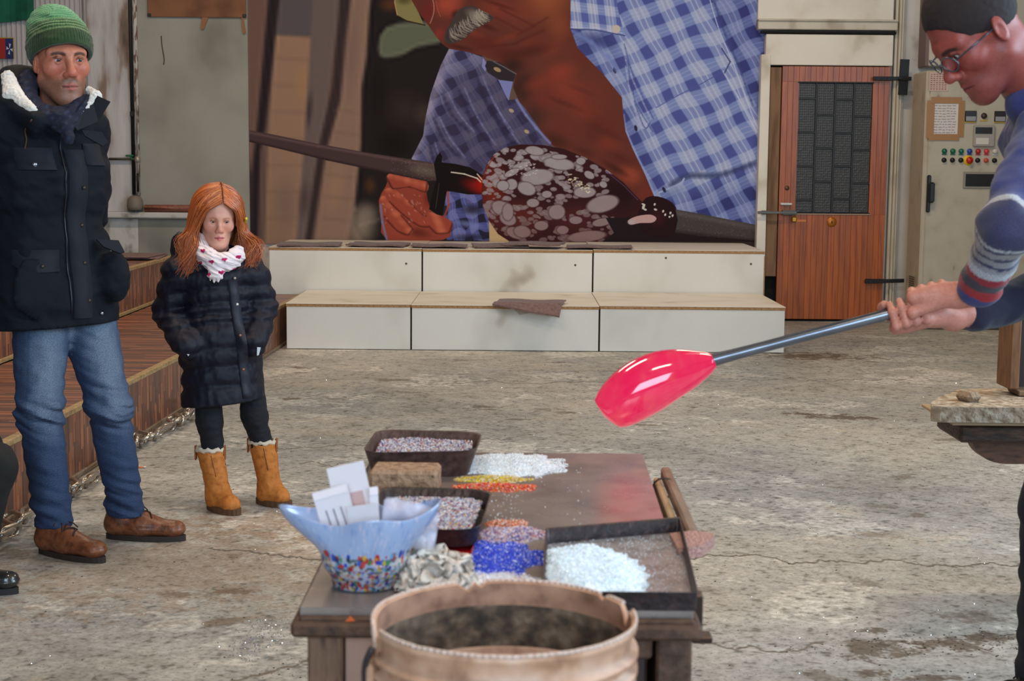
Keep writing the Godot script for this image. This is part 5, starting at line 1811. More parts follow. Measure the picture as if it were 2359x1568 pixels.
	frit("red_frit", "streak of orange-red glass grains in front of the yellow ones", -0.12, 0.06, -2.92, -2.82, 2300, 0.0019, oval.call(-0.028, -2.868, 0.062, 0.034, 0.004), [[rgb(226, 50, 36), 4.0], [rgb(226, 110, 40), 2.0], [rgb(220, 180, 60), 0.5], [rgb(222, 212, 206), 0.7]], 113)
	frit("orange_frit", "small patch of orange grains right of the near dark pan", -0.06, 0.05, -2.63, -2.52, 800, 0.0019, oval.call(-0.006, -2.572, 0.03, 0.028, 0.003), [[rgb(222, 112, 50), 2.0], [rgb(220, 210, 204), 1.0]], 114)
	frit("mixed_frit", "spill of pale many-coloured grains behind the blue ones", -0.075, 0.085, -2.60, -2.40, 3000, 0.0021, oval.call(0.002, -2.497, 0.05, 0.05, 0.004), [[rgb(206, 196, 206), 4.0], [rgb(190, 110, 110), 1.4], [rgb(70, 74, 170), 1.6], [rgb(214, 150, 90), 0.6]], 115)
	frit("blue_frit", "patch of bright blue glass grains in front of the mixed ones", -0.105, 0.075, -2.47, -2.215, 5000, 0.0021, oval.call(-0.020, -2.345, 0.058, 0.086, 0.007), [[rgb(34, 62, 200), 5.0], [rgb(66, 96, 220), 3.0], [rgb(210, 214, 228), 1.0]], 116, plain(rgb(52, 78, 196), 0.8))
	frit("white_frit", "spill of white grains at the front between rag and steel tray", -0.1, 0.06, -2.27, -2.1, 3600, 0.0021, oval.call(-0.022, -2.19, 0.058, 0.06, 0.006), [[rgb(226, 226, 234), 6.0], [rgb(90, 100, 190), 0.5], [rgb(214, 180, 170), 0.6]], 117, plain(rgb(220, 220, 226), 0.8))
	frit("frit_dust", "single pale grains strewn over the bare middle of the steel plate", -0.05, 0.15, -3.15, -2.48, 260, 0.0016, func(x: float, z: float) -> float: return TOP if x < 0.02 + 0.1 * (z + 2.5) * (z + 2.5) or fmod(absf(x * 7919.0), 1.0) < 0.12 else -1.0, [[rgb(220, 222, 226), 3.0], [rgb(200, 170, 80), 0.5]], 118)
	# firebrick
	var st := begin()
	var r := RandomNumberGenerator.new()
	r.seed = 2
	bx(st, Vector3.ZERO, Vector3(0.128, 0.047, 0.085), 0.006)
	var o := put(st, "firebrick", mottled("firebrick", [rgb(84, 66, 52), rgb(146, 116, 92), rgb(164, 132, 106), rgb(178, 146, 118)], [0.0, 0.35, 0.6, 1.0], Vector3(5, 5, 5), 0.9, 0.02, 5, 0.35))
	o.position = Vector3(-0.199, TOP + 0.0245, -2.83)
	o.rotation = Vector3(0.02, -0.05, 0.0)
	tag(o, "scorched tan firebrick between the two rounded pans", "brick")
	make_vase()
	make_rag()
	# orange flake on the front rim
	st = begin()
	slab(st, PackedVector2Array([Vector2(-0.006, 0), Vector2(0.008, 0.001), Vector2(0.001, 0.008)]), 0.002, Vector3(-0.223, 0.644, -2.056))
	tag(put(st, "glass_chip", plain(rgb(214, 96, 30), 0.3)), "tiny orange glass chip on the front rim of the table", "glass chip")


# handkerchief vase: round foot, four drawn-out lobes; its lower half full of coloured flecks
func make_vase() -> void:
	var t := thing("glass_vase", "handkerchief vase of pale blue glass with coloured flecks, holding papers", "vase", Vector3(-0.213, TOP, -2.19))
	var n := 96
	var rows := 40
	var w := 512
	var im := Image.create(w, w, false, Image.FORMAT_RGB8)
	im.fill(Color(0.66, 0.73, 0.86))
	var r := RandomNumberGenerator.new()
	r.seed = 44
	var px := func(cx: float, cy: float, rx: float, ry: float, c: Color) -> void:
		for y in range(int(cy - ry), int(cy + ry) + 1):
			for x in range(int(cx - rx), int(cx + rx) + 1):
				var d := ((x - cx) / rx) ** 2 + ((y - cy) / ry) ** 2
				if d < 1.0 and y >= 0 and y < w:
					var q := posmod(x, w)
					im.set_pixel(q, y, im.get_pixel(q, y).lerp(c, minf(1.0, (1.0 - d) * 2.0)))
	for k in 260:      # milky streaks
		px.call(r.randf() * w, r.randf() * w, r.randf_range(2, 5), r.randf_range(12, 40), [Color(0.72, 0.77, 0.88), Color(0.58, 0.67, 0.84), Color(0.78, 0.78, 0.86)][k % 3])
	for k in 260:      # flesh-white ground low down
		px.call(r.randf() * w, w - r.randf() * w * 0.5, r.randf_range(10, 22), r.randf_range(12, 30), [Color(0.86, 0.78, 0.74), Color(0.70, 0.74, 0.80), Color(0.34, 0.40, 0.42)][r.randi() % 3])
	for k in 380:
		var low := r.randf() ** 1.3
		var y := w - low * w * 0.54
		var c: Color = [rgb(190, 26, 30), rgb(204, 40, 36), rgb(40, 76, 190), rgb(30, 60, 160), rgb(70, 140, 90), rgb(214, 176, 40), rgb(226, 220, 216), rgb(90, 170, 200), rgb(30, 50, 60), rgb(206, 120, 90)][r.randi() % 10]
		var s := r.randf_range(4.5, 10.5)
		px.call(r.randf() * w, y, s, s * r.randf_range(1.2, 2.4) * (1.0 + (0.8 if y < w * 0.6 else 0.0)), c)
	for k in 60:
		px.call(r.randf() * w, w * 0.98 - r.randf() * 60, 6, 6, [rgb(40, 60, 60), rgb(60, 80, 130), rgb(200, 190, 180)][k % 3])
	var m := plain(Color.WHITE, 0.08)
	m.albedo_texture = ImageTexture.create_from_image(im)
	m.metallic_specular = 0.6
	m.backlight_enabled = true
	m.backlight = Color(0.55, 0.6, 0.7)
	m.clearcoat_enabled = true
	m.clearcoat = 0.6
	m.clearcoat_roughness = 0.05
	var P := func(i: int, v: float, off: float) -> Vector3:
		var a := TAU * i / n
		# lobes: at the left, the right front, the back and a low front
		var lobe := cos(2.0 * (a - 0.12)) * 0.5 + 0.5
		var fold := cos(4.0 * a + 0.6)
		var body := lerpf(0.050, 0.0665, smoothstep(0.0, 0.4, v))
		var flare := smoothstep(0.42, 1.0, v)
		var rad := body + flare * (0.006 + (0.034 if cos(a) < 0.0 else 0.026) * lobe + 0.009 * fold) - off
		var y := v * (0.103 + 0.008 * lobe * flare + 0.007 * fold * flare)
		var side := 1.0 if cos(a) > 0 else 0.0
		y += flare * side * lobe * 0.006
		return Vector3(cos(a) * rad - flare * lobe * (0.018 * (1.0 - side) - 0.004), y, sin(a) * rad * (1.0 - 0.12 * flare))
	var st := begin()
	st.set_smooth_group(1)
	for shell in 2:
		var off := 0.0 if shell == 0 else 0.003
		for k in rows:
			var v0 := float(k) / rows
			var v1 := float(k + 1) / rows
			for i in n:
				var q := [P.call(i, v0, off), P.call(i + 1, v0, off), P.call(i + 1, v1, off), P.call(i, v1, off)]
				var uv := [Vector2(float(i) / n * 2.0, 1.0 - v0), Vector2((i + 1.0) / n * 2.0, 1.0 - v0), Vector2((i + 1.0) / n * 2.0, 1.0 - v1), Vector2(float(i) / n * 2.0, 1.0 - v1)]
				var order := [0, 1, 2, 0, 2, 3] if shell == 0 else [0, 2, 1, 0, 3, 2]
				for j in order:
					st.set_uv(uv[j])
					st.add_vertex(q[j] + Vector3(0, 0.002, 0))
	for i in n:       # rim and foot
		var q := [P.call(i, 1.0, 0.0), P.call(i + 1, 1.0, 0.0), P.call(i + 1, 1.0, 0.003), P.call(i, 1.0, 0.003)]
		st.set_uv(Vector2(0.1, 0.05))
		for j in [0, 1, 2, 0, 2, 3]:
			st.add_vertex(q[j] + Vector3(0, 0.002, 0))
		st.set_uv(Vector2(0.1, 0.97))
		for j in [P.call(i, 0.0, 0.0), Vector3.ZERO, P.call(i + 1, 0.0, 0.0)]:
			st.add_vertex(j + Vector3(0, 0.002, 0))
	put(st, "bowl", m, t)
	st = begin()
	for s in [Vector3(-0.085, 0.096, 0.02), Vector3(-0.07, 0.1, 0.025)]:
		lathe(st, [Vector2(0, -0.004), Vector2(0.0035, -0.002), Vector2(0.004, 0.001), Vector2(0, 0.004)], 8, s)
	# papers and bags standing in the vase
	var paper := plain(rgb(214, 206, 210), 0.6)
	paper.backlight_enabled = true
	paper.backlight = Color(0.3, 0.3, 0.3)
	var at := Vector3(-0.213, TOP, -2.19)
	var leaf := func(called: String, label: String, low: Vector3, wide: float, tall: float, lean: float, yaw: float, back: float, kind: int) -> void:
		var g := thing(called, label, "paper", at + low)
		g.basis = Basis(Vector3.UP, yaw) * Basis(Vector3(0, 0, 1), lean) * Basis(Vector3(1, 0, 0), back)
		var s := begin()
		bx(s, Vector3(0, tall / 2, 0), Vector3(wide, tall, 0.0016), 0.0005)
		put(s, "sheet", paper, g)
		if kind == 0:
			s = begin()
			bx(s, Vector3(0.008, tall * 0.58, 0.0012), Vector3(wide * 0.34, tall * 0.3, 0.001))
			put(s, "printed_picture", plain(rgb(186, 150, 146), 0.6), g)
			s = begin()
			for q in [[-0.006, 0.02], [0.004, -0.03]]:
				bx(s, Vector3(q[0], tall * 0.42, 0.0018), Vector3(0.003, tall * 0.34, 0.001), 0.0, Basis(Vector3(0, 0, 1), 0.16 + q[1]))
			put(s, "printed_tool", plain(rgb(60, 58, 70), 0.5), g)
		else:
			s = begin()
			for q in 3:
				bx(s, Vector3(-0.012 + q * 0.011, tall * 0.62, 0.0014), Vector3(0.0022, tall * 0.26, 0.001), 0.0, Basis(Vector3(0, 0, 1), 0.05))
			put(s, "printed_line", plain(rgb(126, 122, 134), 0.6), g)
			s = begin()
			bx(s, Vector3(0, tall - 0.007, 0.0012), Vector3(wide, 0.010, 0.001))
			put(s, "folded_edge", plain(rgb(226, 212, 214), 0.6), g)
	leaf.call("paper_packet", "tall white printed packet leaning left in the glass vase, hindmost", Vector3(0.002, 0.02, -0.015), 0.056, 0.158, 0.22, 0.1, -0.12, 0)
	leaf.call("paper_packet", "shorter white packet with grey lines in front of the tall one", Vector3(-0.022, 0.025, 0.0), 0.052, 0.122, 0.26, 0.15, -0.08, 1)
	leaf.call("paper_packet", "white instruction slip with a dark tool picture, nearest the vase front", Vector3(0.012, 0.015, 0.014), 0.046, 0.108, 0.16, -0.05, -0.02, 0)
	leaf.call("paper_packet", "narrow folded white paper standing upright at the right of the packets", Vector3(0.018, 0.03, -0.005), 0.014, 0.115, 0.05, 0.5, -0.05, 1)
	# clear plastic sleeve bulging over the right lip
	var bag := plain(Color(0.84, 0.82, 0.88, 0.42), 0.3)
	bag.transparency = BaseMaterial3D.TRANSPARENCY_ALPHA
	st = begin()
	st.set_smooth_group(1)
	var prev := []
	for i in 9:
		var row := []
		for j in 9:
			var u := i / 8.0
			var v := j / 8.0
			var p := Vector3(0.022 + u * 0.078 + v * 0.006, 0.055 + v * 0.075 - u * u * 0.026 * v, 0.02 + sin(u * 9.0 + v * 4.0) * 0.006 + sin(v * 11.0) * 0.004 - u * 0.02)
			row.append(p)
		if i:
			for j in 8:
				quad(st, prev[j], row[j], row[j + 1], prev[j + 1])
				var d := Vector3(0.002, 0.001, -0.010)
				quad(st, prev[j] + d, prev[j + 1] + d, row[j + 1] + d, row[j] + d)
		prev = row
	var o := put(st, "plastic_sleeve", bag)
	o.position = at
	tag(o, "crumpled clear plastic sleeve sticking out at the right of the vase", "plastic sleeve")


func make_rag() -> void:
	var n := 56
	var noise := FastNoiseLite.new()
	noise.frequency = 1.0
	noise.fractal_octaves = 3
	noise.noise_type = FastNoiseLite.TYPE_SIMPLEX
	var st := begin()
	st.set_smooth_group(1)
	var P := func(i: int, j: int) -> Vector3:
		var u := i / float(n) - 0.5
		var v := j / float(n) - 0.5
		var x := u * 0.125 + v * 0.02 + noise.get_noise_2d(v * 9.0, 3.0) * 0.02
		var z := v * 0.15 + noise.get_noise_2d(u * 9.0, 8.0) * 0.025
		var edge := smoothstep(0.5, 0.28, sqrt(u * u + v * v))
		var ridge := 1.0 - absf(noise.get_noise_2d(u * 3.4 + 3.1, v * 3.4)) * 2.0
		var fine := noise.get_noise_2d(u * 14.0, v * 14.0)
		var y := 0.004 + edge * (0.018 + 0.024 * ridge + 0.002 * fine) + 0.030 * exp(-((u + 0.12) ** 2 + (v + 0.32) ** 2) / 0.02)
		x += noise.get_noise_2d(u * 7.0 + 20.0, v * 7.0) * 0.018 * edge
		z += noise.get_noise_2d(u * 7.0, v * 7.0 + 40.0) * 0.018 * edge
		return Vector3(x, maxf(y, 0.002), z)
	for i in n:
		for j in n:
			quad(st, P.call(i, j), P.call(i, j + 1), P.call(i + 1, j + 1), P.call(i + 1, j))
	var m := mottled("rag_cloth", [rgb(190, 174, 160), rgb(214, 202, 190), rgb(222, 212, 202)], [0.0, 0.4, 1.0], Vector3(6, 6, 6), 0.95, 0.02, 4, 0.05)
	m.cull_mode = BaseMaterial3D.CULL_DISABLED
	var o := put(st, "cleaning_rag", m)
	o.position = Vector3(-0.108, TOP + 0.001, -2.19)
	o.rotation.y = 0.35
	tag(o, "crumpled grey-white cleaning rag between the vase and the bucket rim", "rag")


# ---------------------------------------------------------------- the broken plastic bucket nearest the camera

func make_bucket() -> void:
	var t := thing("plastic_bucket", "old pinkish plastic bucket with a chipped rim in front of the table", "bucket", Vector3(-0.006, 0.376, -1.722))
	var h := 0.38
	var skin := mottled("bucket_plastic", [rgb(140, 96, 70), rgb(190, 144, 114), rgb(204, 160, 132), rgb(212, 174, 152)], [0.0, 0.4, 0.6, 1.0], Vector3(3, 2, 3), 0.5, 0.012, 5)
	var n := 120
	var noise := FastNoiseLite.new()
	noise.frequency = 2.2
	noise.fractal_octaves = 3
	# how much of the lip is broken off at each angle
	var chip := func(a: float) -> float:
		var d := 0.0
		for s in [[-1.90, 0.05, 0.012], [-1.78, 0.03, 0.006], [2.80, 0.075, 0.030], [2.92, 0.04, 0.016], [-0.26, 0.07, 0.022], [-0.62, 0.03, 0.005], [-0.5, 0.02, 0.004]]:
			var e: float = absf(wrapf(a - s[0], -PI, PI)) / s[1]
			if e < 1.0:
				d = maxf(d, float(s[2]) * (1.0 - e * e))
		return d + 0.0012 * absf(noise.get_noise_1d(a * 30.0))
	var ring := func(rad: float, y: float, k: int, top := false) -> Vector3:
		var a := TAU * k / n
		var wob := 1.0 + 0.012 * noise.get_noise_1d(sin(a) * 0.8 + 3.0) + 0.01 * cos(2.0 * a + 0.4)
		var yy := y
		if top:
			yy -= chip.call(a)
		return Vector3(cos(a) * rad * wob, yy, sin(a) * rad * wob)
	var st := begin()
	st.set_smooth_group(1)
	var prof := [[0.128, 0.0, false], [0.1425, h - 0.085, false], [0.1435, h - 0.082, false], [0.1535, h - 0.081, false], [0.1535, h - 0.076, false], [0.1455, h - 0.073, false], [0.1455, h - 0.062, false], [0.1545, h - 0.060, false], [0.1545, h - 0.055, false], [0.1462, h - 0.052, false], [0.1465, h - 0.042, false], [0.1548, h - 0.040, false], [0.1548, h - 0.035, false], [0.1472, h - 0.032, false], [0.1485, h - 0.012, false], [0.1525, h - 0.009, true], [0.1532, h - 0.002, true], [0.1505, h, true], [0.1470, h - 0.0015, true]]
	for k in prof.size() - 1:
		for j in n:
			var p: Array = prof[k]
			var q: Array = prof[k + 1]
			quad(st, ring.call(p[0], p[1], j + 1, p[2]), ring.call(p[0], p[1], j, p[2]), ring.call(q[0], q[1], j, q[2]), ring.call(q[0], q[1], j + 1, q[2]))
	put(st, "wall", skin, t)
	st = begin()
	st.set_smooth_group(1)
	var grime := mottled("bucket_grime", [rgb(40, 32, 26), rgb(74, 60, 48), rgb(104, 84, 66), rgb(140, 124, 108)], [0.0, 0.4, 0.66, 1.0], Vector3(3.2, 3.2, 3.2), 0.85, 0.02, 5, 0.1)
	prof = [[0.1470, h - 0.0015, true], [0.1462, h - 0.012, true], [0.1455, h - 0.03, false]]
	var low := [[0.1455, h - 0.03, false], [0.1425, h - 0.10, false], [0.127, 0.006, false]]
	for part in [prof, low]:
		st = begin()
		st.set_smooth_group(1)
		for k in part.size() - 1:
			for j in n:
				var p: Array = part[k]
				var q: Array = part[k + 1]
				quad(st, ring.call(p[0], p[1], j + 1, p[2]), ring.call(p[0], p[1], j, p[2]), ring.call(q[0], q[1], j, q[2]), ring.call(q[0], q[1], j + 1, q[2]))
		if part == prof:
			put(st, "inner_rim", mottled("stained_rim", [rgb(110, 74, 58), rgb(158, 116, 92), rgb(176, 134, 110)], [0.0, 0.5, 1.0], Vector3(3, 3, 3), 0.7, 0.015, 4), t)
		else:
			put(st, "dirty_lining", grime, t)
	st = begin()
	for j in n:
		tri(st, Vector3(0, 0.0, 0), ring.call(0.128, 0.0, j), ring.call(0.128, 0.0, j + 1))
		tri(st, Vector3(0, 0.03, 0), ring.call(0.131, 0.02, j + 1), ring.call(0.131, 0.02, j))
	put(st, "bottom", grime, t)
	# white abraded lip line, handle lug on the left, wire eye on the right
	st = begin()
	var last := Vector3.ZERO
	for j in n + 1:
		var a := TAU * j / n
		var p: Vector3 = ring.call(0.1518, h + 0.0008, j, true)
		if j and chip.call(a) < 0.004:
			tube(st, [last, p], 0.0022, 5)
		last = p
	put(st, "worn_lip", mottled("worn_lip", [rgb(190, 160, 144), rgb(222, 206, 196)], [0.2, 1.0], Vector3(8, 8, 8), 0.6, 0.03, 3), t)
	st = begin()
	bx(st, Vector3(-0.152, h - 0.09, 0.048), Vector3(0.012, 0.10, 0.022), 0.005, Basis(Vector3.UP, -0.3))
	put(st, "handle_lug", mottled("lug", [rgb(150, 110, 84), rgb(186, 146, 116)], [0.0, 1.0], Vector3(4, 4, 4), 0.6, 0.02, 3), t)
	st = begin()
	tube(st, spline([Vector3(-0.149, h - 0.022, 0.055), Vector3(-0.158, h - 0.05, 0.056), Vector3(-0.153, h - 0.12, 0.054)], 4), 0.004, 6)
	put(st, "bail_wire", plain(rgb(60, 56, 58), 0.4, 0.7), t)
	var b := thing("bucket_stand", "low wooden box under the plastic bucket", "box", Vector3(-0.006, 0, -1.722))
	st = begin()
	bx(st, Vector3(0, 0.187, 0), Vector3(0.32, 0.374, 0.32), 0.004)
	put(st, "box", plain(rgb(96, 70, 50), 0.8), b)


# ---------------------------------------------------------------- glassmaker's bench at the right edge

func make_bench() -> void:
	var t := thing("work_bench", "glassmaker's bench with a worn stone slab over charred timber at the right edge", "bench", Vector3(1.6, 0, -4.38))
	var flat := Basis(Vector3(1, 0, 0), Vector3(0, 0, -1), Vector3(0, 1, 0))
	var st := begin()
	var edge := PackedVector2Array([Vector2(-0.42, -0.16), Vector2(-0.40, -0.178), Vector2(0.55, -0.18), Vector2(0.55, 0.19), Vector2(-0.20, 0.185), Vector2(-0.255, 0.16), Vector2(-0.30, 0.08), Vector2(-0.355, 0.0), Vector2(-0.405, -0.10)])
	slab(st, edge, 0.044, Vector3(0, 0.591, 0), flat)
	put(st, "stone_slab", mottled("bench_stone", [rgb(104, 84, 64), rgb(150, 130, 106), rgb(176, 158, 136), rgb(196, 182, 164)], [0.0, 0.35, 0.6, 1.0], Vector3(2.4, 2.4, 2.4), 0.85, 0.02, 5, 0.7), t)
	st = begin()
	bx(st, Vector3(-0.29, 0.627, 0.07), Vector3(0.05, 0.03, 0.07), 0.012, Basis(Vector3.UP, 0.4))
	put(st, "stone_lump", mottled("bench_lump", [rgb(128, 108, 86), rgb(172, 152, 128)], [0.0, 1.0], Vector3(6, 6, 6), 0.9, 0.03, 4, 0.5), t)
	st = begin()
	bx(st, Vector3(0.1, 0.563, 0.0), Vector3(0.92, 0.009, 0.33), 0.002)
	put(st, "ply_sheet", plain(rgb(168, 146, 116), 0.8), t)
	var char := mottled("charred_beam", [rgb(24, 18, 16), rgb(62, 42, 32), rgb(94, 64, 46)], [0.0, 0.5, 1.0], Vector3(1.2, 5, 5), 0.6, 0.02, 5, 0.4)
	st = begin()
	bx(st, Vector3(0.11, 0.530, 0.02), Vector3(0.88, 0.052, 0.24), 0.008)
	put(st, "beam", char, t)
	st = begin()
	var arc := PackedVector2Array([Vector2(0.55, 0.503), Vector2(-0.275, 0.503)])
	for k in 9:
		var a := PI + PI / 2 * k / 8.0
		arc.append(Vector2(-0.175 + cos(a) * 0.1, 0.503 + sin(a) * 0.07))
	arc.append(Vector2(0.55, 0.433))
	slab(st, arc, 0.06, Vector3(0, 0, 0.05))
	put(st, "curved_brace", mottled("brace_wood", [rgb(56, 36, 26), rgb(96, 62, 42), rgb(112, 74, 52)], [0.0, 0.5, 1.0], Vector3(1.5, 5, 5), 0.55, 0.02, 4), t)
	for s in [[0.2, 0.07], [0.5, 0.07], [0.2, -0.07], [0.5, -0.07]]:
		st = begin()
		bx(st, Vector3(s[0], 0.255, s[1] * 0.9), Vector3(0.06, 0.51, 0.06), 0.005)
		put(st, "leg", char, t)
	var c := thing("wooden_box", "dark open wooden box standing on the stone bench slab at the right edge", "box", Vector3(1.695, 0.6145, -4.46))
	var wood := mottled("box_wood", [rgb(84, 56, 34), rgb(126, 86, 52), rgb(140, 98, 62)], [0.0, 0.5, 1.0], Vector3(4, 0.8, 4), 0.6, 0.02, 4)
	for s in [-0.225, 0.225]:
		st = begin()
		bx(st, Vector3(s, 0.17, 0.0), Vector3(0.03, 0.30, 0.12), 0.004)
		put(st, "side_board", wood, c)
	st = begin()
	bx(st, Vector3(0, 0.17, -0.04), Vector3(0.42, 0.33, 0.012), 0.002)
	put(st, "back_board", plain(rgb(52, 40, 40), 0.7), c)
	st = begin()
	bx(st, Vector3(0, 0.008, 0.01), Vector3(0.42, 0.014, 0.1), 0.002)
	put(st, "bottom_board", plain(rgb(120, 96, 70), 0.7), c)


# ---------------------------------------------------------------- blowing iron with the glowing gather

func make_pipe() -> void:
	var t := thing("blowing_iron", "steel blowing iron with a glowing pink-red glass gather on its end", "blowpipe")
	var a := Vector3(0.405, 0.862, -3.20)
	var b := Vector3(0.855, 1.0, -3.115)
	var dir := (b - a).normalized()
	var st := begin()
	var pts := []
	var rad := []
	for k in 12:
		var u := k / 11.0
		pts.append(a - dir * 0.03 + dir * u * 0.585)
		rad.append(lerpf(0.0150, 0.0118, smoothstep(0.0, 0.25, u)))
	tube(st, pts, rad, 14)
	put(st, "iron_tube", mottled("blue_steel", [rgb(104, 108, 118), rgb(120, 124, 134), rgb(132, 136, 146)], [0.0, 0.5, 1.0], Vector3(1, 1, 1), 0.26, 0.02, 3, 0.0, 0.85), t)
	# the gather droops from the end of the iron
	var ax := spline([Vector3(0.43, 0.868, -3.196), Vector3(0.385, 0.852, -3.2), Vector3(0.325, 0.832, -3.2), Vector3(0.270, 0.802, -3.2), Vector3(0.222, 0.766, -3.2), Vector3(0.198, 0.744, -3.2)], 5)
	var rr := []
	for k in ax.size():
		var u := k / float(ax.size() - 1)
		rr.append(0.014 + 0.048 * sin(pow(u, 0.92) * PI * 0.86) ** 1.15 if u < 0.93 else 0.046 * sqrt(maxf(0.0, 1.0 - ((u - 0.86) / 0.14) ** 2)) * 0.62 + 0.002)
	st = begin()
	tube(st, ax, rr, 28)
	var hot := plain(rgb(150, 20, 50), 0.12)
	hot.emission_enabled = true
	hot.emission_texture = noise_tex("hot_glass", [Color(1.0, 0.10, 0.36), Color(1.0, 0.20, 0.40), Color(1.0, 0.40, 0.38)], [0.3, 0.6, 1.0], 0.008, 3, 6)
	hot.emission_operator = BaseMaterial3D.EMISSION_OP_MULTIPLY
	hot.emission = Color.WHITE
	hot.emission_energy_multiplier = 0.62
	hot.uv1_triplanar = true
	hot.uv1_scale = Vector3(5, 5, 5)
	hot.clearcoat_enabled = true
	hot.clearcoat = 1.0
	hot.clearcoat_roughness = 0.04
	put(st, "glowing_gather", hot, t)
	var l := OmniLight3D.new()
	l.name = "gather_light"
	l.light_color = Color(1.0, 0.30, 0.22)
	l.light_energy = 0.012
	l.light_size = 0.04
	l.omni_range = 20.0
	l.omni_attenuation = 2.0
	l.shadow_enabled = true
	l.position = Vector3(0.29, 0.81, -3.2)
	t.add_child(l, true)


# ---------------------------------------------------------------- figures: smooth distance fields meshed as surface nets

class Lump:
	var a := Vector3.ZERO
	var ab := Vector3.ZERO
	var inv := 0.0
	var ra := 0.1
	var dr := 0.0
	var k := 0.02
	var cut := false
	var warped := false
	var m := Basis()
	var mid := Vector3.ZERO
	var reach := 0.0

	func sd(p: Vector3) -> float:
		var q := p - a
		var t := clampf(q.dot(ab) * inv, 0.0, 1.0)
		q -= ab * t
		if warped:
			q = m * q
		return q.length() - (ra + dr * t)


class Field:
	var lumps: Array[Lump] = []
	var bend: Variant = null       # (point, distance) -> distance: folds, quilting, hems
	var slack := 0.012
	var lo := Vector3(1e9, 1e9, 1e9)
	var hi := Vector3(-1e9, -1e9, -1e9)
	var stretch := 1.0

	func add(l: Lump, wide := 1.0) -> Lump:
		lumps.append(l)
		var r := maxf(l.ra, l.ra + l.dr) * wide
		l.mid = l.a + l.ab * 0.5
		l.reach = l.ab.length() * 0.5 + r
		if not l.cut:
			lo = lo.min(l.a - Vector3.ONE * r).min(l.a + l.ab - Vector3.ONE * r)
			hi = hi.max(l.a + Vector3.ONE * r).max(l.a + l.ab + Vector3.ONE * r)
		return l

	func limb(a: Vector3, b: Vector3, ra: float, rb: float, k := 0.03, cut := false) -> Lump:
		var l := Lump.new()
		l.a = a
		l.ab = b - a
		l.inv = 1.0 / maxf(l.ab.length_squared(), 1e-9)
		l.ra = ra
		l.dr = rb - ra
		l.k = k
		l.cut = cut
		return add(l)

	# a limb whose section is stretched along an axis
	func flat(a: Vector3, b: Vector3, ra: float, rb: float, axis: Vector3, wide: float, k := 0.03) -> Lump:
		var l := Lump.new()
		l.a = a
		l.ab = b - a
		l.inv = 1.0 / maxf(l.ab.length_squared(), 1e-9)
		l.ra = ra
		l.dr = rb - ra
		l.k = k
		l.warped = true
		var n := axis.normalized()
		var s := 1.0 / wide - 1.0
		l.m = Basis(Vector3(1 + s * n.x * n.x, s * n.x * n.y, s * n.x * n.z), Vector3(s * n.y * n.x, 1 + s * n.y * n.y, s * n.y * n.z), Vector3(s * n.z * n.x, s * n.z * n.y, 1 + s * n.z * n.z))
		stretch = maxf(stretch, 1.0 / wide)
		return add(l, maxf(1.0, wide))

	func egg(c: Vector3, r: Vector3, turn := Basis(), k := 0.02, cut := false) -> Lump:
		var l := Lump.new()
		l.a = c
		var mean := (r.x + r.y + r.z) / 3.0
		l.ra = mean
		l.k = k
		l.cut = cut
		l.warped = true
		var t := turn.orthonormalized().transposed()
		l.m = Basis(Vector3(mean / r.x, 0, 0), Vector3(0, mean / r.y, 0), Vector3(0, 0, mean / r.z)) * t
		stretch = maxf(stretch, mean / minf(r.x, minf(r.y, r.z)))
		return add(l, maxf(r.x, maxf(r.y, r.z)) / mean)

	# the lumps that matter within r of c, where the distance is d
	func near(c: Vector3, d: float, r: float) -> Array[Lump]:
		var out: Array[Lump] = []
		for l in lumps:
			var gap := c.distance_to(l.mid) - l.reach - r
			if (gap < l.k - d + r * stretch) if l.cut else (gap < d + l.k + r * stretch):
				out.append(l)
		return out

	func at(p: Vector3) -> float:
		return of(p, lumps)

	func of(p: Vector3, list: Array[Lump]) -> float:
		var d := 1e3
		for l in list:
			if l.cut:
				var far := p.distance_to(l.mid) - l.reach
				if far > l.k - d:
					continue
				var e := l.sd(p)
				var h := maxf(l.k - absf(d + e), 0.0) / l.k
				d = maxf(d, -e) + h * h * l.k * 0.25
			else:
				if p.distance_to(l.mid) - l.reach > d + l.k:
					continue
				var e := l.sd(p)
				var h := maxf(l.k - absf(d - e), 0.0) / l.k
				d = minf(d, e) - h * h * l.k * 0.25
		return bend.call(p, d) if bend != null else d

	# first surface met from p along a direction
	func hit(p: Vector3, dir: Vector3, far := 1.0) -> Vector3:
		var t := 0.0
		for k in 80:
			var d := at(p + dir * t)
			if d < 0.0006:
				break
			t += d * 0.8
			if t > far:
				break
		return p + dir * t


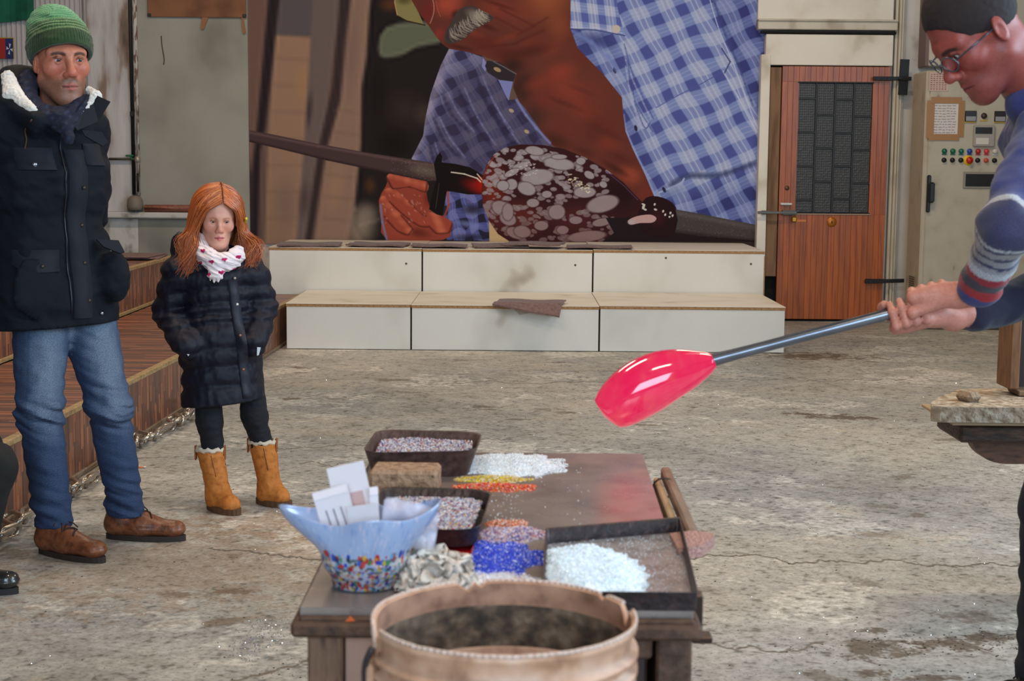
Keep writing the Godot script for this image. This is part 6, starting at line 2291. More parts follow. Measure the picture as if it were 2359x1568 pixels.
func net(f: Field, cell: float) -> Dictionary:
	var pad := f.slack + cell * 2.0
	var lo := f.lo - Vector3.ONE * pad
	var size := f.hi - f.lo + Vector3.ONE * pad * 2.0
	var bn := Vector3i((size / (cell * 4.0)).ceil())
	var n := bn * 4 + Vector3i.ONE
	var nx := n.x
	var nxy := n.x * n.y
	var val := PackedFloat32Array()
	val.resize(nxy * n.z)
	val.fill(1e6)
	var ids := PackedInt32Array()
	ids.resize(nxy * n.z)
	ids.fill(-1)
	var near := (cell * 2.0 * 1.7321 + f.slack) * minf(f.stretch, 1.9)
	var blocks := []
	var lists := []
	for bz in bn.z:
		for by in bn.y:
			for bx_ in bn.x:
				var c := lo + Vector3(bx_ * 4 + 2, by * 4 + 2, bz * 4 + 2) * cell
				var d := f.at(c)
				if absf(d) < near:
					blocks.append(Vector3i(bx_, by, bz) * 4)
					lists.append(f.near(c, d + f.slack, cell * 3.4642))
	for k in blocks.size():
		var b: Vector3i = blocks[k]
		var list: Array[Lump] = lists[k]
		for z in range(b.z, b.z + 5):
			for y in range(b.y, b.y + 5):
				var row := z * nxy + y * nx
				for x in range(b.x, b.x + 5):
					if val[row + x] > 9e5:
						val[row + x] = f.of(lo + Vector3(x, y, z) * cell, list)
	var verts := PackedVector3Array()
	var norms := PackedVector3Array()
	var where := PackedInt32Array()
	for b: Vector3i in blocks:
		for z in range(b.z, b.z + 4):
			for y in range(b.y, b.y + 4):
				for x in range(b.x, b.x + 4):
					var i := z * nxy + y * nx + x
					var v0 := val[i]
					var v1 := val[i + 1]
					var v2 := val[i + nx]
					var v3 := val[i + nx + 1]
					var v4 := val[i + nxy]
					var v5 := val[i + nxy + 1]
					var v6 := val[i + nxy + nx]
					var v7 := val[i + nxy + nx + 1]
					var low := minf(minf(minf(v0, v1), minf(v2, v3)), minf(minf(v4, v5), minf(v6, v7)))
					if low >= 0.0:
						continue
					var high := maxf(maxf(maxf(v0, v1), maxf(v2, v3)), maxf(maxf(v4, v5), maxf(v6, v7)))
					if high < 0.0 or high > 9e5:
						continue
					var s := Vector3.ZERO
					var c := 0
					if (v0 < 0) != (v1 < 0): s += Vector3(v0 / (v0 - v1), 0, 0); c += 1
					if (v2 < 0) != (v3 < 0): s += Vector3(v2 / (v2 - v3), 1, 0); c += 1
					if (v4 < 0) != (v5 < 0): s += Vector3(v4 / (v4 - v5), 0, 1); c += 1
					if (v6 < 0) != (v7 < 0): s += Vector3(v6 / (v6 - v7), 1, 1); c += 1
					if (v0 < 0) != (v2 < 0): s += Vector3(0, v0 / (v0 - v2), 0); c += 1
					if (v1 < 0) != (v3 < 0): s += Vector3(1, v1 / (v1 - v3), 0); c += 1
					if (v4 < 0) != (v6 < 0): s += Vector3(0, v4 / (v4 - v6), 1); c += 1
					if (v5 < 0) != (v7 < 0): s += Vector3(1, v5 / (v5 - v7), 1); c += 1
					if (v0 < 0) != (v4 < 0): s += Vector3(0, 0, v0 / (v0 - v4)); c += 1
					if (v1 < 0) != (v5 < 0): s += Vector3(1, 0, v1 / (v1 - v5)); c += 1
					if (v2 < 0) != (v6 < 0): s += Vector3(0, 1, v2 / (v2 - v6)); c += 1
					if (v3 < 0) != (v7 < 0): s += Vector3(1, 1, v3 / (v3 - v7)); c += 1
					ids[i] = verts.size()
					verts.append(lo + (Vector3(x, y, z) + s / c) * cell)
					norms.append(Vector3(v1 + v3 + v5 + v7 - v0 - v2 - v4 - v6, v2 + v3 + v6 + v7 - v0 - v1 - v4 - v5, v4 + v5 + v6 + v7 - v0 - v1 - v2 - v3).normalized())
					where.append(i)
	var idx := PackedInt32Array()
	for i in where:
		var inside := val[i] < 0
		# the three edges that leave this node
		if (val[i + 1] < 0) != inside:
			_ring(idx, ids, i, nx, nxy, inside)
		if (val[i + nx] < 0) != inside:
			_ring(idx, ids, i, nxy, 1, inside)
		if (val[i + nxy] < 0) != inside:
			_ring(idx, ids, i, 1, nx, inside)
	return {"v": verts, "n": norms, "i": idx}


func _ring(idx: PackedInt32Array, ids: PackedInt32Array, i: int, s: int, t: int, inside: bool) -> void:
	if i - s - t < 0:
		return
	var a := ids[i]
	var b := ids[i - s]
	var c := ids[i - s - t]
	var d := ids[i - t]
	if a < 0 or b < 0 or c < 0 or d < 0:
		return
	if inside:
		for q in [a, c, b, a, d, c]:
			idx.append(q)
	else:
		for q in [a, b, c, a, c, d]:
			idx.append(q)


# several nets as one mesh, coloured by tint(point, normal) in linear values
func figure_mesh(nets: Array, origin: Vector3, tints: Array) -> ArrayMesh:
	var v := PackedVector3Array()
	var n := PackedVector3Array()
	var c := PackedColorArray()
	var idx := PackedInt32Array()
	for k in nets.size():
		var d: Dictionary = nets[k]
		var at := v.size()
		var tint: Callable = tints[k]
		for j in d.v.size():
			var p: Vector3 = d.v[j]
			v.append(p - origin)
			n.append(d.n[j])
			c.append(tint.call(p, d.n[j]))
		for j in d.i:
			idx.append(j + at)
	var arr := []
	arr.resize(Mesh.ARRAY_MAX)
	arr[Mesh.ARRAY_VERTEX] = v
	arr[Mesh.ARRAY_NORMAL] = n
	arr[Mesh.ARRAY_COLOR] = c
	arr[Mesh.ARRAY_INDEX] = idx
	var m := ArrayMesh.new()
	m.add_surface_from_arrays(Mesh.PRIMITIVE_TRIANGLES, arr)
	return m


func tinted(rough: float, grain := "", scale := 6.0, bump := 0.0) -> StandardMaterial3D:
	var m := plain(Color.WHITE, rough)
	m.vertex_color_use_as_albedo = true
	if grain:
		m.albedo_texture = noise_bank[grain]
		m.uv1_triplanar = true
		m.uv1_scale = Vector3.ONE * scale
		if bump > 0.0:
			m.heightmap_enabled = true
			m.heightmap_texture = noise_bank[grain]
			m.heightmap_scale = bump
	return m


# the lumps of a head in the frame T (x to its left, y up, z forward, origin between the ears at eye level)
func head_lumps(f: Field, T: Transform3D, s: float, skull: Vector3, child := false, squint := 0.0) -> void:
	var B := T.basis
	var P := func(x: float, y: float, z: float) -> Vector3: return T * (Vector3(x, y, z) * s)
	f.egg(T * Vector3(0, 0.036 * skull.y, -0.012), Vector3(0.076 * skull.x, 0.094 * skull.y, 0.097 * skull.z), B, 0.02)
	f.limb(P.call(0, -0.015, 0.024), P.call(0, -0.088, 0.046), 0.062 * s, 0.038 * s, 0.03 * s)
	f.limb(P.call(0, -0.105, 0.066), P.call(0, -0.116, 0.074), 0.026 * s, 0.018 * s, 0.03 * s)
	for e: float in [-1.0, 1.0]:
		f.egg(P.call(e * 0.041, -0.024, 0.056), Vector3(0.028, 0.026, 0.026) * s * (1.1 if child else 1.0), B, 0.025 * s)
		f.limb(P.call(e * (0.047 if child else 0.051), -0.062, -0.002), P.call(e * 0.018, -0.112, 0.064), 0.022 * s, 0.017 * s, 0.035 * s)
		f.limb(P.call(e * 0.012, 0.024, 0.084), P.call(e * 0.048, 0.023, 0.064), 0.013 * s, 0.011 * s, 0.018 * s)
		f.egg(P.call(e * 0.032, 0.001, 0.100), Vector3(0.019, 0.013, 0.016) * s, B, 0.014 * s, true)
	f.limb(P.call(0, 0.016, 0.084), P.call(0, -0.030, 0.106 if not child else 0.099), 0.009 * s, 0.0115 * s, 0.014 * s)
	f.egg(P.call(0, -0.037, 0.109 if not child else 0.103), Vector3(0.0135, 0.012, 0.013) * s, B, 0.010 * s)
	for e: float in [-1.0, 1.0]:
		f.egg(P.call(e * 0.0125, -0.042, 0.097), Vector3(0.009, 0.0085, 0.011) * s, B, 0.008 * s)
		f.egg(P.call(e * 0.006, -0.050, 0.105), Vector3(0.0035, 0.003, 0.004) * s, B, 0.004 * s, true)
		# lids over the eyes
		f.limb(P.call(e * 0.019, 0.004, 0.081), P.call(e * 0.033, 0.0112 - squint, 0.0855), 0.0042 * s, 0.005 * s, 0.006 * s)
		f.limb(P.call(e * 0.033, 0.0112 - squint, 0.0855), P.call(e * 0.047, 0.003, 0.075), 0.005 * s, 0.004 * s, 0.006 * s)
		f.limb(P.call(e * 0.019, -0.003, 0.080), P.call(e * 0.033, -0.0088 + squint * 0.3, 0.0825), 0.0028 * s, 0.0032 * s, 0.006 * s)
		f.limb(P.call(e * 0.033, -0.0088 + squint * 0.3, 0.0825), P.call(e * 0.047, -0.001, 0.074), 0.0032 * s, 0.0028 * s, 0.006 * s)
		f.egg(P.call(e * 0.0335, 0.0012 - squint * 0.3, 0.090), Vector3(0.0140, 0.0052 - squint * 0.5, 0.0135) * s, B, 0.0015, true)
	# mouth
	f.egg(P.call(0, -0.070, 0.070), Vector3(0.030, 0.026, 0.026) * s, B, 0.02 * s)
	for e: float in [-1.0, 1.0]:
		f.limb(P.call(0, -0.0715, 0.0945), P.call(e * 0.022, -0.0765, 0.084), 0.0055 * s, 0.0028 * s, 0.006 * s)
		f.limb(P.call(0, -0.0825, 0.093), P.call(e * 0.021, -0.079, 0.084), 0.0065 * s, 0.003 * s, 0.006 * s)
		f.limb(P.call(0, -0.0772, 0.1005), P.call(e * 0.025, -0.078, 0.089), 0.0022 * s, 0.0015 * s, 0.004 * s, true)
	# ears
	for e: float in [-1.0, 1.0]:
		var turn := B * Basis(Vector3.UP, e * 0.45) * Basis(Vector3(1, 0, 0), -0.15)
		f.egg(T * Vector3(e * 0.079 * skull.x, -0.008 * s, -0.012), Vector3(0.010, 0.031, 0.019) * s, turn, 0.008)
		f.egg(T * Vector3(e * 0.092 * skull.x, -0.006 * s, -0.006), Vector3(0.008, 0.018, 0.011) * s, turn, 0.006, true)


func eyes(parent: Node3D, T: Transform3D, origin: Vector3, s: float, look: Vector3, iris: Color) -> void:
	for e: float in [-1.0, 1.0]:
		var c := T * (Vector3(e * 0.0325, 0.001, 0.0715) * s)
		var r := 0.0135 * s
		var dir := (T.basis * look).normalized()
		var up := Vector3.UP
		var B := Basis(up.cross(dir).normalized(), dir, Vector3.ZERO)
		B = Basis(B.x, dir, B.x.cross(dir))
		var st := begin()
		st.set_smooth_group(1)
		var rings := [[0.0, Color(0.01, 0.01, 0.012)], [0.17, Color(0.01, 0.01, 0.012)], [0.20, iris.srgb_to_linear()], [0.46, iris.darkened(0.4).srgb_to_linear()], [0.52, Color(0.52, 0.47, 0.44)], [1.0, Color(0.5, 0.42, 0.38)], [2.2, Color(0.6, 0.45, 0.42)], [PI, Color(0.6, 0.4, 0.4)]]
		for k in rings.size() - 1:
			for j in 16:
				var v := []
				for q in [[k, j], [k + 1, j], [k + 1, j + 1], [k, j + 1]]:
					var th: float = rings[q[0]][0]
					var a: float = TAU * q[1] / 16.0
					v.append([c - origin + B * Vector3(sin(th) * cos(a), cos(th), sin(th) * sin(a)) * r, rings[q[0]][1]])
				for q in [0, 2, 1, 0, 3, 2]:
					st.set_color(v[q][1])
					st.add_vertex(v[q][0])
		var m := plain(Color.WHITE, 0.08)
		m.vertex_color_use_as_albedo = true
		put(st, "eye", m, parent)


# skin colour of a face; q is the point in the head frame divided by s
func face_tint(q: Vector3, skin: Color, lips: Color, brow: Color, brow_power: float, stubble: float, stubble_color: Color, blush: float) -> Color:
	var c := skin
	var front := smoothstep(0.03, 0.07, q.z)
	var ax := absf(q.x)
	c = c.lerp(Color(0.70, 0.30, 0.25), blush * exp(-((ax - 0.038) ** 2 + (q.y + 0.028) ** 2) / 0.0006) * front)
	c = c.lerp(Color(0.72, 0.32, 0.27), blush * 0.9 * exp(-(q.x * q.x + (q.y + 0.038) ** 2) / 0.0003) * smoothstep(0.09, 0.105, q.z))
	if q.y < -0.03 and q.z > -0.02:
		var beard := smoothstep(-0.045, -0.07, q.y) * smoothstep(-0.01, 0.02, q.z)
		beard = maxf(beard, smoothstep(0.012, 0.0, absf(q.y + 0.060)) * smoothstep(0.03, 0.02, ax) * front * 1.6)
		beard = maxf(beard, smoothstep(0.008, 0.0, absf(q.y + 0.094)) * smoothstep(0.016, 0.01, ax) * front * 1.2)
		c = c.lerp(stubble_color, clampf(beard * stubble, 0.0, 0.85))
	var lip := (1.0 - smoothstep(0.7, 1.1, sqrt((q.x / 0.0245) ** 2 + ((q.y + 0.0775) / 0.0105) ** 2))) * smoothstep(0.07, 0.082, q.z)
	c = c.lerp(lips, lip)
	var slit := (1.0 - smoothstep(0.0008, 0.0022, absf(q.y + 0.0776))) * smoothstep(0.026, 0.022, ax) * smoothstep(0.075, 0.085, q.z)
	c = c.lerp(lips.darkened(0.6), slit * 0.8)
	var by := 0.0170 + 0.004 * sin(clampf((ax - 0.014) / 0.036, 0, 1) * PI)
	var b := (1.0 - smoothstep(0.0028, 0.0064, absf(q.y - by))) * smoothstep(0.010, 0.016, ax) * smoothstep(0.055, 0.046, ax) * smoothstep(0.045, 0.06, q.z)
	c = c.lerp(brow, b * brow_power)
	var lash := (1.0 - smoothstep(0.0012, 0.0035, absf(q.y - (0.0095 - 40.0 * (ax - 0.033) ** 2 * 0.5)))) * smoothstep(0.017, 0.021, ax) * smoothstep(0.049, 0.045, ax) * smoothstep(0.07, 0.078, q.z)
	c = c.lerp(brow.darkened(0.4), lash * 0.55)
	var hollow := exp(-((ax - 0.031) ** 2 / 0.00022 + (q.y - 0.002) ** 2 / 0.00014)) * front
	c = c.lerp(Color(skin.r * 0.72, skin.g * 0.55, skin.b * 0.52), hollow * 0.45)
	return c.srgb_to_linear()


# a hand closed round a rod: c the middle of the grip, a along the rod, e1 e2 across it
func grip(f: Field, c: Vector3, a: Vector3, e1: Vector3, e2: Vector3, th: float, sgn: float, wrist: Vector3, rod: float, thumb_along: float) -> void:
	var R := func(ang: float, rad: float, along: float) -> Vector3: return c + a * along + (e1 * cos(th + sgn * ang) + e2 * sin(th + sgn * ang)) * rad
	var kn := []
	for k in 4:
		var al := (k - 1.5) * 0.0205
		var rr: float = [0.0088, 0.0092, 0.0090, 0.0078][k]
		var big: float = [1.0, 1.06, 1.0, 0.84][k]
		var p0: Vector3 = R.call(0.0, rod + 0.026, al)
		var p1: Vector3 = R.call(1.15 * big, rod + 0.021, al + 0.001)
		var p2: Vector3 = R.call(2.25 * big, rod + 0.011, al)
		var p3: Vector3 = R.call(3.25 * big, rod + 0.009, al - 0.001)
		kn.append(p0)
		f.limb(p0, p1, rr * 1.12, rr * 1.02, 0.006)
		f.limb(p1, p2, rr * 1.02, rr * 0.95, 0.005)
		f.limb(p2, p3, rr * 0.95, rr * 0.8, 0.005)
	# palm and back of the hand
	var heel: Vector3 = wrist.lerp(c, 0.35)
	for k in 4:
		f.limb(kn[k], heel + a * (k - 1.5) * 0.011, 0.0115, 0.0145, 0.016)
	f.limb(heel, wrist, 0.024, 0.025, 0.02)
	# thumb, from the side of the palm near its base, closing the other way
	var t0 := heel + a * thumb_along * 0.022
	var t1: Vector3 = R.call(-0.9, rod + 0.020, thumb_along * 0.040)
	var t2: Vector3 = R.call(-1.75, rod + 0.011, thumb_along * 0.046)
	var t3: Vector3 = R.call(-2.5, rod + 0.009, thumb_along * 0.042)
	f.limb(t0, t1, 0.0145, 0.0112, 0.012)
	f.limb(t1, t2, 0.0112, 0.0102, 0.006)
	f.limb(t2, t3, 0.0102, 0.0085, 0.006)


# low shoe: heel on the ground at h, toe at t; returns nothing, adds its parts under the person
func shoe(person: Node3D, origin: Vector3, called: String, h: Vector3, t: Vector3, tall: float, m: Material, sole_m: Material, lace_m: Material, look: String, wide := 1.0) -> MeshInstance3D:
	var d := (t - h)
	var L := d.length()
	d = d / L
	var s := d.cross(Vector3.UP)
	var f := Field.new()
	f.slack = 0.006
	f.flat(h + d * L * 0.13 + Vector3(0, 0.05, 0), h + d * L * 0.45 + Vector3(0, 0.046, 0), 0.038 * wide, 0.040 * wide, Vector3.UP, 0.95, 0.03)
	f.flat(h + d * L * 0.45 + Vector3(0, 0.046, 0), h + d * L * 0.84 + Vector3(0, 0.040, 0), 0.041 * wide, 0.040 * wide, Vector3.UP, 0.72, 0.03)
	f.limb(h + d * L * 0.16 + Vector3(0, 0.06, 0), h + d * L * 0.17 + Vector3(0, tall, 0), 0.036 * wide, 0.040 * wide, 0.03)
	f.limb(h + d * L * 0.22 + Vector3(0, tall * 0.85, 0), h + d * L * 0.6 + Vector3(0, 0.052, 0), 0.033 * wide, 0.026 * wide, 0.025)
	f.bend = func(p: Vector3, v: float) -> float:
		var q := p - h
		var along := q.dot(d) / L
		# seam round the toe, and a flat underside
		var rim := absf(q.y - (0.052 - 0.006 * along)) - 0.0015
		if along > 0.42 and rim < 0.004:
			v += 0.0016 * (1.0 - smoothstep(0.0, 0.004, rim))
		v = maxf(v, 0.013 - q.y)
		return maxf(v, q.y - tall - 0.004)
	var nt := net(f, 0.0045)
	var o := put(figure_mesh([nt], origin, [func(_p: Vector3, _n: Vector3) -> Color: return Color.WHITE]), called, m, person)
	o.set_meta("label", look)
	var out := PackedVector2Array()
	for k in 28:
		var w := TAU * k / 28.0
		var x := cos(w)
		var half := 0.039 * wide * (1.0 if x > 0.1 else lerpf(0.86, 1.0, (x + 1.0) / 1.1))
		half *= 1.0 if absf(x) < 0.95 else 0.98
		out.append(Vector2(L * 0.495 + x * L * 0.49, sin(w) * half * (1.0 - 0.10 * maxf(0.0, -x))))
	var st := begin()
	var B := Basis(d, -s, Vector3.UP)
	slab(st, out, 0.019, h - origin + Vector3(0, 0.010, 0), B)
	var heel := PackedVector2Array()
	put(st, "sole", sole_m, o)
	if lace_m:
		st = begin()
		for k in 4:
			var c := h + d * L * (0.36 + k * 0.065) + Vector3(0, 0.5, 0)
			var pts := []
			for e in 5:
				var u := (e - 2) * 0.011
				var p := f.hit(c + s * u + d * (0.006 if k % 2 else -0.004) * (e - 2), Vector3.DOWN)
				pts.append(p - origin + Vector3(0, 0.0022, 0))
			tube(st, spline(pts, 2), 0.0028, 5)
		var knot := f.hit(h + d * L * 0.36 + Vector3(0, 0.5, 0), Vector3.DOWN) - origin
		for e: float in [-1.0, 1.0]:
			tube(st, spline([knot, knot + s * e * 0.022 + Vector3(0, 0.012, 0), knot + s * e * 0.034 - d * 0.002 + Vector3(0, -0.006, 0), knot + s * e * 0.014 - Vector3(0, 0.002, 0), knot], 3), 0.0024, 5)
			tube(st, spline([knot, knot + s * e * 0.02 + d * 0.02, knot + s * e * 0.036 + d * 0.035 - Vector3(0, 0.02, 0)], 3), 0.0022, 5)
		put(st, "laces", lace_m, o)
	return o


# run the slow meshing on all processors
var _jobs: Array[Field] = []
var _cells: Array[float] = []
var _nets := []


func mesh_all() -> void:
	_nets.resize(_jobs.size())
	var id := WorkerThreadPool.add_group_task(func(k: int) -> void: _nets[k] = net(_jobs[k], _cells[k]), _jobs.size())
	WorkerThreadPool.wait_for_group_task_completion(id)


func job(f: Field, cell: float) -> int:
	_jobs.append(f)
	_cells.append(cell)
	return _jobs.size() - 1


# ---------------------------------------------------------------- the people

func frame(at: Vector3, yaw: float, pitch := 0.0, roll := 0.0) -> Transform3D:
	return Transform3D(Basis(Vector3.UP, yaw) * Basis(Vector3(1, 0, 0), pitch) * Basis(Vector3(0, 0, 1), roll), at)


func flat_white(_p: Vector3, _n: Vector3) -> Color:
	return Color.WHITE


# strip of cloth lying on a field between two surface paths
func ribbon(f: Field, pts: Array, dir: Vector3, across: Vector3, half: float, lift: float, origin: Vector3) -> SurfaceTool:
	var st := begin()
	st.set_smooth_group(1)
	var prev := []
	for p in pts:
		var row := []
		for u in [-1.0, -0.94, 0.0, 0.94, 1.0]:
			var q: Vector3 = f.hit(p + across * u * half - dir * 0.5, dir) - origin
			row.append(q - dir * (lift if absf(u) < 0.97 else -0.004))
		if prev:
			for j in 4:
				quad(st, prev[j], row[j], row[j + 1], prev[j + 1])
		prev = row
	return st


func stud(c: Vector3, dir: Vector3, r: float) -> SurfaceTool:
	var st := begin()
	var up := -dir
	var x := up.cross(Vector3.UP).normalized()
	lathe(st, [Vector2(0, r * 0.5), Vector2(r * 0.6, r * 0.42), Vector2(r * 0.95, r * 0.15), Vector2(r, -r * 0.4)], 12, c, Basis(x, up, x.cross(up)))
	return st


func make_people() -> void:
	noise_tex("cloth_weave", [Color(0.55, 0.55, 0.55), Color(1, 1, 1)], [0.25, 0.75], 0.16, 2, 5, 256)
	noise_tex("denim", [Color(0.62, 0.66, 0.72), Color(1, 1, 1)], [0.3, 0.7], 0.11, 3, 6, 256)
	noise_tex("skin_grain", [Color(0.93, 0.90, 0.88), Color(1, 1, 1)], [0.2, 0.6], 0.05, 4, 8, 256)
	noise_tex("leather", [Color(0.62, 0.58, 0.55), Color(1, 1, 1)], [0.2, 0.75], 0.02, 5, 9, 256)
	var fold := FastNoiseLite.new()
	fold.noise_type = FastNoiseLite.TYPE_SIMPLEX_SMOOTH
	fold.frequency = 1.0
	fold.fractal_octaves = 2
	var man := man_fields(fold)
	var girl := girl_fields(fold)
	var worker := worker_fields(fold)
	var sitter := sitter_fields(fold)
	mesh_all()
	make_man(man)
	make_girl(girl)
	make_worker(worker)
	make_sitter(sitter)


# ---- man in the green beanie

const MAN := Vector3(-1.40, 0, -4.95)


func man_fields(fold: FastNoiseLite) -> Dictionary:
	var phi := 0.70
	var F := Vector3(sin(phi), 0, cos(phi))
	var L := Vector3(cos(phi), 0, -sin(phi))
	var C := Vector3(-1.512, 0, -4.96)
	var T := frame(Vector3(-1.455, 1.594, -4.945), 0.56, 0.05, 0.03)
	var head := Field.new()
	head_lumps(head, T, 1.06, Vector3(0.98, 0.88, 0.97), false, 0.003)
	head.limb(T * Vector3(0, -0.06, -0.02), Vector3(-1.485, 1.40, -4.975), 0.056, 0.062, 0.03)
	# the body inside the clothes
	var body := Field.new()
	body.limb(Vector3(-1.485, 1.45, -4.975), C + Vector3(0, 1.30, 0), 0.055, 0.09, 0.05)
	body.flat(C + Vector3(0, 1.32, 0), C + Vector3(0, 0.95, 0), 0.11, 0.105, L, 1.4, 0.05)
	for e: float in [-1.0, 1.0]:
		body.limb(C + L * e * 0.14 - F * 0.03 + Vector3(0, 1.37, 0), C + L * e * 0.20 - F * 0.14 + Vector3(0, 1.09, 0), 0.042, 0.036, 0.03)
		body.limb(C + L * e * 0.20 - F * 0.14 + Vector3(0, 1.09, 0), C + L * e * 0.04 - F * 0.22 + Vector3(0, 0.93, 0), 0.036, 0.028, 0.02)
		body.egg(C + L * e * 0.03 - F * 0.225 + Vector3(0, 0.90, 0), Vector3(0.035, 0.05, 0.022), Basis(), 0.02)
	var legs := [[Vector3(-1.535, 0.84, -4.93), Vector3(-1.520, 0.49, -4.835), Vector3(-1.487, 0.09, -4.845)], [Vector3(-1.425, 0.84, -5.01), Vector3(-1.337, 0.475, -4.975), Vector3(-1.302, 0.09, -5.04)]]
	for l in legs:
		body.limb(l[0], l[1], 0.075, 0.05, 0.03)
		body.limb(l[1], l[2], 0.048, 0.034, 0.02)
	# jeans
	var jeans := Field.new()
	for l in legs:
		jeans.limb(l[0], l[1], 0.100, 0.070, 0.035)
		jeans.limb(l[1], l[2] + Vector3(0, 0.01, 0), 0.070, 0.0595, 0.03)
	jeans.bend = func(p: Vector3, d: float) -> float:
		var knee := exp(-((p.y - 0.46) / 0.07) ** 2)
		var hem := exp(-((p.y - 0.14) / 0.09) ** 2)
		var amp := 0.004 + 0.016 * knee + 0.012 * hem
		var w := fold.get_noise_3d(p.x * 6.0 + p.y * 6.0, p.y * 20.0 + p.x * 6.0, p.z * 6.0)
		d += w * amp + 0.003 * fold.get_noise_3d(p.x * 14.0, p.y * 9.0, p.z * 14.0 + 9.0)
		return maxf(d, 0.088 + 0.14 * (p.z + 4.93) * 0.3 - p.y)
	# parka
	var coat := Field.new()
	coat.slack = 0.02
	coat.flat(C + Vector3(0, 0.82, 0), C + Vector3(0, 1.22, 0), 0.168, 0.150, L, 1.24, 0.05)
	coat.flat(C + Vector3(0, 0.74, 0), C + Vector3(0, 0.82, 0), 0.176, 0.168, L, 1.26, 0.05)
	coat.flat(C + Vector3(0, 1.22, 0.0), C + Vector3(0.0, 1.34, 0.0), 0.145, 0.11, L, 1.35, 0.06)
	coat.limb(C - L * 0.16 + Vector3(0, 1.385, 0), C + L * 0.135 + Vector3(0, 1.375, 0), 0.075, 0.070, 0.06)
	for e: float in [-1.0, 1.0]:
		var sh := C + L * e * 0.150 - F * 0.03 + Vector3(0, 1.365, 0.0)
		var el := C + L * e * 0.205 - F * 0.14 + Vector3(0, 1.085, 0)
		var ha := C + L * e * 0.05 - F * 0.25 + Vector3(0, 0.93, 0)
		coat.limb(sh, el, 0.074, 0.062, 0.04)
		coat.limb(el, ha, 0.064, 0.052, 0.03)
	# hood lying on the back and the stand collar round the neck
	coat.egg(C - F * 0.115 + Vector3(0.0, 1.485, 0), Vector3(0.165, 0.10, 0.10), Basis(Vector3.UP, phi), 0.05)
	coat.limb(Vector3(-1.625, 1.525, -5.0), Vector3(-1.60, 1.46, -4.87), 0.042, 0.040, 0.04)
	coat.limb(Vector3(-1.60, 1.46, -4.87), Vector3(-1.50, 1.395, -4.80), 0.040, 0.034, 0.04)
	coat.limb(Vector3(-1.44, 1.40, -4.84), Vector3(-1.365, 1.44, -4.93), 0.04, 0.04, 0.04)
	# patch pockets: right hip, left hip standing proud
	coat.egg(Vector3(-1.300, 0.900, -4.935), Vector3(0.052, 0.088, 0.05), Basis(), 0.03)
	coat.egg(C - L * 0.11 + F * 0.155 + Vector3(0, 0.87, 0), Vector3(0.085, 0.10, 0.022), Basis(Vector3.UP, phi), 0.012)
	coat.bend = func(p: Vector3, d: float) -> float:
		var w := fold.get_noise_3d(p.x * 5.0, p.y * 11.0, p.z * 5.0) * 0.010 + fold.get_noise_3d(p.x * 12.0 + 4.0, p.y * 17.0 + p.x * 9.0, p.z * 12.0) * 0.0045
		var waist := exp(-((p.y - 1.08) / 0.05) ** 2) * 0.010
		d += w + waist
		return maxf(d, 0.742 + 0.05 * (p.x + 1.5) - p.y)
	# beanie
	var cap := Field.new()
	cap.egg(T * Vector3(0, 0.046, -0.012), Vector3(0.101, 0.112, 0.117), T.basis, 0.03)
	cap.egg(T * Vector3(-0.022, 0.122, -0.026), Vector3(0.050, 0.044, 0.058), T.basis, 0.07)
	cap.bend = func(p: Vector3, d: float) -> float:
		var q := T.affine_inverse() * p
		var up := q.y - (0.006 + 0.46 * q.z)
		var ang := atan2(q.x, q.z)
		d += 0.0011 * sin(ang * 64.0) * smoothstep(0.0, 0.02, up) - 0.003 * (1.0 - smoothstep(0.050, 0.058, up))
		d += 0.0012 * sin(up * 700.0) * smoothstep(0.058, 0.066, up) + 0.004 * exp(-(((q.x + 0.06) / 0.03) ** 2 + ((q.y - 0.132) / 0.008) ** 2))
		d += fold.get_noise_3d(q.x * 16.0, q.y * 22.0, q.z * 16.0) * 0.0035
		return maxf(maxf(d, -up), -(d + 0.013))
	# fleece facing of the hood
	var fleece := Field.new()
	fleece.flat(Vector3(-1.600, 1.535, -4.865), Vector3(-1.575, 1.475, -4.832), 0.022, 0.030, Vector3(0.3, 0, 1), 0.6, 0.02)
	fleece.flat(Vector3(-1.575, 1.475, -4.832), Vector3(-1.503, 1.432, -4.790), 0.030, 0.016, Vector3(0.3, 0, 1), 0.6, 0.02)
	var fleece2 := Field.new()
	fleece2.flat(Vector3(-1.358, 1.500, -4.915), Vector3(-1.334, 1.482, -4.90), 0.012, 0.015, Vector3(0.3, 0, 1), 0.7, 0.02)
	fleece2.flat(Vector3(-1.334, 1.476, -4.90), Vector3(-1.366, 1.425, -4.865), 0.017, 0.011, Vector3(0.3, 0, 1), 0.7, 0.02)
	var woolly := func(p: Vector3, d: float) -> float: return d + fold.get_noise_3d(p.x * 95.0, p.y * 95.0, p.z * 95.0) * 0.0045
	fleece.bend = woolly
	fleece2.bend = woolly
	# scarf in the collar
	var scarf := Field.new()
	var ring := spline([Vector3(-1.555, 1.535, -4.925), Vector3(-1.540, 1.468, -4.868), Vector3(-1.478, 1.414, -4.830), Vector3(-1.412, 1.410, -4.845), Vector3(-1.368, 1.462, -4.91)], 3)
	for k in ring.size() - 1:
		scarf.limb(ring[k], ring[k + 1], 0.027, 0.027, 0.02)
	scarf.limb(Vector3(-1.425, 1.41, -4.835), Vector3(-1.395, 1.345, -4.805), 0.030, 0.018, 0.03)
	scarf.bend = func(p: Vector3, d: float) -> float: return d + fold.get_noise_3d(p.x * 20.0, p.y * 40.0, p.z * 20.0) * 0.006
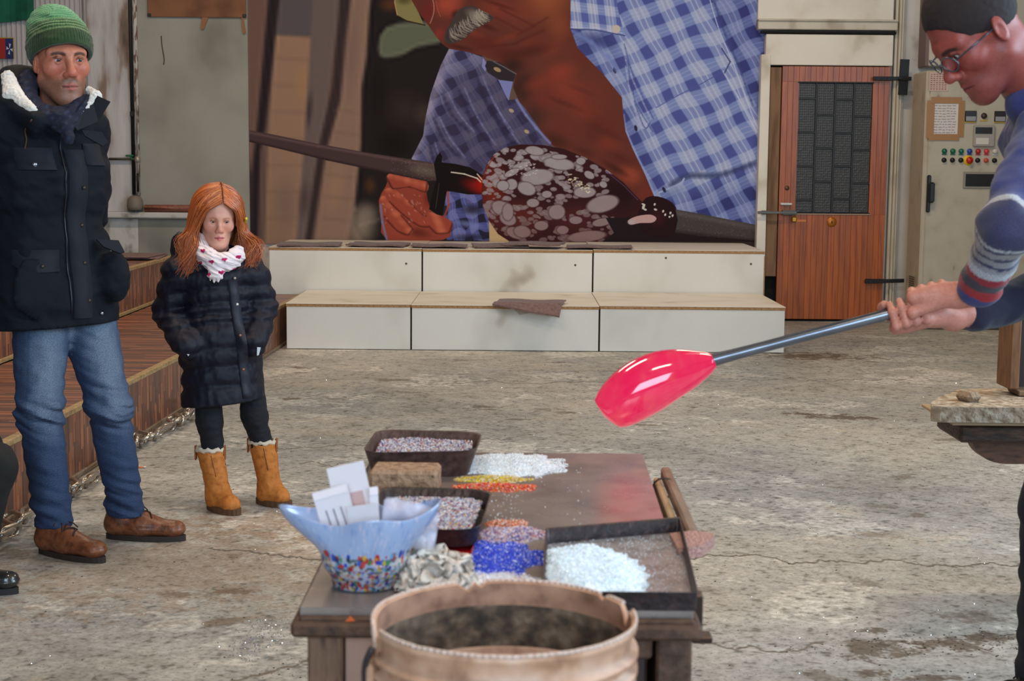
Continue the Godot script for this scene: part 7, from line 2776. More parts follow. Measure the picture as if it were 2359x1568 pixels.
	return {"T": T, "F": F, "L": L, "C": C, "coat": coat, "head_job": job(head, 0.003), "body_job": job(body, 0.012), "jeans_job": job(jeans, 0.0065), "coat_job": job(coat, 0.0075), "cap_job": job(cap, 0.0035), "fleece_job": job(fleece, 0.004), "fleece2_job": job(fleece2, 0.004), "scarf_job": job(scarf, 0.006)}


func make_man(d: Dictionary) -> void:
	var T: Transform3D = d.T
	var inv := T.affine_inverse()
	var t := thing("person", "person in a green striped beanie, dark navy parka, blue jeans and brown shoes, standing", "person", MAN)
	var skin := rgb(190, 120, 94)
	var face := func(p: Vector3, _n: Vector3) -> Color: return face_tint(inv * p / 1.06, skin, rgb(170, 96, 86), rgb(74, 50, 38), 0.9, 0.62, rgb(112, 84, 70), 0.4)
	var plain_skin := func(_p: Vector3, _n: Vector3) -> Color: return skin.srgb_to_linear()
	var m := tinted(0.5, "skin_grain", 9.0)
	m.subsurf_scatter_enabled = true
	m.subsurf_scatter_strength = 0.08
	put(figure_mesh([_nets[d.head_job], _nets[d.body_job]], MAN, [face, plain_skin]), "body", m, t)
	eyes(t, T, MAN, 1.06, Vector3(0.12, -0.08, 1.0), rgb(66, 74, 74))
	# jeans, faded on thigh and knee
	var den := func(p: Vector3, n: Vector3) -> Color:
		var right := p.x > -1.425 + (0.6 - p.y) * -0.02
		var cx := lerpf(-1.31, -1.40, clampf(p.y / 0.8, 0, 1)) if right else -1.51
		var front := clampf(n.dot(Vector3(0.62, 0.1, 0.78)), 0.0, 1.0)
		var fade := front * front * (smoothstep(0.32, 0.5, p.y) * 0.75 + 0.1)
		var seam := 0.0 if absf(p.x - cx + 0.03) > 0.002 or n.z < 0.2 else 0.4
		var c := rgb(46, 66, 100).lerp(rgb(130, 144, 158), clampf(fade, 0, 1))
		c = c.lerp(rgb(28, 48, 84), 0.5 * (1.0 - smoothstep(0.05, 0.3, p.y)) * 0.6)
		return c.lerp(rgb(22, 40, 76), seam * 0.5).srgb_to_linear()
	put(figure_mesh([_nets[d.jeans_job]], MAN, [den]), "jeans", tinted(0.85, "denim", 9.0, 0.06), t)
	# parka
	var navy := rgb(19, 23, 34)
	var cm := tinted(0.8, "cloth_weave", 14.0, 0.03)
	cm.metallic_specular = 0.35
	var cf: Field = d.coat
	var coat := put(figure_mesh([_nets[d.coat_job]], MAN, [func(_p: Vector3, _n: Vector3) -> Color: return navy.srgb_to_linear()]), "parka", cm, t)
	var cloth := plain(navy, 0.75)
	cloth.metallic_specular = 0.4
	var F: Vector3 = d.F
	var L: Vector3 = d.L
	var C: Vector3 = d.C
	var line := []
	for k in 22:
		line.append(C + L * (0.03 + 0.02 * sin(k * 0.5) * 0.1) + Vector3(0, 1.31 - k * 0.0255, 0))
	put(ribbon(cf, line, -F, L, 0.034, 0.006, MAN), "storm_flap", cloth, coat)
	var zip := []
	for k in 22:
		zip.append(cf.hit(C - L * 0.012 + F * 0.5 + Vector3(0, 1.34 - k * 0.026, 0), -F) - MAN + F * 0.002)
	var st := begin()
	tube(st, zip, 0.0028, 5)
	put(st, "zip", plain(rgb(44, 44, 48), 0.35, 0.6), coat)
	# pocket flaps: chest left and right, hip
	for s in [[-0.092, 1.285, 0.056, 0.030, 0.0], [0.105, 1.30, 0.042, 0.03, 0.2], [-0.10, 0.965, 0.066, 0.03, 0.0]]:
		var rows := []
		for k in 7:
			rows.append(C + L * s[0] + F * 0.0 + Vector3(0, s[1] + 0.03 - k * 0.0115, 0))
		put(ribbon(cf, rows, -F, L, s[2], 0.007, MAN), "pocket_flap", cloth, coat)
	for s in [[-0.10, 1.262, 0.0085, 0], [0.045, 1.19, 0.006, 1], [0.045, 1.07, 0.006, 1], [0.045, 0.95, 0.006, 1], [0.05, 0.83, 0.006, 1], [0.10, 0.785, 0.006, 0], [-0.10, 0.945, 0.006, 1]]:
		var q := cf.hit(C + L * s[0] + F * 0.5 + Vector3(0, s[1], 0), -F) - MAN + F * 0.008
		put(stud(q, -F, s[2]), "snap_button", plain(rgb(150, 156, 166), 0.25, 0.9) if s[3] == 0 else plain(rgb(70, 60, 52), 0.4, 0.7), coat)
	# raised lapel at the right, flap of the hip pocket, drawcord
	st = begin()
	var lap := [Vector3(-1.352, 1.492, -4.90), Vector3(-1.282, 1.462, -4.88), Vector3(-1.318, 1.40, -4.865), Vector3(-1.375, 1.37, -4.83), Vector3(-1.395, 1.40, -4.825), Vector3(-1.372, 1.445, -4.85)]
	for side in 2:
		var off := Vector3(0.002, 0, 0.006) * (1.0 if side == 0 else -1.0)
		for k in range(1, 5):
			if side == 0:
				tri(st, lap[0] - MAN + off, lap[k + 1] - MAN + off, lap[k] - MAN + off)
			else:
				tri(st, lap[0] - MAN + off, lap[k] - MAN + off, lap[k + 1] - MAN + off)
	for k in 6:
		var a: Vector3 = lap[k] - MAN
		var b: Vector3 = lap[(k + 1) % 6] - MAN
		var off := Vector3(0.002, 0, 0.006)
		quad(st, a - off, b - off, b + off, a + off)
	put(st, "collar_wing", cloth, coat)
	st = begin()
	var hp := PackedVector2Array([Vector2(-0.052, 0.022), Vector2(0.018, 0.016), Vector2(0.034, -0.024), Vector2(0.02, -0.03), Vector2(-0.03, -0.006)])
	slab(st, hp, 0.008, Vector3(-1.290, 1.005, -4.905) - MAN, Basis(Vector3.UP, 0.35) * Basis(Vector3(1, 0, 0), -0.5))
	put(st, "pocket_flap", cloth, coat)
	st = begin()
	slab(st, PackedVector2Array([Vector2(-0.05, 0.02), Vector2(0.012, 0.014), Vector2(0.03, -0.02), Vector2(0.012, -0.032), Vector2(-0.04, 0.0)]), 0.008, Vector3(-1.318, 1.352, -4.86) - MAN, Basis(Vector3.UP, 0.35) * Basis(Vector3(1, 0, 0), -0.3))
	put(st, "pocket_flap", cloth, coat)
	st = begin()
	var cord := []
	for s in [[-0.115, 1.40], [-0.118, 1.37], [-0.112, 1.34], [-0.118, 1.31]]:
		cord.append(cf.hit(C + L * s[0] + F * 0.5 + Vector3(0, s[1], 0), -F) - MAN + F * 0.003)
	tube(st, spline(cord, 4), 0.0026, 5)
	put(st, "drawcord", plain(rgb(74, 44, 30), 0.8), coat)
	# hat
	var band := func(p: Vector3, _n: Vector3) -> Color:
		var q := inv * p
		var up := q.y - (0.006 + 0.46 * q.z)
		var dark := rgb(48, 78, 34)
		var c := dark
		if up > 0.054:
			var g := smoothstep(0.054, 0.12, up)
			c = rgb(78, 128, 72).lerp(rgb(120, 186, 130), g)
			var stripe := sin((up - 0.042) * TAU / 0.0125)
			if up < 0.096:
				c = c.lerp(rgb(150, 166, 112) if stripe > 0.55 else dark, 0.75 if stripe > 0.55 or stripe < -0.1 else 0.0)
			else:
				c = c.lerp(rgb(86, 146, 92), 0.5 if stripe < 0.0 else 0.0)
		return c.srgb_to_linear()
	var hm := tinted(0.95, "cloth_weave", 10.0, 0.05)
	hm.rim_enabled = true
	hm.rim = 0.4
	var hat := put(figure_mesh([_nets[d.cap_job]], MAN, [band]), "beanie", hm, t)
	hat.set_meta("label", "green beanie with a dark brim and pale stripes")
	put(figure_mesh([_nets[d.fleece2_job]], MAN, [func(_p: Vector3, _n: Vector3) -> Color: return rgb(214, 208, 200).srgb_to_linear()]), "fleece_lining", tinted(0.95), t)
	put(figure_mesh([_nets[d.fleece_job]], MAN, [func(_p: Vector3, _n: Vector3) -> Color: return rgb(214, 208, 200).srgb_to_linear()]), "fleece_lining", tinted(0.95), t)
	put(figure_mesh([_nets[d.scarf_job]], MAN, [func(p: Vector3, _n: Vector3) -> Color: return (rgb(24, 28, 46) if sin(p.x * 230.0 + sin(p.y * 90.0)) * sin(p.y * 210.0 + p.z * 60.0) < 0.5 else rgb(38, 44, 66)).srgb_to_linear()]), "scarf", tinted(0.9), t)
	var brown := mottled("brown_leather", [rgb(74, 40, 24), rgb(116, 66, 40), rgb(134, 80, 50)], [0.0, 0.5, 1.0], Vector3(5, 5, 5), 0.4, 0.015, 5, 0.06)
	var sole := plain(rgb(44, 32, 26), 0.7)
	var lace := plain(rgb(40, 26, 22), 0.8)
	shoe(t, MAN, "shoe", Vector3(-1.545, 0, -4.865), Vector3(-1.290, 0, -4.735), 0.108, brown, sole, lace, "brown leather lace-up shoe, nearer foot")
	shoe(t, MAN, "shoe", Vector3(-1.378, 0, -5.060), Vector3(-1.095, 0, -5.035), 0.108, brown, sole, lace, "brown leather lace-up shoe, farther foot")


# ---- red-haired girl

const GIRL := Vector3(-1.02, 0, -5.54)


func girl_fields(fold: FastNoiseLite) -> Dictionary:
	var phi := 0.27
	var F := Vector3(sin(phi), 0, cos(phi))
	var L := Vector3(cos(phi), 0, -sin(phi))
	var C := Vector3(-1.075, 0, -5.53)
	var T := frame(Vector3(-1.072, 1.066, -5.525), 0.30, 0.10, -0.02)
	var s := 0.74
	var head := Field.new()
	head_lumps(head, T, s, Vector3(0.90, 0.88, 0.88), true, 0.003)
	head.limb(T * Vector3(0, -0.05, -0.02), C + Vector3(0.0, 0.90, 0.0), 0.040, 0.044, 0.03)
	var body := Field.new()
	body.limb(C + Vector3(0, 0.95, 0), C + Vector3(0, 0.86, 0), 0.04, 0.06, 0.04)
	body.flat(C + Vector3(0, 0.86, 0), C + Vector3(0, 0.55, 0), 0.07, 0.075, L, 1.35, 0.04)
	var arms := [[Vector3(-1.215, 0.868, -5.50), Vector3(-1.257, 0.725, -5.53), Vector3(-1.165, 0.615, -5.405)], [Vector3(-0.953, 0.868, -5.555), Vector3(-0.922, 0.745, -5.575), Vector3(-0.932, 0.625, -5.455)]]
	for a in arms:
		body.limb(a[0], a[1], 0.032, 0.028, 0.02)
		body.limb(a[1], a[2], 0.027, 0.022, 0.02)
		body.egg(a[2] + Vector3(0, -0.012, -0.02), Vector3(0.020, 0.026, 0.016), Basis(), 0.015)
	var legs := [[Vector3(-1.118, 0.60, -5.52), Vector3(-1.108, 0.34, -5.50), Vector3(-1.088, 0.06, -5.505)], [Vector3(-0.985, 0.60, -5.57), Vector3(-0.955, 0.34, -5.575), Vector3(-0.918, 0.06, -5.60)]]
	for l in legs:
		body.limb(l[0], l[1], 0.045, 0.034, 0.02)
		body.limb(l[1], l[2], 0.034, 0.024, 0.02)
	var tights := Field.new()
	for l in legs:
		tights.limb(l[0], l[1], 0.058, 0.046, 0.02)
		tights.limb(l[1], l[2] + Vector3(0, 0.1, 0), 0.046, 0.036, 0.02)
	tights.bend = func(p: Vector3, v: float) -> float: return v + fold.get_noise_3d(p.x * 16.0, p.y * 30.0, p.z * 16.0) * 0.005
	var coat := Field.new()
	coat.slack = 0.022
	coat.flat(C + Vector3(0, 0.845, 0), C + Vector3(0.0, 0.62, 0.0), 0.098, 0.112, L, 1.22, 0.05)
	coat.flat(C + Vector3(0, 0.62, 0), C + Vector3(0.015, 0.36, 0.0), 0.112, 0.126, L, 1.20, 0.05)
	coat.limb(C - L * 0.10 + Vector3(0, 0.885, 0), C + L * 0.09 + Vector3(0, 0.885, 0), 0.052, 0.052, 0.05)
	for a in arms:
		coat.limb(a[0], a[1], 0.060, 0.056, 0.03)
		coat.limb(a[1], a[2], 0.056, 0.046, 0.025)
	coat.egg(C - F * 0.05 + Vector3(-0.03, 0.935, 0), Vector3(0.105, 0.05, 0.075), Basis(Vector3.UP, phi), 0.04)
	coat.egg(C - F * 0.06 - L * 0.13 + Vector3(0.0, 0.965, 0), Vector3(0.03, 0.05, 0.04), Basis(), 0.03)
	var seams := [0.90, 0.83, 0.775, 0.735, 0.70, 0.61, 0.545, 0.475, 0.385]
	coat.bend = func(p: Vector3, v: float) -> float:
		var y: float = p.y - 0.10 * (p.x + 1.07) + 0.012 * absf(p.x + 1.07) / 0.12
		var near := 1.0
		for q in seams:
			near = minf(near, absf(y - q))
		var quilt := 1.0 - exp(-near * near / 0.00022)
		v += 0.0085 * (1.0 - quilt) - 0.004
		v += fold.get_noise_3d(p.x * 22.0, p.y * 16.0, p.z * 22.0) * 0.0045
		return maxf(v, 0.383 + 0.105 * (p.x + 1.217) - p.y)
	var wrap := Field.new()
	var ring := spline([Vector3(-1.135, 0.985, -5.52), Vector3(-1.120, 0.955, -5.47), Vector3(-1.075, 0.925, -5.435), Vector3(-1.025, 0.918, -5.44), Vector3(-0.99, 0.945, -5.475)], 3)
	for k in ring.size() - 1:
		wrap.flat(ring[k], ring[k + 1], 0.026, 0.026, Vector3.UP, 1.25, 0.012)
	wrap.flat(Vector3(-1.072, 0.925, -5.42), Vector3(-1.060, 0.875, -5.415), 0.020, 0.030, Vector3(0, 0, 1), 0.55, 0.012)
	wrap.bend = func(p: Vector3, v: float) -> float:
		v += fold.get_noise_3d(p.x * 18.0, p.y * 60.0 + p.x * 22.0, p.z * 18.0) * 0.0055
		if p.y < 0.868:      # fringe
			v += 0.006 * (0.5 + 0.5 * sin(p.x * 420.0)) * smoothstep(0.868, 0.852, p.y)
		return v
	var cap := Field.new()
	cap.egg(T * Vector3(0, 0.040, -0.018), Vector3(0.078, 0.090, 0.094), T.basis, 0.02)
	cap.egg(T * Vector3(0, -0.045, -0.05), Vector3(0.070, 0.085, 0.050), T.basis, 0.04)
	cap.egg(T * Vector3(0, -0.010, 0.084), Vector3(0.057, 0.104, 0.080), T.basis, 0.008, true)
	var boots := []
	for b in [[Vector3(-1.106, 0.225, -5.505), Vector3(-1.078, 0.07, -5.495), Vector3(-1.118, 0, -5.535), Vector3(-0.990, 0, -5.405)], [Vector3(-0.930, 0.237, -5.60), Vector3(-0.905, 0.07, -5.60), Vector3(-0.953, 0, -5.625), Vector3(-0.822, 0, -5.545)]]:
		var f := Field.new()
		var dir: Vector3 = (b[3] - b[2]).normalized()
		f.limb(b[0], b[1], 0.050, 0.041, 0.03)
		f.limb(b[1] - Vector3(0, 0.02, 0), b[2] + dir * 0.045 + Vector3(0, 0.035, 0), 0.040, 0.037, 0.03)
		f.limb(b[2] + dir * 0.06 + Vector3(0, 0.042, 0), b[3] - dir * 0.045 + Vector3(0, 0.034, 0), 0.037, 0.036, 0.03)
		f.bend = func(p: Vector3, v: float) -> float:
			v += fold.get_noise_3d(p.x * 20.0, p.y * 26.0, p.z * 20.0) * 0.003
			v = maxf(v, 0.016 - p.y)
			return maxf(v, p.y - b[0].y)
		boots.append([job(f, 0.004), b, dir])
	return {"T": T, "F": F, "L": L, "C": C, "coat": coat, "s": s, "head_job": job(head, 0.0024), "body_job": job(body, 0.011), "tights_job": job(tights, 0.006), "coat_job": job(coat, 0.005), "wrap_job": job(wrap, 0.003), "cap_job": job(cap, 0.005), "boots": boots}


# combed strands as thin tapered tubes
func strands(f: Callable, count: int, r: RandomNumberGenerator, thick: float, tone: Callable, origin: Vector3) -> ArrayMesh:
	var v := PackedVector3Array()
	var n := PackedVector3Array()
	var c := PackedColorArray()
	var idx := PackedInt32Array()
	for k in count:
		var pts: Array = f.call(r)
		var base: Color = tone.call(r)
		var m := pts.size()
		var first := v.size()
		for i in m:
			var dir: Vector3 = (pts[mini(i + 1, m - 1)] - pts[maxi(i - 1, 0)]).normalized()
			var side := dir.cross(Vector3(0.3, 0.1, 1.0)).normalized()
			var over := side.cross(dir)
			var w := thick * (1.0 - 0.75 * (i / float(m - 1)) ** 2)
			for j in 3:
				var a := TAU * j / 3.0
				var o := side * cos(a) + over * sin(a)
				v.append(pts[i] + o * w - origin)
				n.append(o)
				c.append(base)
		for i in m - 1:
			for j in 3:
				var a := first + i * 3 + j
				var b := first + i * 3 + (j + 1) % 3
				for q in [a, b, a + 3, b, b + 3, a + 3]:
					idx.append(q)
	var arr := []
	arr.resize(Mesh.ARRAY_MAX)
	arr[Mesh.ARRAY_VERTEX] = v
	arr[Mesh.ARRAY_NORMAL] = n
	arr[Mesh.ARRAY_COLOR] = c
	arr[Mesh.ARRAY_INDEX] = idx
	var mesh := ArrayMesh.new()
	mesh.add_surface_from_arrays(Mesh.PRIMITIVE_TRIANGLES, arr)
	return mesh


func make_girl(d: Dictionary) -> void:
	var T: Transform3D = d.T
	var inv := T.affine_inverse()
	var s: float = d.s
	var t := thing("person", "small person with long red hair, dark quilted coat, patterned scarf and tan boots, standing", "person", GIRL)
	var skin := rgb(216, 156, 132)
	var face := func(p: Vector3, _n: Vector3) -> Color: return face_tint((inv * p) / s, skin, rgb(206, 108, 104), rgb(176, 116, 80), 0.45, 0.0, skin, 0.22)
	var m := tinted(0.5)
	m.subsurf_scatter_enabled = true
	m.subsurf_scatter_strength = 0.08
	put(figure_mesh([_nets[d.head_job], _nets[d.body_job]], GIRL, [face, func(_p: Vector3, _n: Vector3) -> Color: return skin.srgb_to_linear()]), "body", m, t)
	eyes(t, T, GIRL, s, Vector3(0.22, -0.16, 1.0), rgb(70, 64, 60))
	put(figure_mesh([_nets[d.tights_job]], GIRL, [func(_p: Vector3, _n: Vector3) -> Color: return rgb(20, 20, 24).srgb_to_linear()]), "leggings", tinted(0.85), t)
	var cm := tinted(0.6, "cloth_weave", 14.0, 0.01)
	cm.metallic_specular = 0.4
	var cf: Field = d.coat
	var navy := rgb(22, 26, 44)
	var coat := put(figure_mesh([_nets[d.coat_job]], GIRL, [func(_p: Vector3, _n: Vector3) -> Color: return navy.srgb_to_linear()]), "quilted_coat", cm, t)
	var F: Vector3 = d.F
	var L: Vector3 = d.L
	var C: Vector3 = d.C
	var line := []
	for k in 24:
		line.append(C + L * (0.045 + k * 0.0022) + Vector3(0, 0.855 - k * 0.0195, 0))
	put(ribbon(cf, line, -F, L, 0.019, 0.004, GIRL), "button_placket", plain(rgb(22, 25, 40), 0.6), coat)
	var k0 := 0
	for q in [[0.048, 0.86], [0.056, 0.765], [0.063, 0.655], [0.074, 0.53], [0.089, 0.408]]:
		var p := cf.hit(C + L * (q[0] + 0.004) + F * 0.5 + Vector3(0, q[1], 0), -F) - GIRL + F * 0.006
		put(stud(p, -F, 0.0062), "snap_button", plain([rgb(150, 140, 130), rgb(214, 208, 196), rgb(150, 100, 80), rgb(150, 100, 80), rgb(226, 224, 216)][k0], 0.25, 0.7), coat)
		k0 += 1
	for q in [[Vector3(-1.158, 0.600, -5.372), 0.3], [Vector3(-0.913, 0.598, -5.42), -0.3]]:
		var st := begin()
		slab(st, PackedVector2Array([Vector2(-0.008, 0.016), Vector2(0.005, 0.018), Vector2(0.006, -0.010), Vector2(0.0, -0.014)]), 0.006, q[0] - GIRL, Basis(Vector3.UP, phi_of(F)) * Basis(Vector3(0, 0, 1), q[1]))
		put(st, "pocket_lining", plain(rgb(198, 202, 206), 0.8), coat)
	# scarf with raspberry hearts
	var hearts := func(p: Vector3, _n: Vector3) -> Color:
		var u := p.x * 21.0 + p.y * 6.0
		var v := p.y * 23.0 - p.x * 4.0
		var cell := Vector2(u - floorf(u + (0.5 if int(floorf(v)) % 2 else 0.0)) - (0.5 if not (int(floorf(v)) % 2) else 0.0), v - floorf(v) - 0.45) * 2.6
		cell.x = absf(cell.x)
		var hrt := cell.distance_to(Vector2(0.22, 0.16)) < 0.32 or (cell.y < 0.2 and cell.y > -0.5 and cell.x < (cell.y + 0.5) * 0.72)
		return (rgb(178, 26, 90) if hrt else rgb(226, 212, 214)).srgb_to_linear()
	put(figure_mesh([_nets[d.wrap_job]], GIRL, [hearts]), "scarf", tinted(0.9), t)
	# hair: under-layer, then combed strands falling either side of a centre parting
	var hair := put(figure_mesh([_nets[d.cap_job]], GIRL, [func(_p: Vector3, _n: Vector3) -> Color: return rgb(134, 68, 32).srgb_to_linear()]), "hair", tinted(0.6), t)
	var r := RandomNumberGenerator.new()
	r.seed = 31
	var comb := func(rr: RandomNumberGenerator) -> Array:
		var side := -1.0 if rr.randf() < 0.52 else 1.0
		var back := rr.randf()
		var th := lerpf(0.80, PI, pow(back, 0.8)) * side
		if rr.randf() < 0.34:
			th = lerpf(0.90, 1.25, rr.randf()) * side
			back = rr.randf() * 0.3
		var al := lerpf(1.12, -1.2, back) + rr.randf_range(-0.06, 0.06)
		var lift := rr.randf_range(0.0, 0.009)
		var swell := rr.randf_range(0.0, 0.022)
		var from := Vector3(0.10 + side * rr.randf_range(0.02, 0.12), cos(al), sin(al)).normalized()
		var to := Vector3(sin(th), -0.12, cos(th)).normalized()
		var on := func(u: float, more: float) -> Vector3:
			var w := from.slerp(to, u)
			return Vector3(0, 0.030, -0.014) + w * (Vector3(0.080, 0.096, 0.097) + Vector3.ONE * (lift + more))
		var p0: Vector3 = on.call(0.0, 0.0)
		var p1: Vector3 = on.call(0.35, 0.003)
		var p2: Vector3 = on.call(0.7, 0.002 + swell * 0.35)
		var p3 := Vector3(sin(th) * (0.090 + swell), -0.035, cos(th) * (0.086 + swell * 0.5) - 0.014)
		var low := rr.randf_range(-0.21, -0.13) if side > 0 else rr.randf_range(-0.205, -0.14)
		var out := rr.randf_range(0.02, 0.05) if side > 0 else rr.randf_range(0.0, 0.035)
		var wav := rr.randfn(0.0, 0.011)
		var p4 := Vector3(sin(th) * (0.098 + out * 0.7 + swell) + wav, low * 0.55, cos(th) * 0.088 + 0.004 + wav)
		var p5 := Vector3(sin(th) * (0.096 + out + swell * 0.6) - wav * 1.4, low, cos(th) * 0.082 + 0.022 + rr.randf_range(-0.012, 0.012))
		var pts := []
		for q in spline([p0, p1, p2, p3, p4, p5], 3):
			pts.append(T * q)
		return pts
	var tone := func(rr: RandomNumberGenerator) -> Color:
		return rgb(190, 98, 46).lerp([rgb(116, 58, 28), rgb(216, 140, 84), rgb(164, 80, 36)][rr.randi() % 3], rr.randf() * 0.8).srgb_to_linear()
	var hm := tinted(0.38)
	hm.metallic_specular = 0.6
	var strands_o := put(strands(comb, 3000, r, 0.0017, tone, GIRL), "hair_strands", hm, hair)
	strands_o.set_meta("kind", "stuff")
	var st := begin()
	bx(st, T * Vector3(0.096, 0.004, 0.040) - GIRL, Vector3(0.008, 0.010, 0.046), 0.002, T.basis * Basis(Vector3(1, 0, 0), -0.5))
	put(st, "hair_clip", plain(rgb(206, 190, 40), 0.3), t)
	# fleece-lined boots
	var tan := mottled("tan_nubuck", [rgb(150, 84, 26), rgb(188, 112, 42), rgb(198, 122, 52)], [0.0, 0.5, 1.0], Vector3(5, 5, 5), 0.75, 0.015, 4, 0.03)
	for b in d.boots:
		var o := put(figure_mesh([_nets[b[0]]], GIRL, [flat_white]), "boot", tan, t)
		o.set_meta("label", "tan boot with a pale fleece rim")
		var q: Array = b[1]
		var dir: Vector3 = b[2]
		st = begin()
		var ring := []
		for k in 40:
			var a := TAU * k / 40.0
			ring.append(q[0] - GIRL + Vector3(cos(a) * 0.047, 0.002 + 0.003 * sin(a * 9.0), sin(a) * 0.047))
		var rad := []
		for k in 40:
			rad.append(0.0085 + 0.002 * sin(k * 2.7))
		tube(st, ring, rad, 7, true)
		put(st, "fleece_rim", plain(rgb(206, 190, 170), 0.95), o)
		st = begin()
		for e: float in [-1.0, 1.0]:
			bx(st, q[0] - GIRL + Vector3(e * 0.053, -0.012, 0.004), Vector3(0.007, 0.055, 0.022), 0.003)
		put(st, "pull_tab", plain(rgb(140, 78, 28), 0.7), o)
		st = begin()
		tube(st, [q[0] - GIRL + Vector3(0.012, -0.015, 0.049), q[0].lerp(q[1], 0.6) - GIRL + Vector3(0.012, 0, 0.044)], 0.0018, 4)
		put(st, "seam", plain(rgb(140, 80, 30), 0.8), o)
		var len: float = (q[3] - q[2]).length()
		var out := PackedVector2Array()
		for k in 44:
			var w := TAU * k / 44.0
			var lug := 1.0 + (0.025 if k % 2 else 0.0)
			out.append(Vector2(len * 0.5 + cos(w) * len * 0.52 * lug, sin(w) * 0.041 * lug * (1.0 if cos(w) > -0.2 else 0.9)))
		st = begin()
		slab(st, out, 0.022, q[2] - GIRL + Vector3(0, 0.0115, 0), Basis(dir, -dir.cross(Vector3.UP), Vector3.UP))
		put(st, "sole", plain(rgb(92, 62, 38), 0.8), o)


func phi_of(F: Vector3) -> float:
	return atan2(F.x, F.z)


# ---- glassblower at the right edge

const WORKER := Vector3(1.25, 0, -3.35)


func worker_fields(fold: FastNoiseLite) -> Dictionary:
	var T := frame(Vector3(0.975, 1.562, -3.27), -PI / 2 + 0.20, 0.74, 0.0)
	var head := Field.new()
	head_lumps(head, T, 0.96, Vector3(1, 1, 1))
	head.limb(T * Vector3(0, -0.06, -0.03), Vector3(1.17, 1.40, -3.32), 0.058, 0.07, 0.03)
	var body := Field.new()
	body.limb(Vector3(1.17, 1.42, -3.32), Vector3(1.26, 1.25, -3.36), 0.06, 0.09, 0.05)
	body.flat(Vector3(1.24, 1.27, -3.35), Vector3(1.35, 0.95, -3.38), 0.11, 0.105, Vector3(0, 0, 1), 1.4, 0.05)
	var arms := [[Vector3(1.10, 1.345, -3.16), Vector3(0.940, 1.165, -2.90), Vector3(0.932, 1.032, -3.04)], [Vector3(1.19, 1.34, -3.52), Vector3(1.27, 1.03, -3.44), Vector3(0.97, 0.965, -3.215)]]
	for a in arms:
		body.limb(a[0], a[1], 0.045, 0.036, 0.03)
		body.limb(a[1], a[2], 0.036, 0.026, 0.02)
	for z in [-3.24, -3.49]:
		body.limb(Vector3(1.35, 0.92, z), Vector3(1.255, 0.5, z + 0.05), 0.08, 0.05, 0.03)
		body.limb(Vector3(1.255, 0.5, z + 0.05), Vector3(1.27, 0.08, z + 0.05), 0.048, 0.034, 0.03)
	# both hands on the iron
	var hand := Field.new()
	var a := Vector3(0.45, 0.138, 0.085).normalized()
	var e1 := (Vector3.UP - a * a.y).normalized()
	var e2 := a.cross(e1)
	if e2.z < 0:
		e2 = -e2
	grip(hand, Vector3(0.860, 1.0015, -3.114), a, e1, e2, 0.9, -1.0, arms[0][2], 0.012, -1.0)
	hand.limb(arms[0][2], arms[0][2].lerp(arms[0][1], 0.3), 0.025, 0.03, 0.02)
	var hand2 := Field.new()
	grip(hand2, Vector3(0.815, 0.9875, -3.1225), a, e1, e2, PI + 0.5, -1.0, Vector3(0.93, 0.965, -3.185), 0.0125, -1.0)
	hand2.limb(Vector3(0.93, 0.965, -3.185), arms[1][2].lerp(arms[1][1], 0.3), 0.025, 0.03, 0.02)
	var top := Field.new()
	top.slack = 0.02
	top.flat(Vector3(1.235, 1.30, -3.35), Vector3(1.32, 1.02, -3.37), 0.13, 0.135, Vector3(0, 0, 1), 1.35, 0.05)
	top.flat(Vector3(1.32, 1.02, -3.37), Vector3(1.36, 0.86, -3.38), 0.135, 0.14, Vector3(0, 0, 1), 1.3, 0.05)
	top.limb(Vector3(1.15, 1.365, -3.20), Vector3(1.20, 1.365, -3.50), 0.07, 0.07, 0.06)
	top.limb(Vector3(1.12, 1.42, -3.29), Vector3(1.20, 1.40, -3.34), 0.068, 0.09, 0.04)
	for q in arms:
		top.limb(q[0], q[1], 0.066, 0.052, 0.04)
		top.limb(q[1], q[2].lerp(q[1], 0.06), 0.052, 0.042, 0.03)
	top.bend = func(p: Vector3, v: float) -> float:
		v += fold.get_noise_3d(p.x * 9.0, p.y * 14.0, p.z * 9.0) * 0.008
		return maxf(v, 0.86 - p.y)
	var pants := Field.new()
	for z in [-3.22, -3.49]:
		pants.limb(Vector3(1.35, 0.93, z), Vector3(1.268, 0.50, z + 0.05), 0.11, 0.085, 0.04)
		pants.limb(Vector3(1.268, 0.50, z + 0.05), Vector3(1.26, 0.10, z + 0.05), 0.085, 0.07, 0.03)
	pants.bend = func(p: Vector3, v: float) -> float: return maxf(v + fold.get_noise_3d(p.x * 8.0, p.y * 16.0, p.z * 8.0) * 0.008, 0.07 - p.y)
	var hair := Field.new()
	hair.egg(T * Vector3(0, 0.045, -0.018), Vector3(0.082, 0.098, 0.103), T.basis, 0.02)
	hair.egg(T * Vector3(0, -0.02, 0.085), Vector3(0.085, 0.090, 0.062), T.basis, 0.012, true)
	hair.egg(T * Vector3(0, -0.12, -0.02), Vector3(0.12, 0.075, 0.16), T.basis, 0.012, true)
	hair.bend = func(p: Vector3, v: float) -> float: return v + fold.get_noise_3d(p.x * 60.0, p.y * 60.0, p.z * 60.0) * 0.0012
	return {"T": T, "arms": arms, "head_job": job(head, 0.003), "body_job": job(body, 0.012), "hand_job": job(hand, 0.003), "hand2_job": job(hand2, 0.003), "top_job": job(top, 0.006), "pants_job": job(pants, 0.009), "hair_job": job(hair, 0.004)}


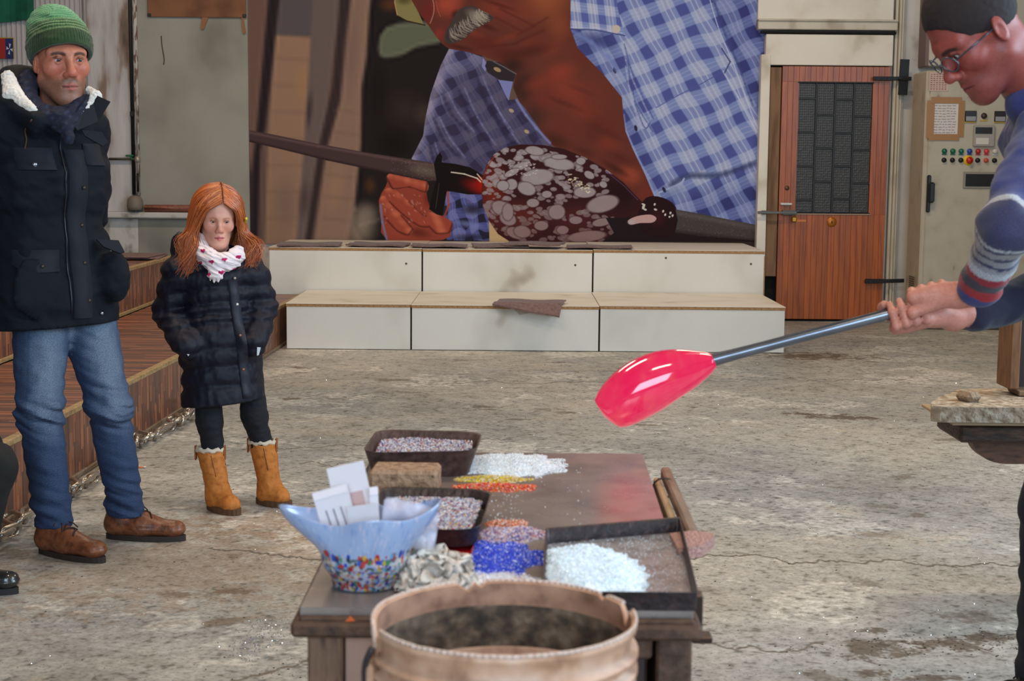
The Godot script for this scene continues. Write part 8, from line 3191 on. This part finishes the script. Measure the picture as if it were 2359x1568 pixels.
func make_worker(d: Dictionary) -> void:
	var T: Transform3D = d.T
	var inv := T.affine_inverse()
	var t := thing("person", "person in a blue striped jumper bending forward, holding the blowing iron with both hands", "person", WORKER)
	var skin := rgb(150, 72, 62)
	var face := func(p: Vector3, _n: Vector3) -> Color: return face_tint((inv * p) / 0.96, skin, rgb(146, 70, 66), rgb(44, 30, 28), 0.9, 0.35, rgb(112, 60, 54), 0.3)
	var hand_skin := func(p: Vector3, n: Vector3) -> Color: return rgb(196, 130, 112).lerp(rgb(166, 90, 74), clampf(0.5 - n.y * 0.5, 0, 1) * 0.0).srgb_to_linear()
	var m := tinted(0.5, "skin_grain", 9.0)
	put(figure_mesh([_nets[d.head_job], _nets[d.body_job], _nets[d.hand_job], _nets[d.hand2_job]], WORKER, [face, hand_skin, hand_skin, hand_skin]), "body", m, t)
	eyes(t, T, WORKER, 0.96, Vector3(0.0, -0.2, 1.0), rgb(60, 44, 36))
	put(figure_mesh([_nets[d.hair_job]], WORKER, [func(_p: Vector3, _n: Vector3) -> Color: return rgb(34, 25, 23).srgb_to_linear()]), "hair", tinted(0.85), t)
	var arms: Array = d.arms
	var knit := func(p: Vector3, _n: Vector3) -> Color:
		var c := rgb(62, 72, 142)
		# along the near sleeve, 0 at the shoulder, 1 at the elbow, 2 at the wrist
		var u := -1.0
		var q: Array = arms[0]
		var t1 := clampf((p - q[1]).dot(q[2] - q[1]) / (q[2] - q[1]).length_squared(), 0, 1)
		var t0 := clampf((p - q[0]).dot(q[1] - q[0]) / (q[1] - q[0]).length_squared(), 0, 1)
		var d1: float = p.distance_to(q[1].lerp(q[2], t1))
		var d0: float = p.distance_to(q[0].lerp(q[1], t0))
		if minf(d0, d1) < 0.075 and p.z > -3.19:
			u = 1.0 + t1 if d1 < d0 else t0
		if u > 0.92 and u < 1.52:
			var w := (u - 0.92) / 0.60
			c = rgb(170, 168, 176)
			for s in [0.14, 0.26, 0.50, 0.72]:
				if absf(w - s) < 0.035:
					c = rgb(64, 66, 104)
			if absf(w - 0.05) < 0.05 or absf(w - 0.20) < 0.03 or w > 0.86:
				c = rgb(206, 208, 216)
		elif u >= 1.52 and u < 1.62:
			c = rgb(176, 30, 58)
		elif u >= 1.62 and u < 1.76:
			c = rgb(70, 60, 80)
		elif u >= 1.76 and u < 1.9:
			c = rgb(196, 34, 48)
		elif u < 0.0 and p.y < 1.12:
			c = rgb(34, 34, 66)
		return c.srgb_to_linear()
	var km := tinted(0.9, "cloth_weave", 12.0, 0.03)
	km.rim_enabled = true
	km.rim = 0.3
	put(figure_mesh([_nets[d.top_job]], WORKER, [knit]), "jumper", km, t)
	put(figure_mesh([_nets[d.pants_job]], WORKER, [func(_p: Vector3, _n: Vector3) -> Color: return rgb(26, 30, 48).srgb_to_linear()]), "trousers", tinted(0.85, "cloth_weave", 12.0), t)
	# spectacles
	var st := begin()
	var gold := plain(rgb(96, 110, 124), 0.25, 0.8)
	for e: float in [-1.0, 1.0]:
		var ring := []
		for k in 16:
			var w := TAU * k / 16.0
			ring.append(T * Vector3(e * 0.032 + cos(w) * 0.024, -0.003 + sin(w) * 0.018, 0.104 - 3.0 * (e * 0.032 + cos(w) * 0.024) ** 2) - WORKER)
		tube(st, ring, 0.0018, 5, true)
		tube(st, [T * Vector3(e * 0.056, 0.002, 0.093) - WORKER, T * Vector3(e * 0.083, 0.004, 0.0) - WORKER], 0.0018, 5)
	tube(st, [T * Vector3(-0.009, 0.002, 0.106) - WORKER, T * Vector3(0.009, 0.002, 0.106) - WORKER], 0.0018, 5)
	put(st, "spectacles", gold, t)
	var black := plain(rgb(30, 26, 26), 0.5)
	for z in [-3.17, -3.44]:
		shoe(t, WORKER, "shoe", Vector3(1.325, 0, z), Vector3(1.05, 0, z + 0.02), 0.1, black, plain(rgb(24, 22, 22), 0.7), plain(rgb(20, 20, 20), 0.8), "dark work shoe")


# ---- somebody sitting on the stage, of whom only a knee and a shoe show

const SITTER := Vector3(-1.62, 0, -4.42)


func sitter_fields(fold: FastNoiseLite) -> Dictionary:
	var T := frame(Vector3(-2.08, 1.08, -4.46), 1.2, 0.1, 0.0)
	var head := Field.new()
	head_lumps(head, T, 0.97, Vector3(1, 1, 1))
	head.limb(T * Vector3(0, -0.06, -0.02), Vector3(-2.12, 0.90, -4.47), 0.054, 0.06, 0.03)
	var body := Field.new()
	body.flat(Vector3(-2.11, 0.86, -4.47), Vector3(-2.05, 0.42, -4.47), 0.10, 0.105, Vector3(0, 0, 1), 1.4, 0.05)
	body.limb(Vector3(-2.12, 0.95, -4.47), Vector3(-2.11, 0.80, -4.47), 0.055, 0.09, 0.05)
	var legs := [[Vector3(-2.02, 0.39, -4.40), Vector3(-1.535, 0.375, -4.42), Vector3(-1.60, 0.09, -4.42)], [Vector3(-2.02, 0.39, -4.56), Vector3(-1.64, 0.40, -4.60), Vector3(-1.74, 0.09, -4.49)]]
	for l in legs:
		body.limb(l[0], l[1], 0.07, 0.048, 0.03)
		body.limb(l[1], l[2], 0.046, 0.034, 0.02)
	for e: float in [-1.0, 1.0]:
		body.limb(Vector3(-2.11, 0.83, -4.47 + e * 0.17), Vector3(-2.02, 0.58, -4.47 + e * 0.22), 0.042, 0.036, 0.03)
		body.limb(Vector3(-2.02, 0.58, -4.47 + e * 0.22), Vector3(-1.82, 0.50, -4.47 + e * 0.12), 0.034, 0.026, 0.02)
		for k in 4:
			body.limb(Vector3(-1.80, 0.495, -4.47 + e * 0.12 + (k - 1.5) * 0.019), Vector3(-1.725, 0.482, -4.47 + e * 0.12 + (k - 1.5) * 0.021), 0.010, 0.008, 0.006)
		body.limb(Vector3(-1.81, 0.49, -4.47 + e * 0.09), Vector3(-1.765, 0.475, -4.47 + e * 0.06), 0.011, 0.009, 0.006)
	var pants := Field.new()
	for l in legs:
		pants.limb(l[0], l[1], 0.088, 0.068, 0.04)
		pants.limb(l[1], l[2], 0.067, 0.052, 0.03)
	pants.bend = func(p: Vector3, v: float) -> float: return v + fold.get_noise_3d(p.x * 14.0, p.y * 12.0, p.z * 14.0) * 0.005
	var coat := Field.new()
	coat.flat(Vector3(-2.11, 0.84, -4.47), Vector3(-2.07, 0.45, -4.47), 0.135, 0.14, Vector3(0, 0, 1), 1.35, 0.05)
	coat.limb(Vector3(-2.11, 0.85, -4.30), Vector3(-2.11, 0.85, -4.64), 0.07, 0.07, 0.05)
	for e: float in [-1.0, 1.0]:
		coat.limb(Vector3(-2.11, 0.83, -4.47 + e * 0.18), Vector3(-2.02, 0.58, -4.47 + e * 0.23), 0.065, 0.055, 0.03)
		coat.limb(Vector3(-2.02, 0.58, -4.47 + e * 0.23), Vector3(-1.86, 0.51, -4.47 + e * 0.14), 0.055, 0.045, 0.03)
	return {"T": T, "head_job": job(head, 0.006), "body_job": job(body, 0.009), "pants_job": job(pants, 0.007), "coat_job": job(coat, 0.012)}


func make_sitter(d: Dictionary) -> void:
	var T: Transform3D = d.T
	var inv := T.affine_inverse()
	var t := thing("person", "person at the left edge showing a black trouser knee and a shiny black shoe", "person", SITTER)
	var skin := rgb(206, 150, 126)
	put(figure_mesh([_nets[d.head_job], _nets[d.body_job]], SITTER, [func(p: Vector3, _n: Vector3) -> Color: return face_tint(inv * p, skin, rgb(186, 100, 94), rgb(60, 44, 36), 0.8, 0.0, skin, 0.2), func(_p: Vector3, _n: Vector3) -> Color: return skin.srgb_to_linear()]), "body", tinted(0.5), t)
	put(figure_mesh([_nets[d.pants_job]], SITTER, [func(_p: Vector3, _n: Vector3) -> Color: return rgb(15, 15, 18).srgb_to_linear()]), "trousers", tinted(0.85), t)
	put(figure_mesh([_nets[d.coat_job]], SITTER, [func(_p: Vector3, _n: Vector3) -> Color: return rgb(30, 30, 34).srgb_to_linear()]), "coat", tinted(0.85), t)
	var shiny := plain(rgb(14, 14, 16), 0.08)
	shiny.clearcoat_enabled = true
	shiny.clearcoat = 1.0
	var sole := plain(rgb(34, 30, 30), 0.7)
	shoe(t, SITTER, "shoe", Vector3(-1.700, 0, -4.41), Vector3(-1.452, 0, -4.385), 0.085, shiny, sole, null, "shiny black shoe", 0.95)
	shoe(t, SITTER, "shoe", Vector3(-1.795, 0, -4.49), Vector3(-1.56, 0, -4.475), 0.085, shiny, sole, null, "shiny black shoe, farther foot", 0.95)


# ---------------------------------------------------------------- small things on the floor

func make_small_things() -> void:
	var t := thing("cigarette_end", "cigarette end with an orange filter lying on the floor behind the man", "cigarette end", Vector3(-1.546, 0.004, -6.245))
	t.rotation = Vector3(0, 0.2, 0)
	var st := begin()
	tube(st, [Vector3(-0.022, 0, 0), Vector3(0.008, 0, 0)], 0.004, 8)
	put(st, "filter", plain(rgb(206, 120, 70), 0.8), t)
	st = begin()
	tube(st, [Vector3(0.008, 0, 0), Vector3(0.020, 0.0005, 0)], 0.0038, 8)
	put(st, "stub", plain(rgb(214, 206, 198), 0.8), t)
	# crumbs of glass all over the floor, thick near the table, and a bright spill in front
	var r := RandomNumberGenerator.new()
	r.seed = 55
	var xf := []
	var cols := []
	for k in 4200:
		var x := r.randf_range(-1.4, 3.2)
		var z := -3.3 - 6.5 * pow(r.randf(), 1.7)
		if x < -1.3 + (z + 4.0) * 0.02:
			continue
		var s := r.randf_range(0.0007, 0.0024)
		xf.append(Transform3D(Basis.from_euler(Vector3(r.randf() * TAU, r.randf() * TAU, r.randf() * TAU)).scaled(Vector3.ONE * s), Vector3(x, s * 0.6, z)))
		cols.append(Color(0.75, 0.78, 0.8) if r.randf() < 0.7 else Color(0.5, 0.42, 0.3))
	for k in 420:
		var a := r.randf() * TAU
		var q := sqrt(r.randf())
		var s := r.randf_range(0.0010, 0.0034)
		xf.append(Transform3D(Basis.from_euler(Vector3(r.randf() * TAU, r.randf() * TAU, r.randf() * TAU)).scaled(Vector3.ONE * s), Vector3(-0.675 + cos(a) * q * 0.05 + r.randfn(0, 0.02), s * 0.6, -3.98 + sin(a) * q * 0.2)))
		cols.append(Color(0.85, 0.88, 0.9))
	var m := plain(Color.WHITE, 0.06, 0.85)
	m.vertex_color_use_as_albedo = true
	tag(scatter("glass_crumbs", grain_mesh(), m, xf, cols), "glittering glass crumbs strewn over the concrete floor", "glass crumbs")
	xf = []
	cols = []
	for k in 1500:
		var x := r.randf_range(-1.5, 3.4)
		var z := -3.3 - 7.0 * pow(r.randf(), 1.4)
		if k % 3 == 0:
			var c: Array = [[0.98, -3.95], [1.25, -3.98], [1.5, -4.03], [1.0, -3.65], [-0.5, -3.7]][r.randi() % 5]
			x = c[0] + r.randfn(0, 0.12)
			z = c[1] + r.randfn(0, 0.07)
		if x < -1.4 or z > -3.2:
			continue
		var s := r.randf_range(0.001, 0.0036)
		xf.append(Transform3D(Basis.from_euler(Vector3(r.randf() * 0.4, r.randf() * TAU, 0)).scaled(Vector3(s * 1.5, s * 0.7, s)), Vector3(x, s * 0.3, z)))
		cols.append([rgb(84, 70, 56), rgb(60, 48, 38), rgb(150, 138, 122)][r.randi() % 3].srgb_to_linear())
	var dm := plain(Color.WHITE, 0.9)
	dm.vertex_color_use_as_albedo = true
	tag(scatter("floor_grit", grain_mesh(), dm, xf, cols), "dark grit and concrete crumbs strewn over the floor", "grit")
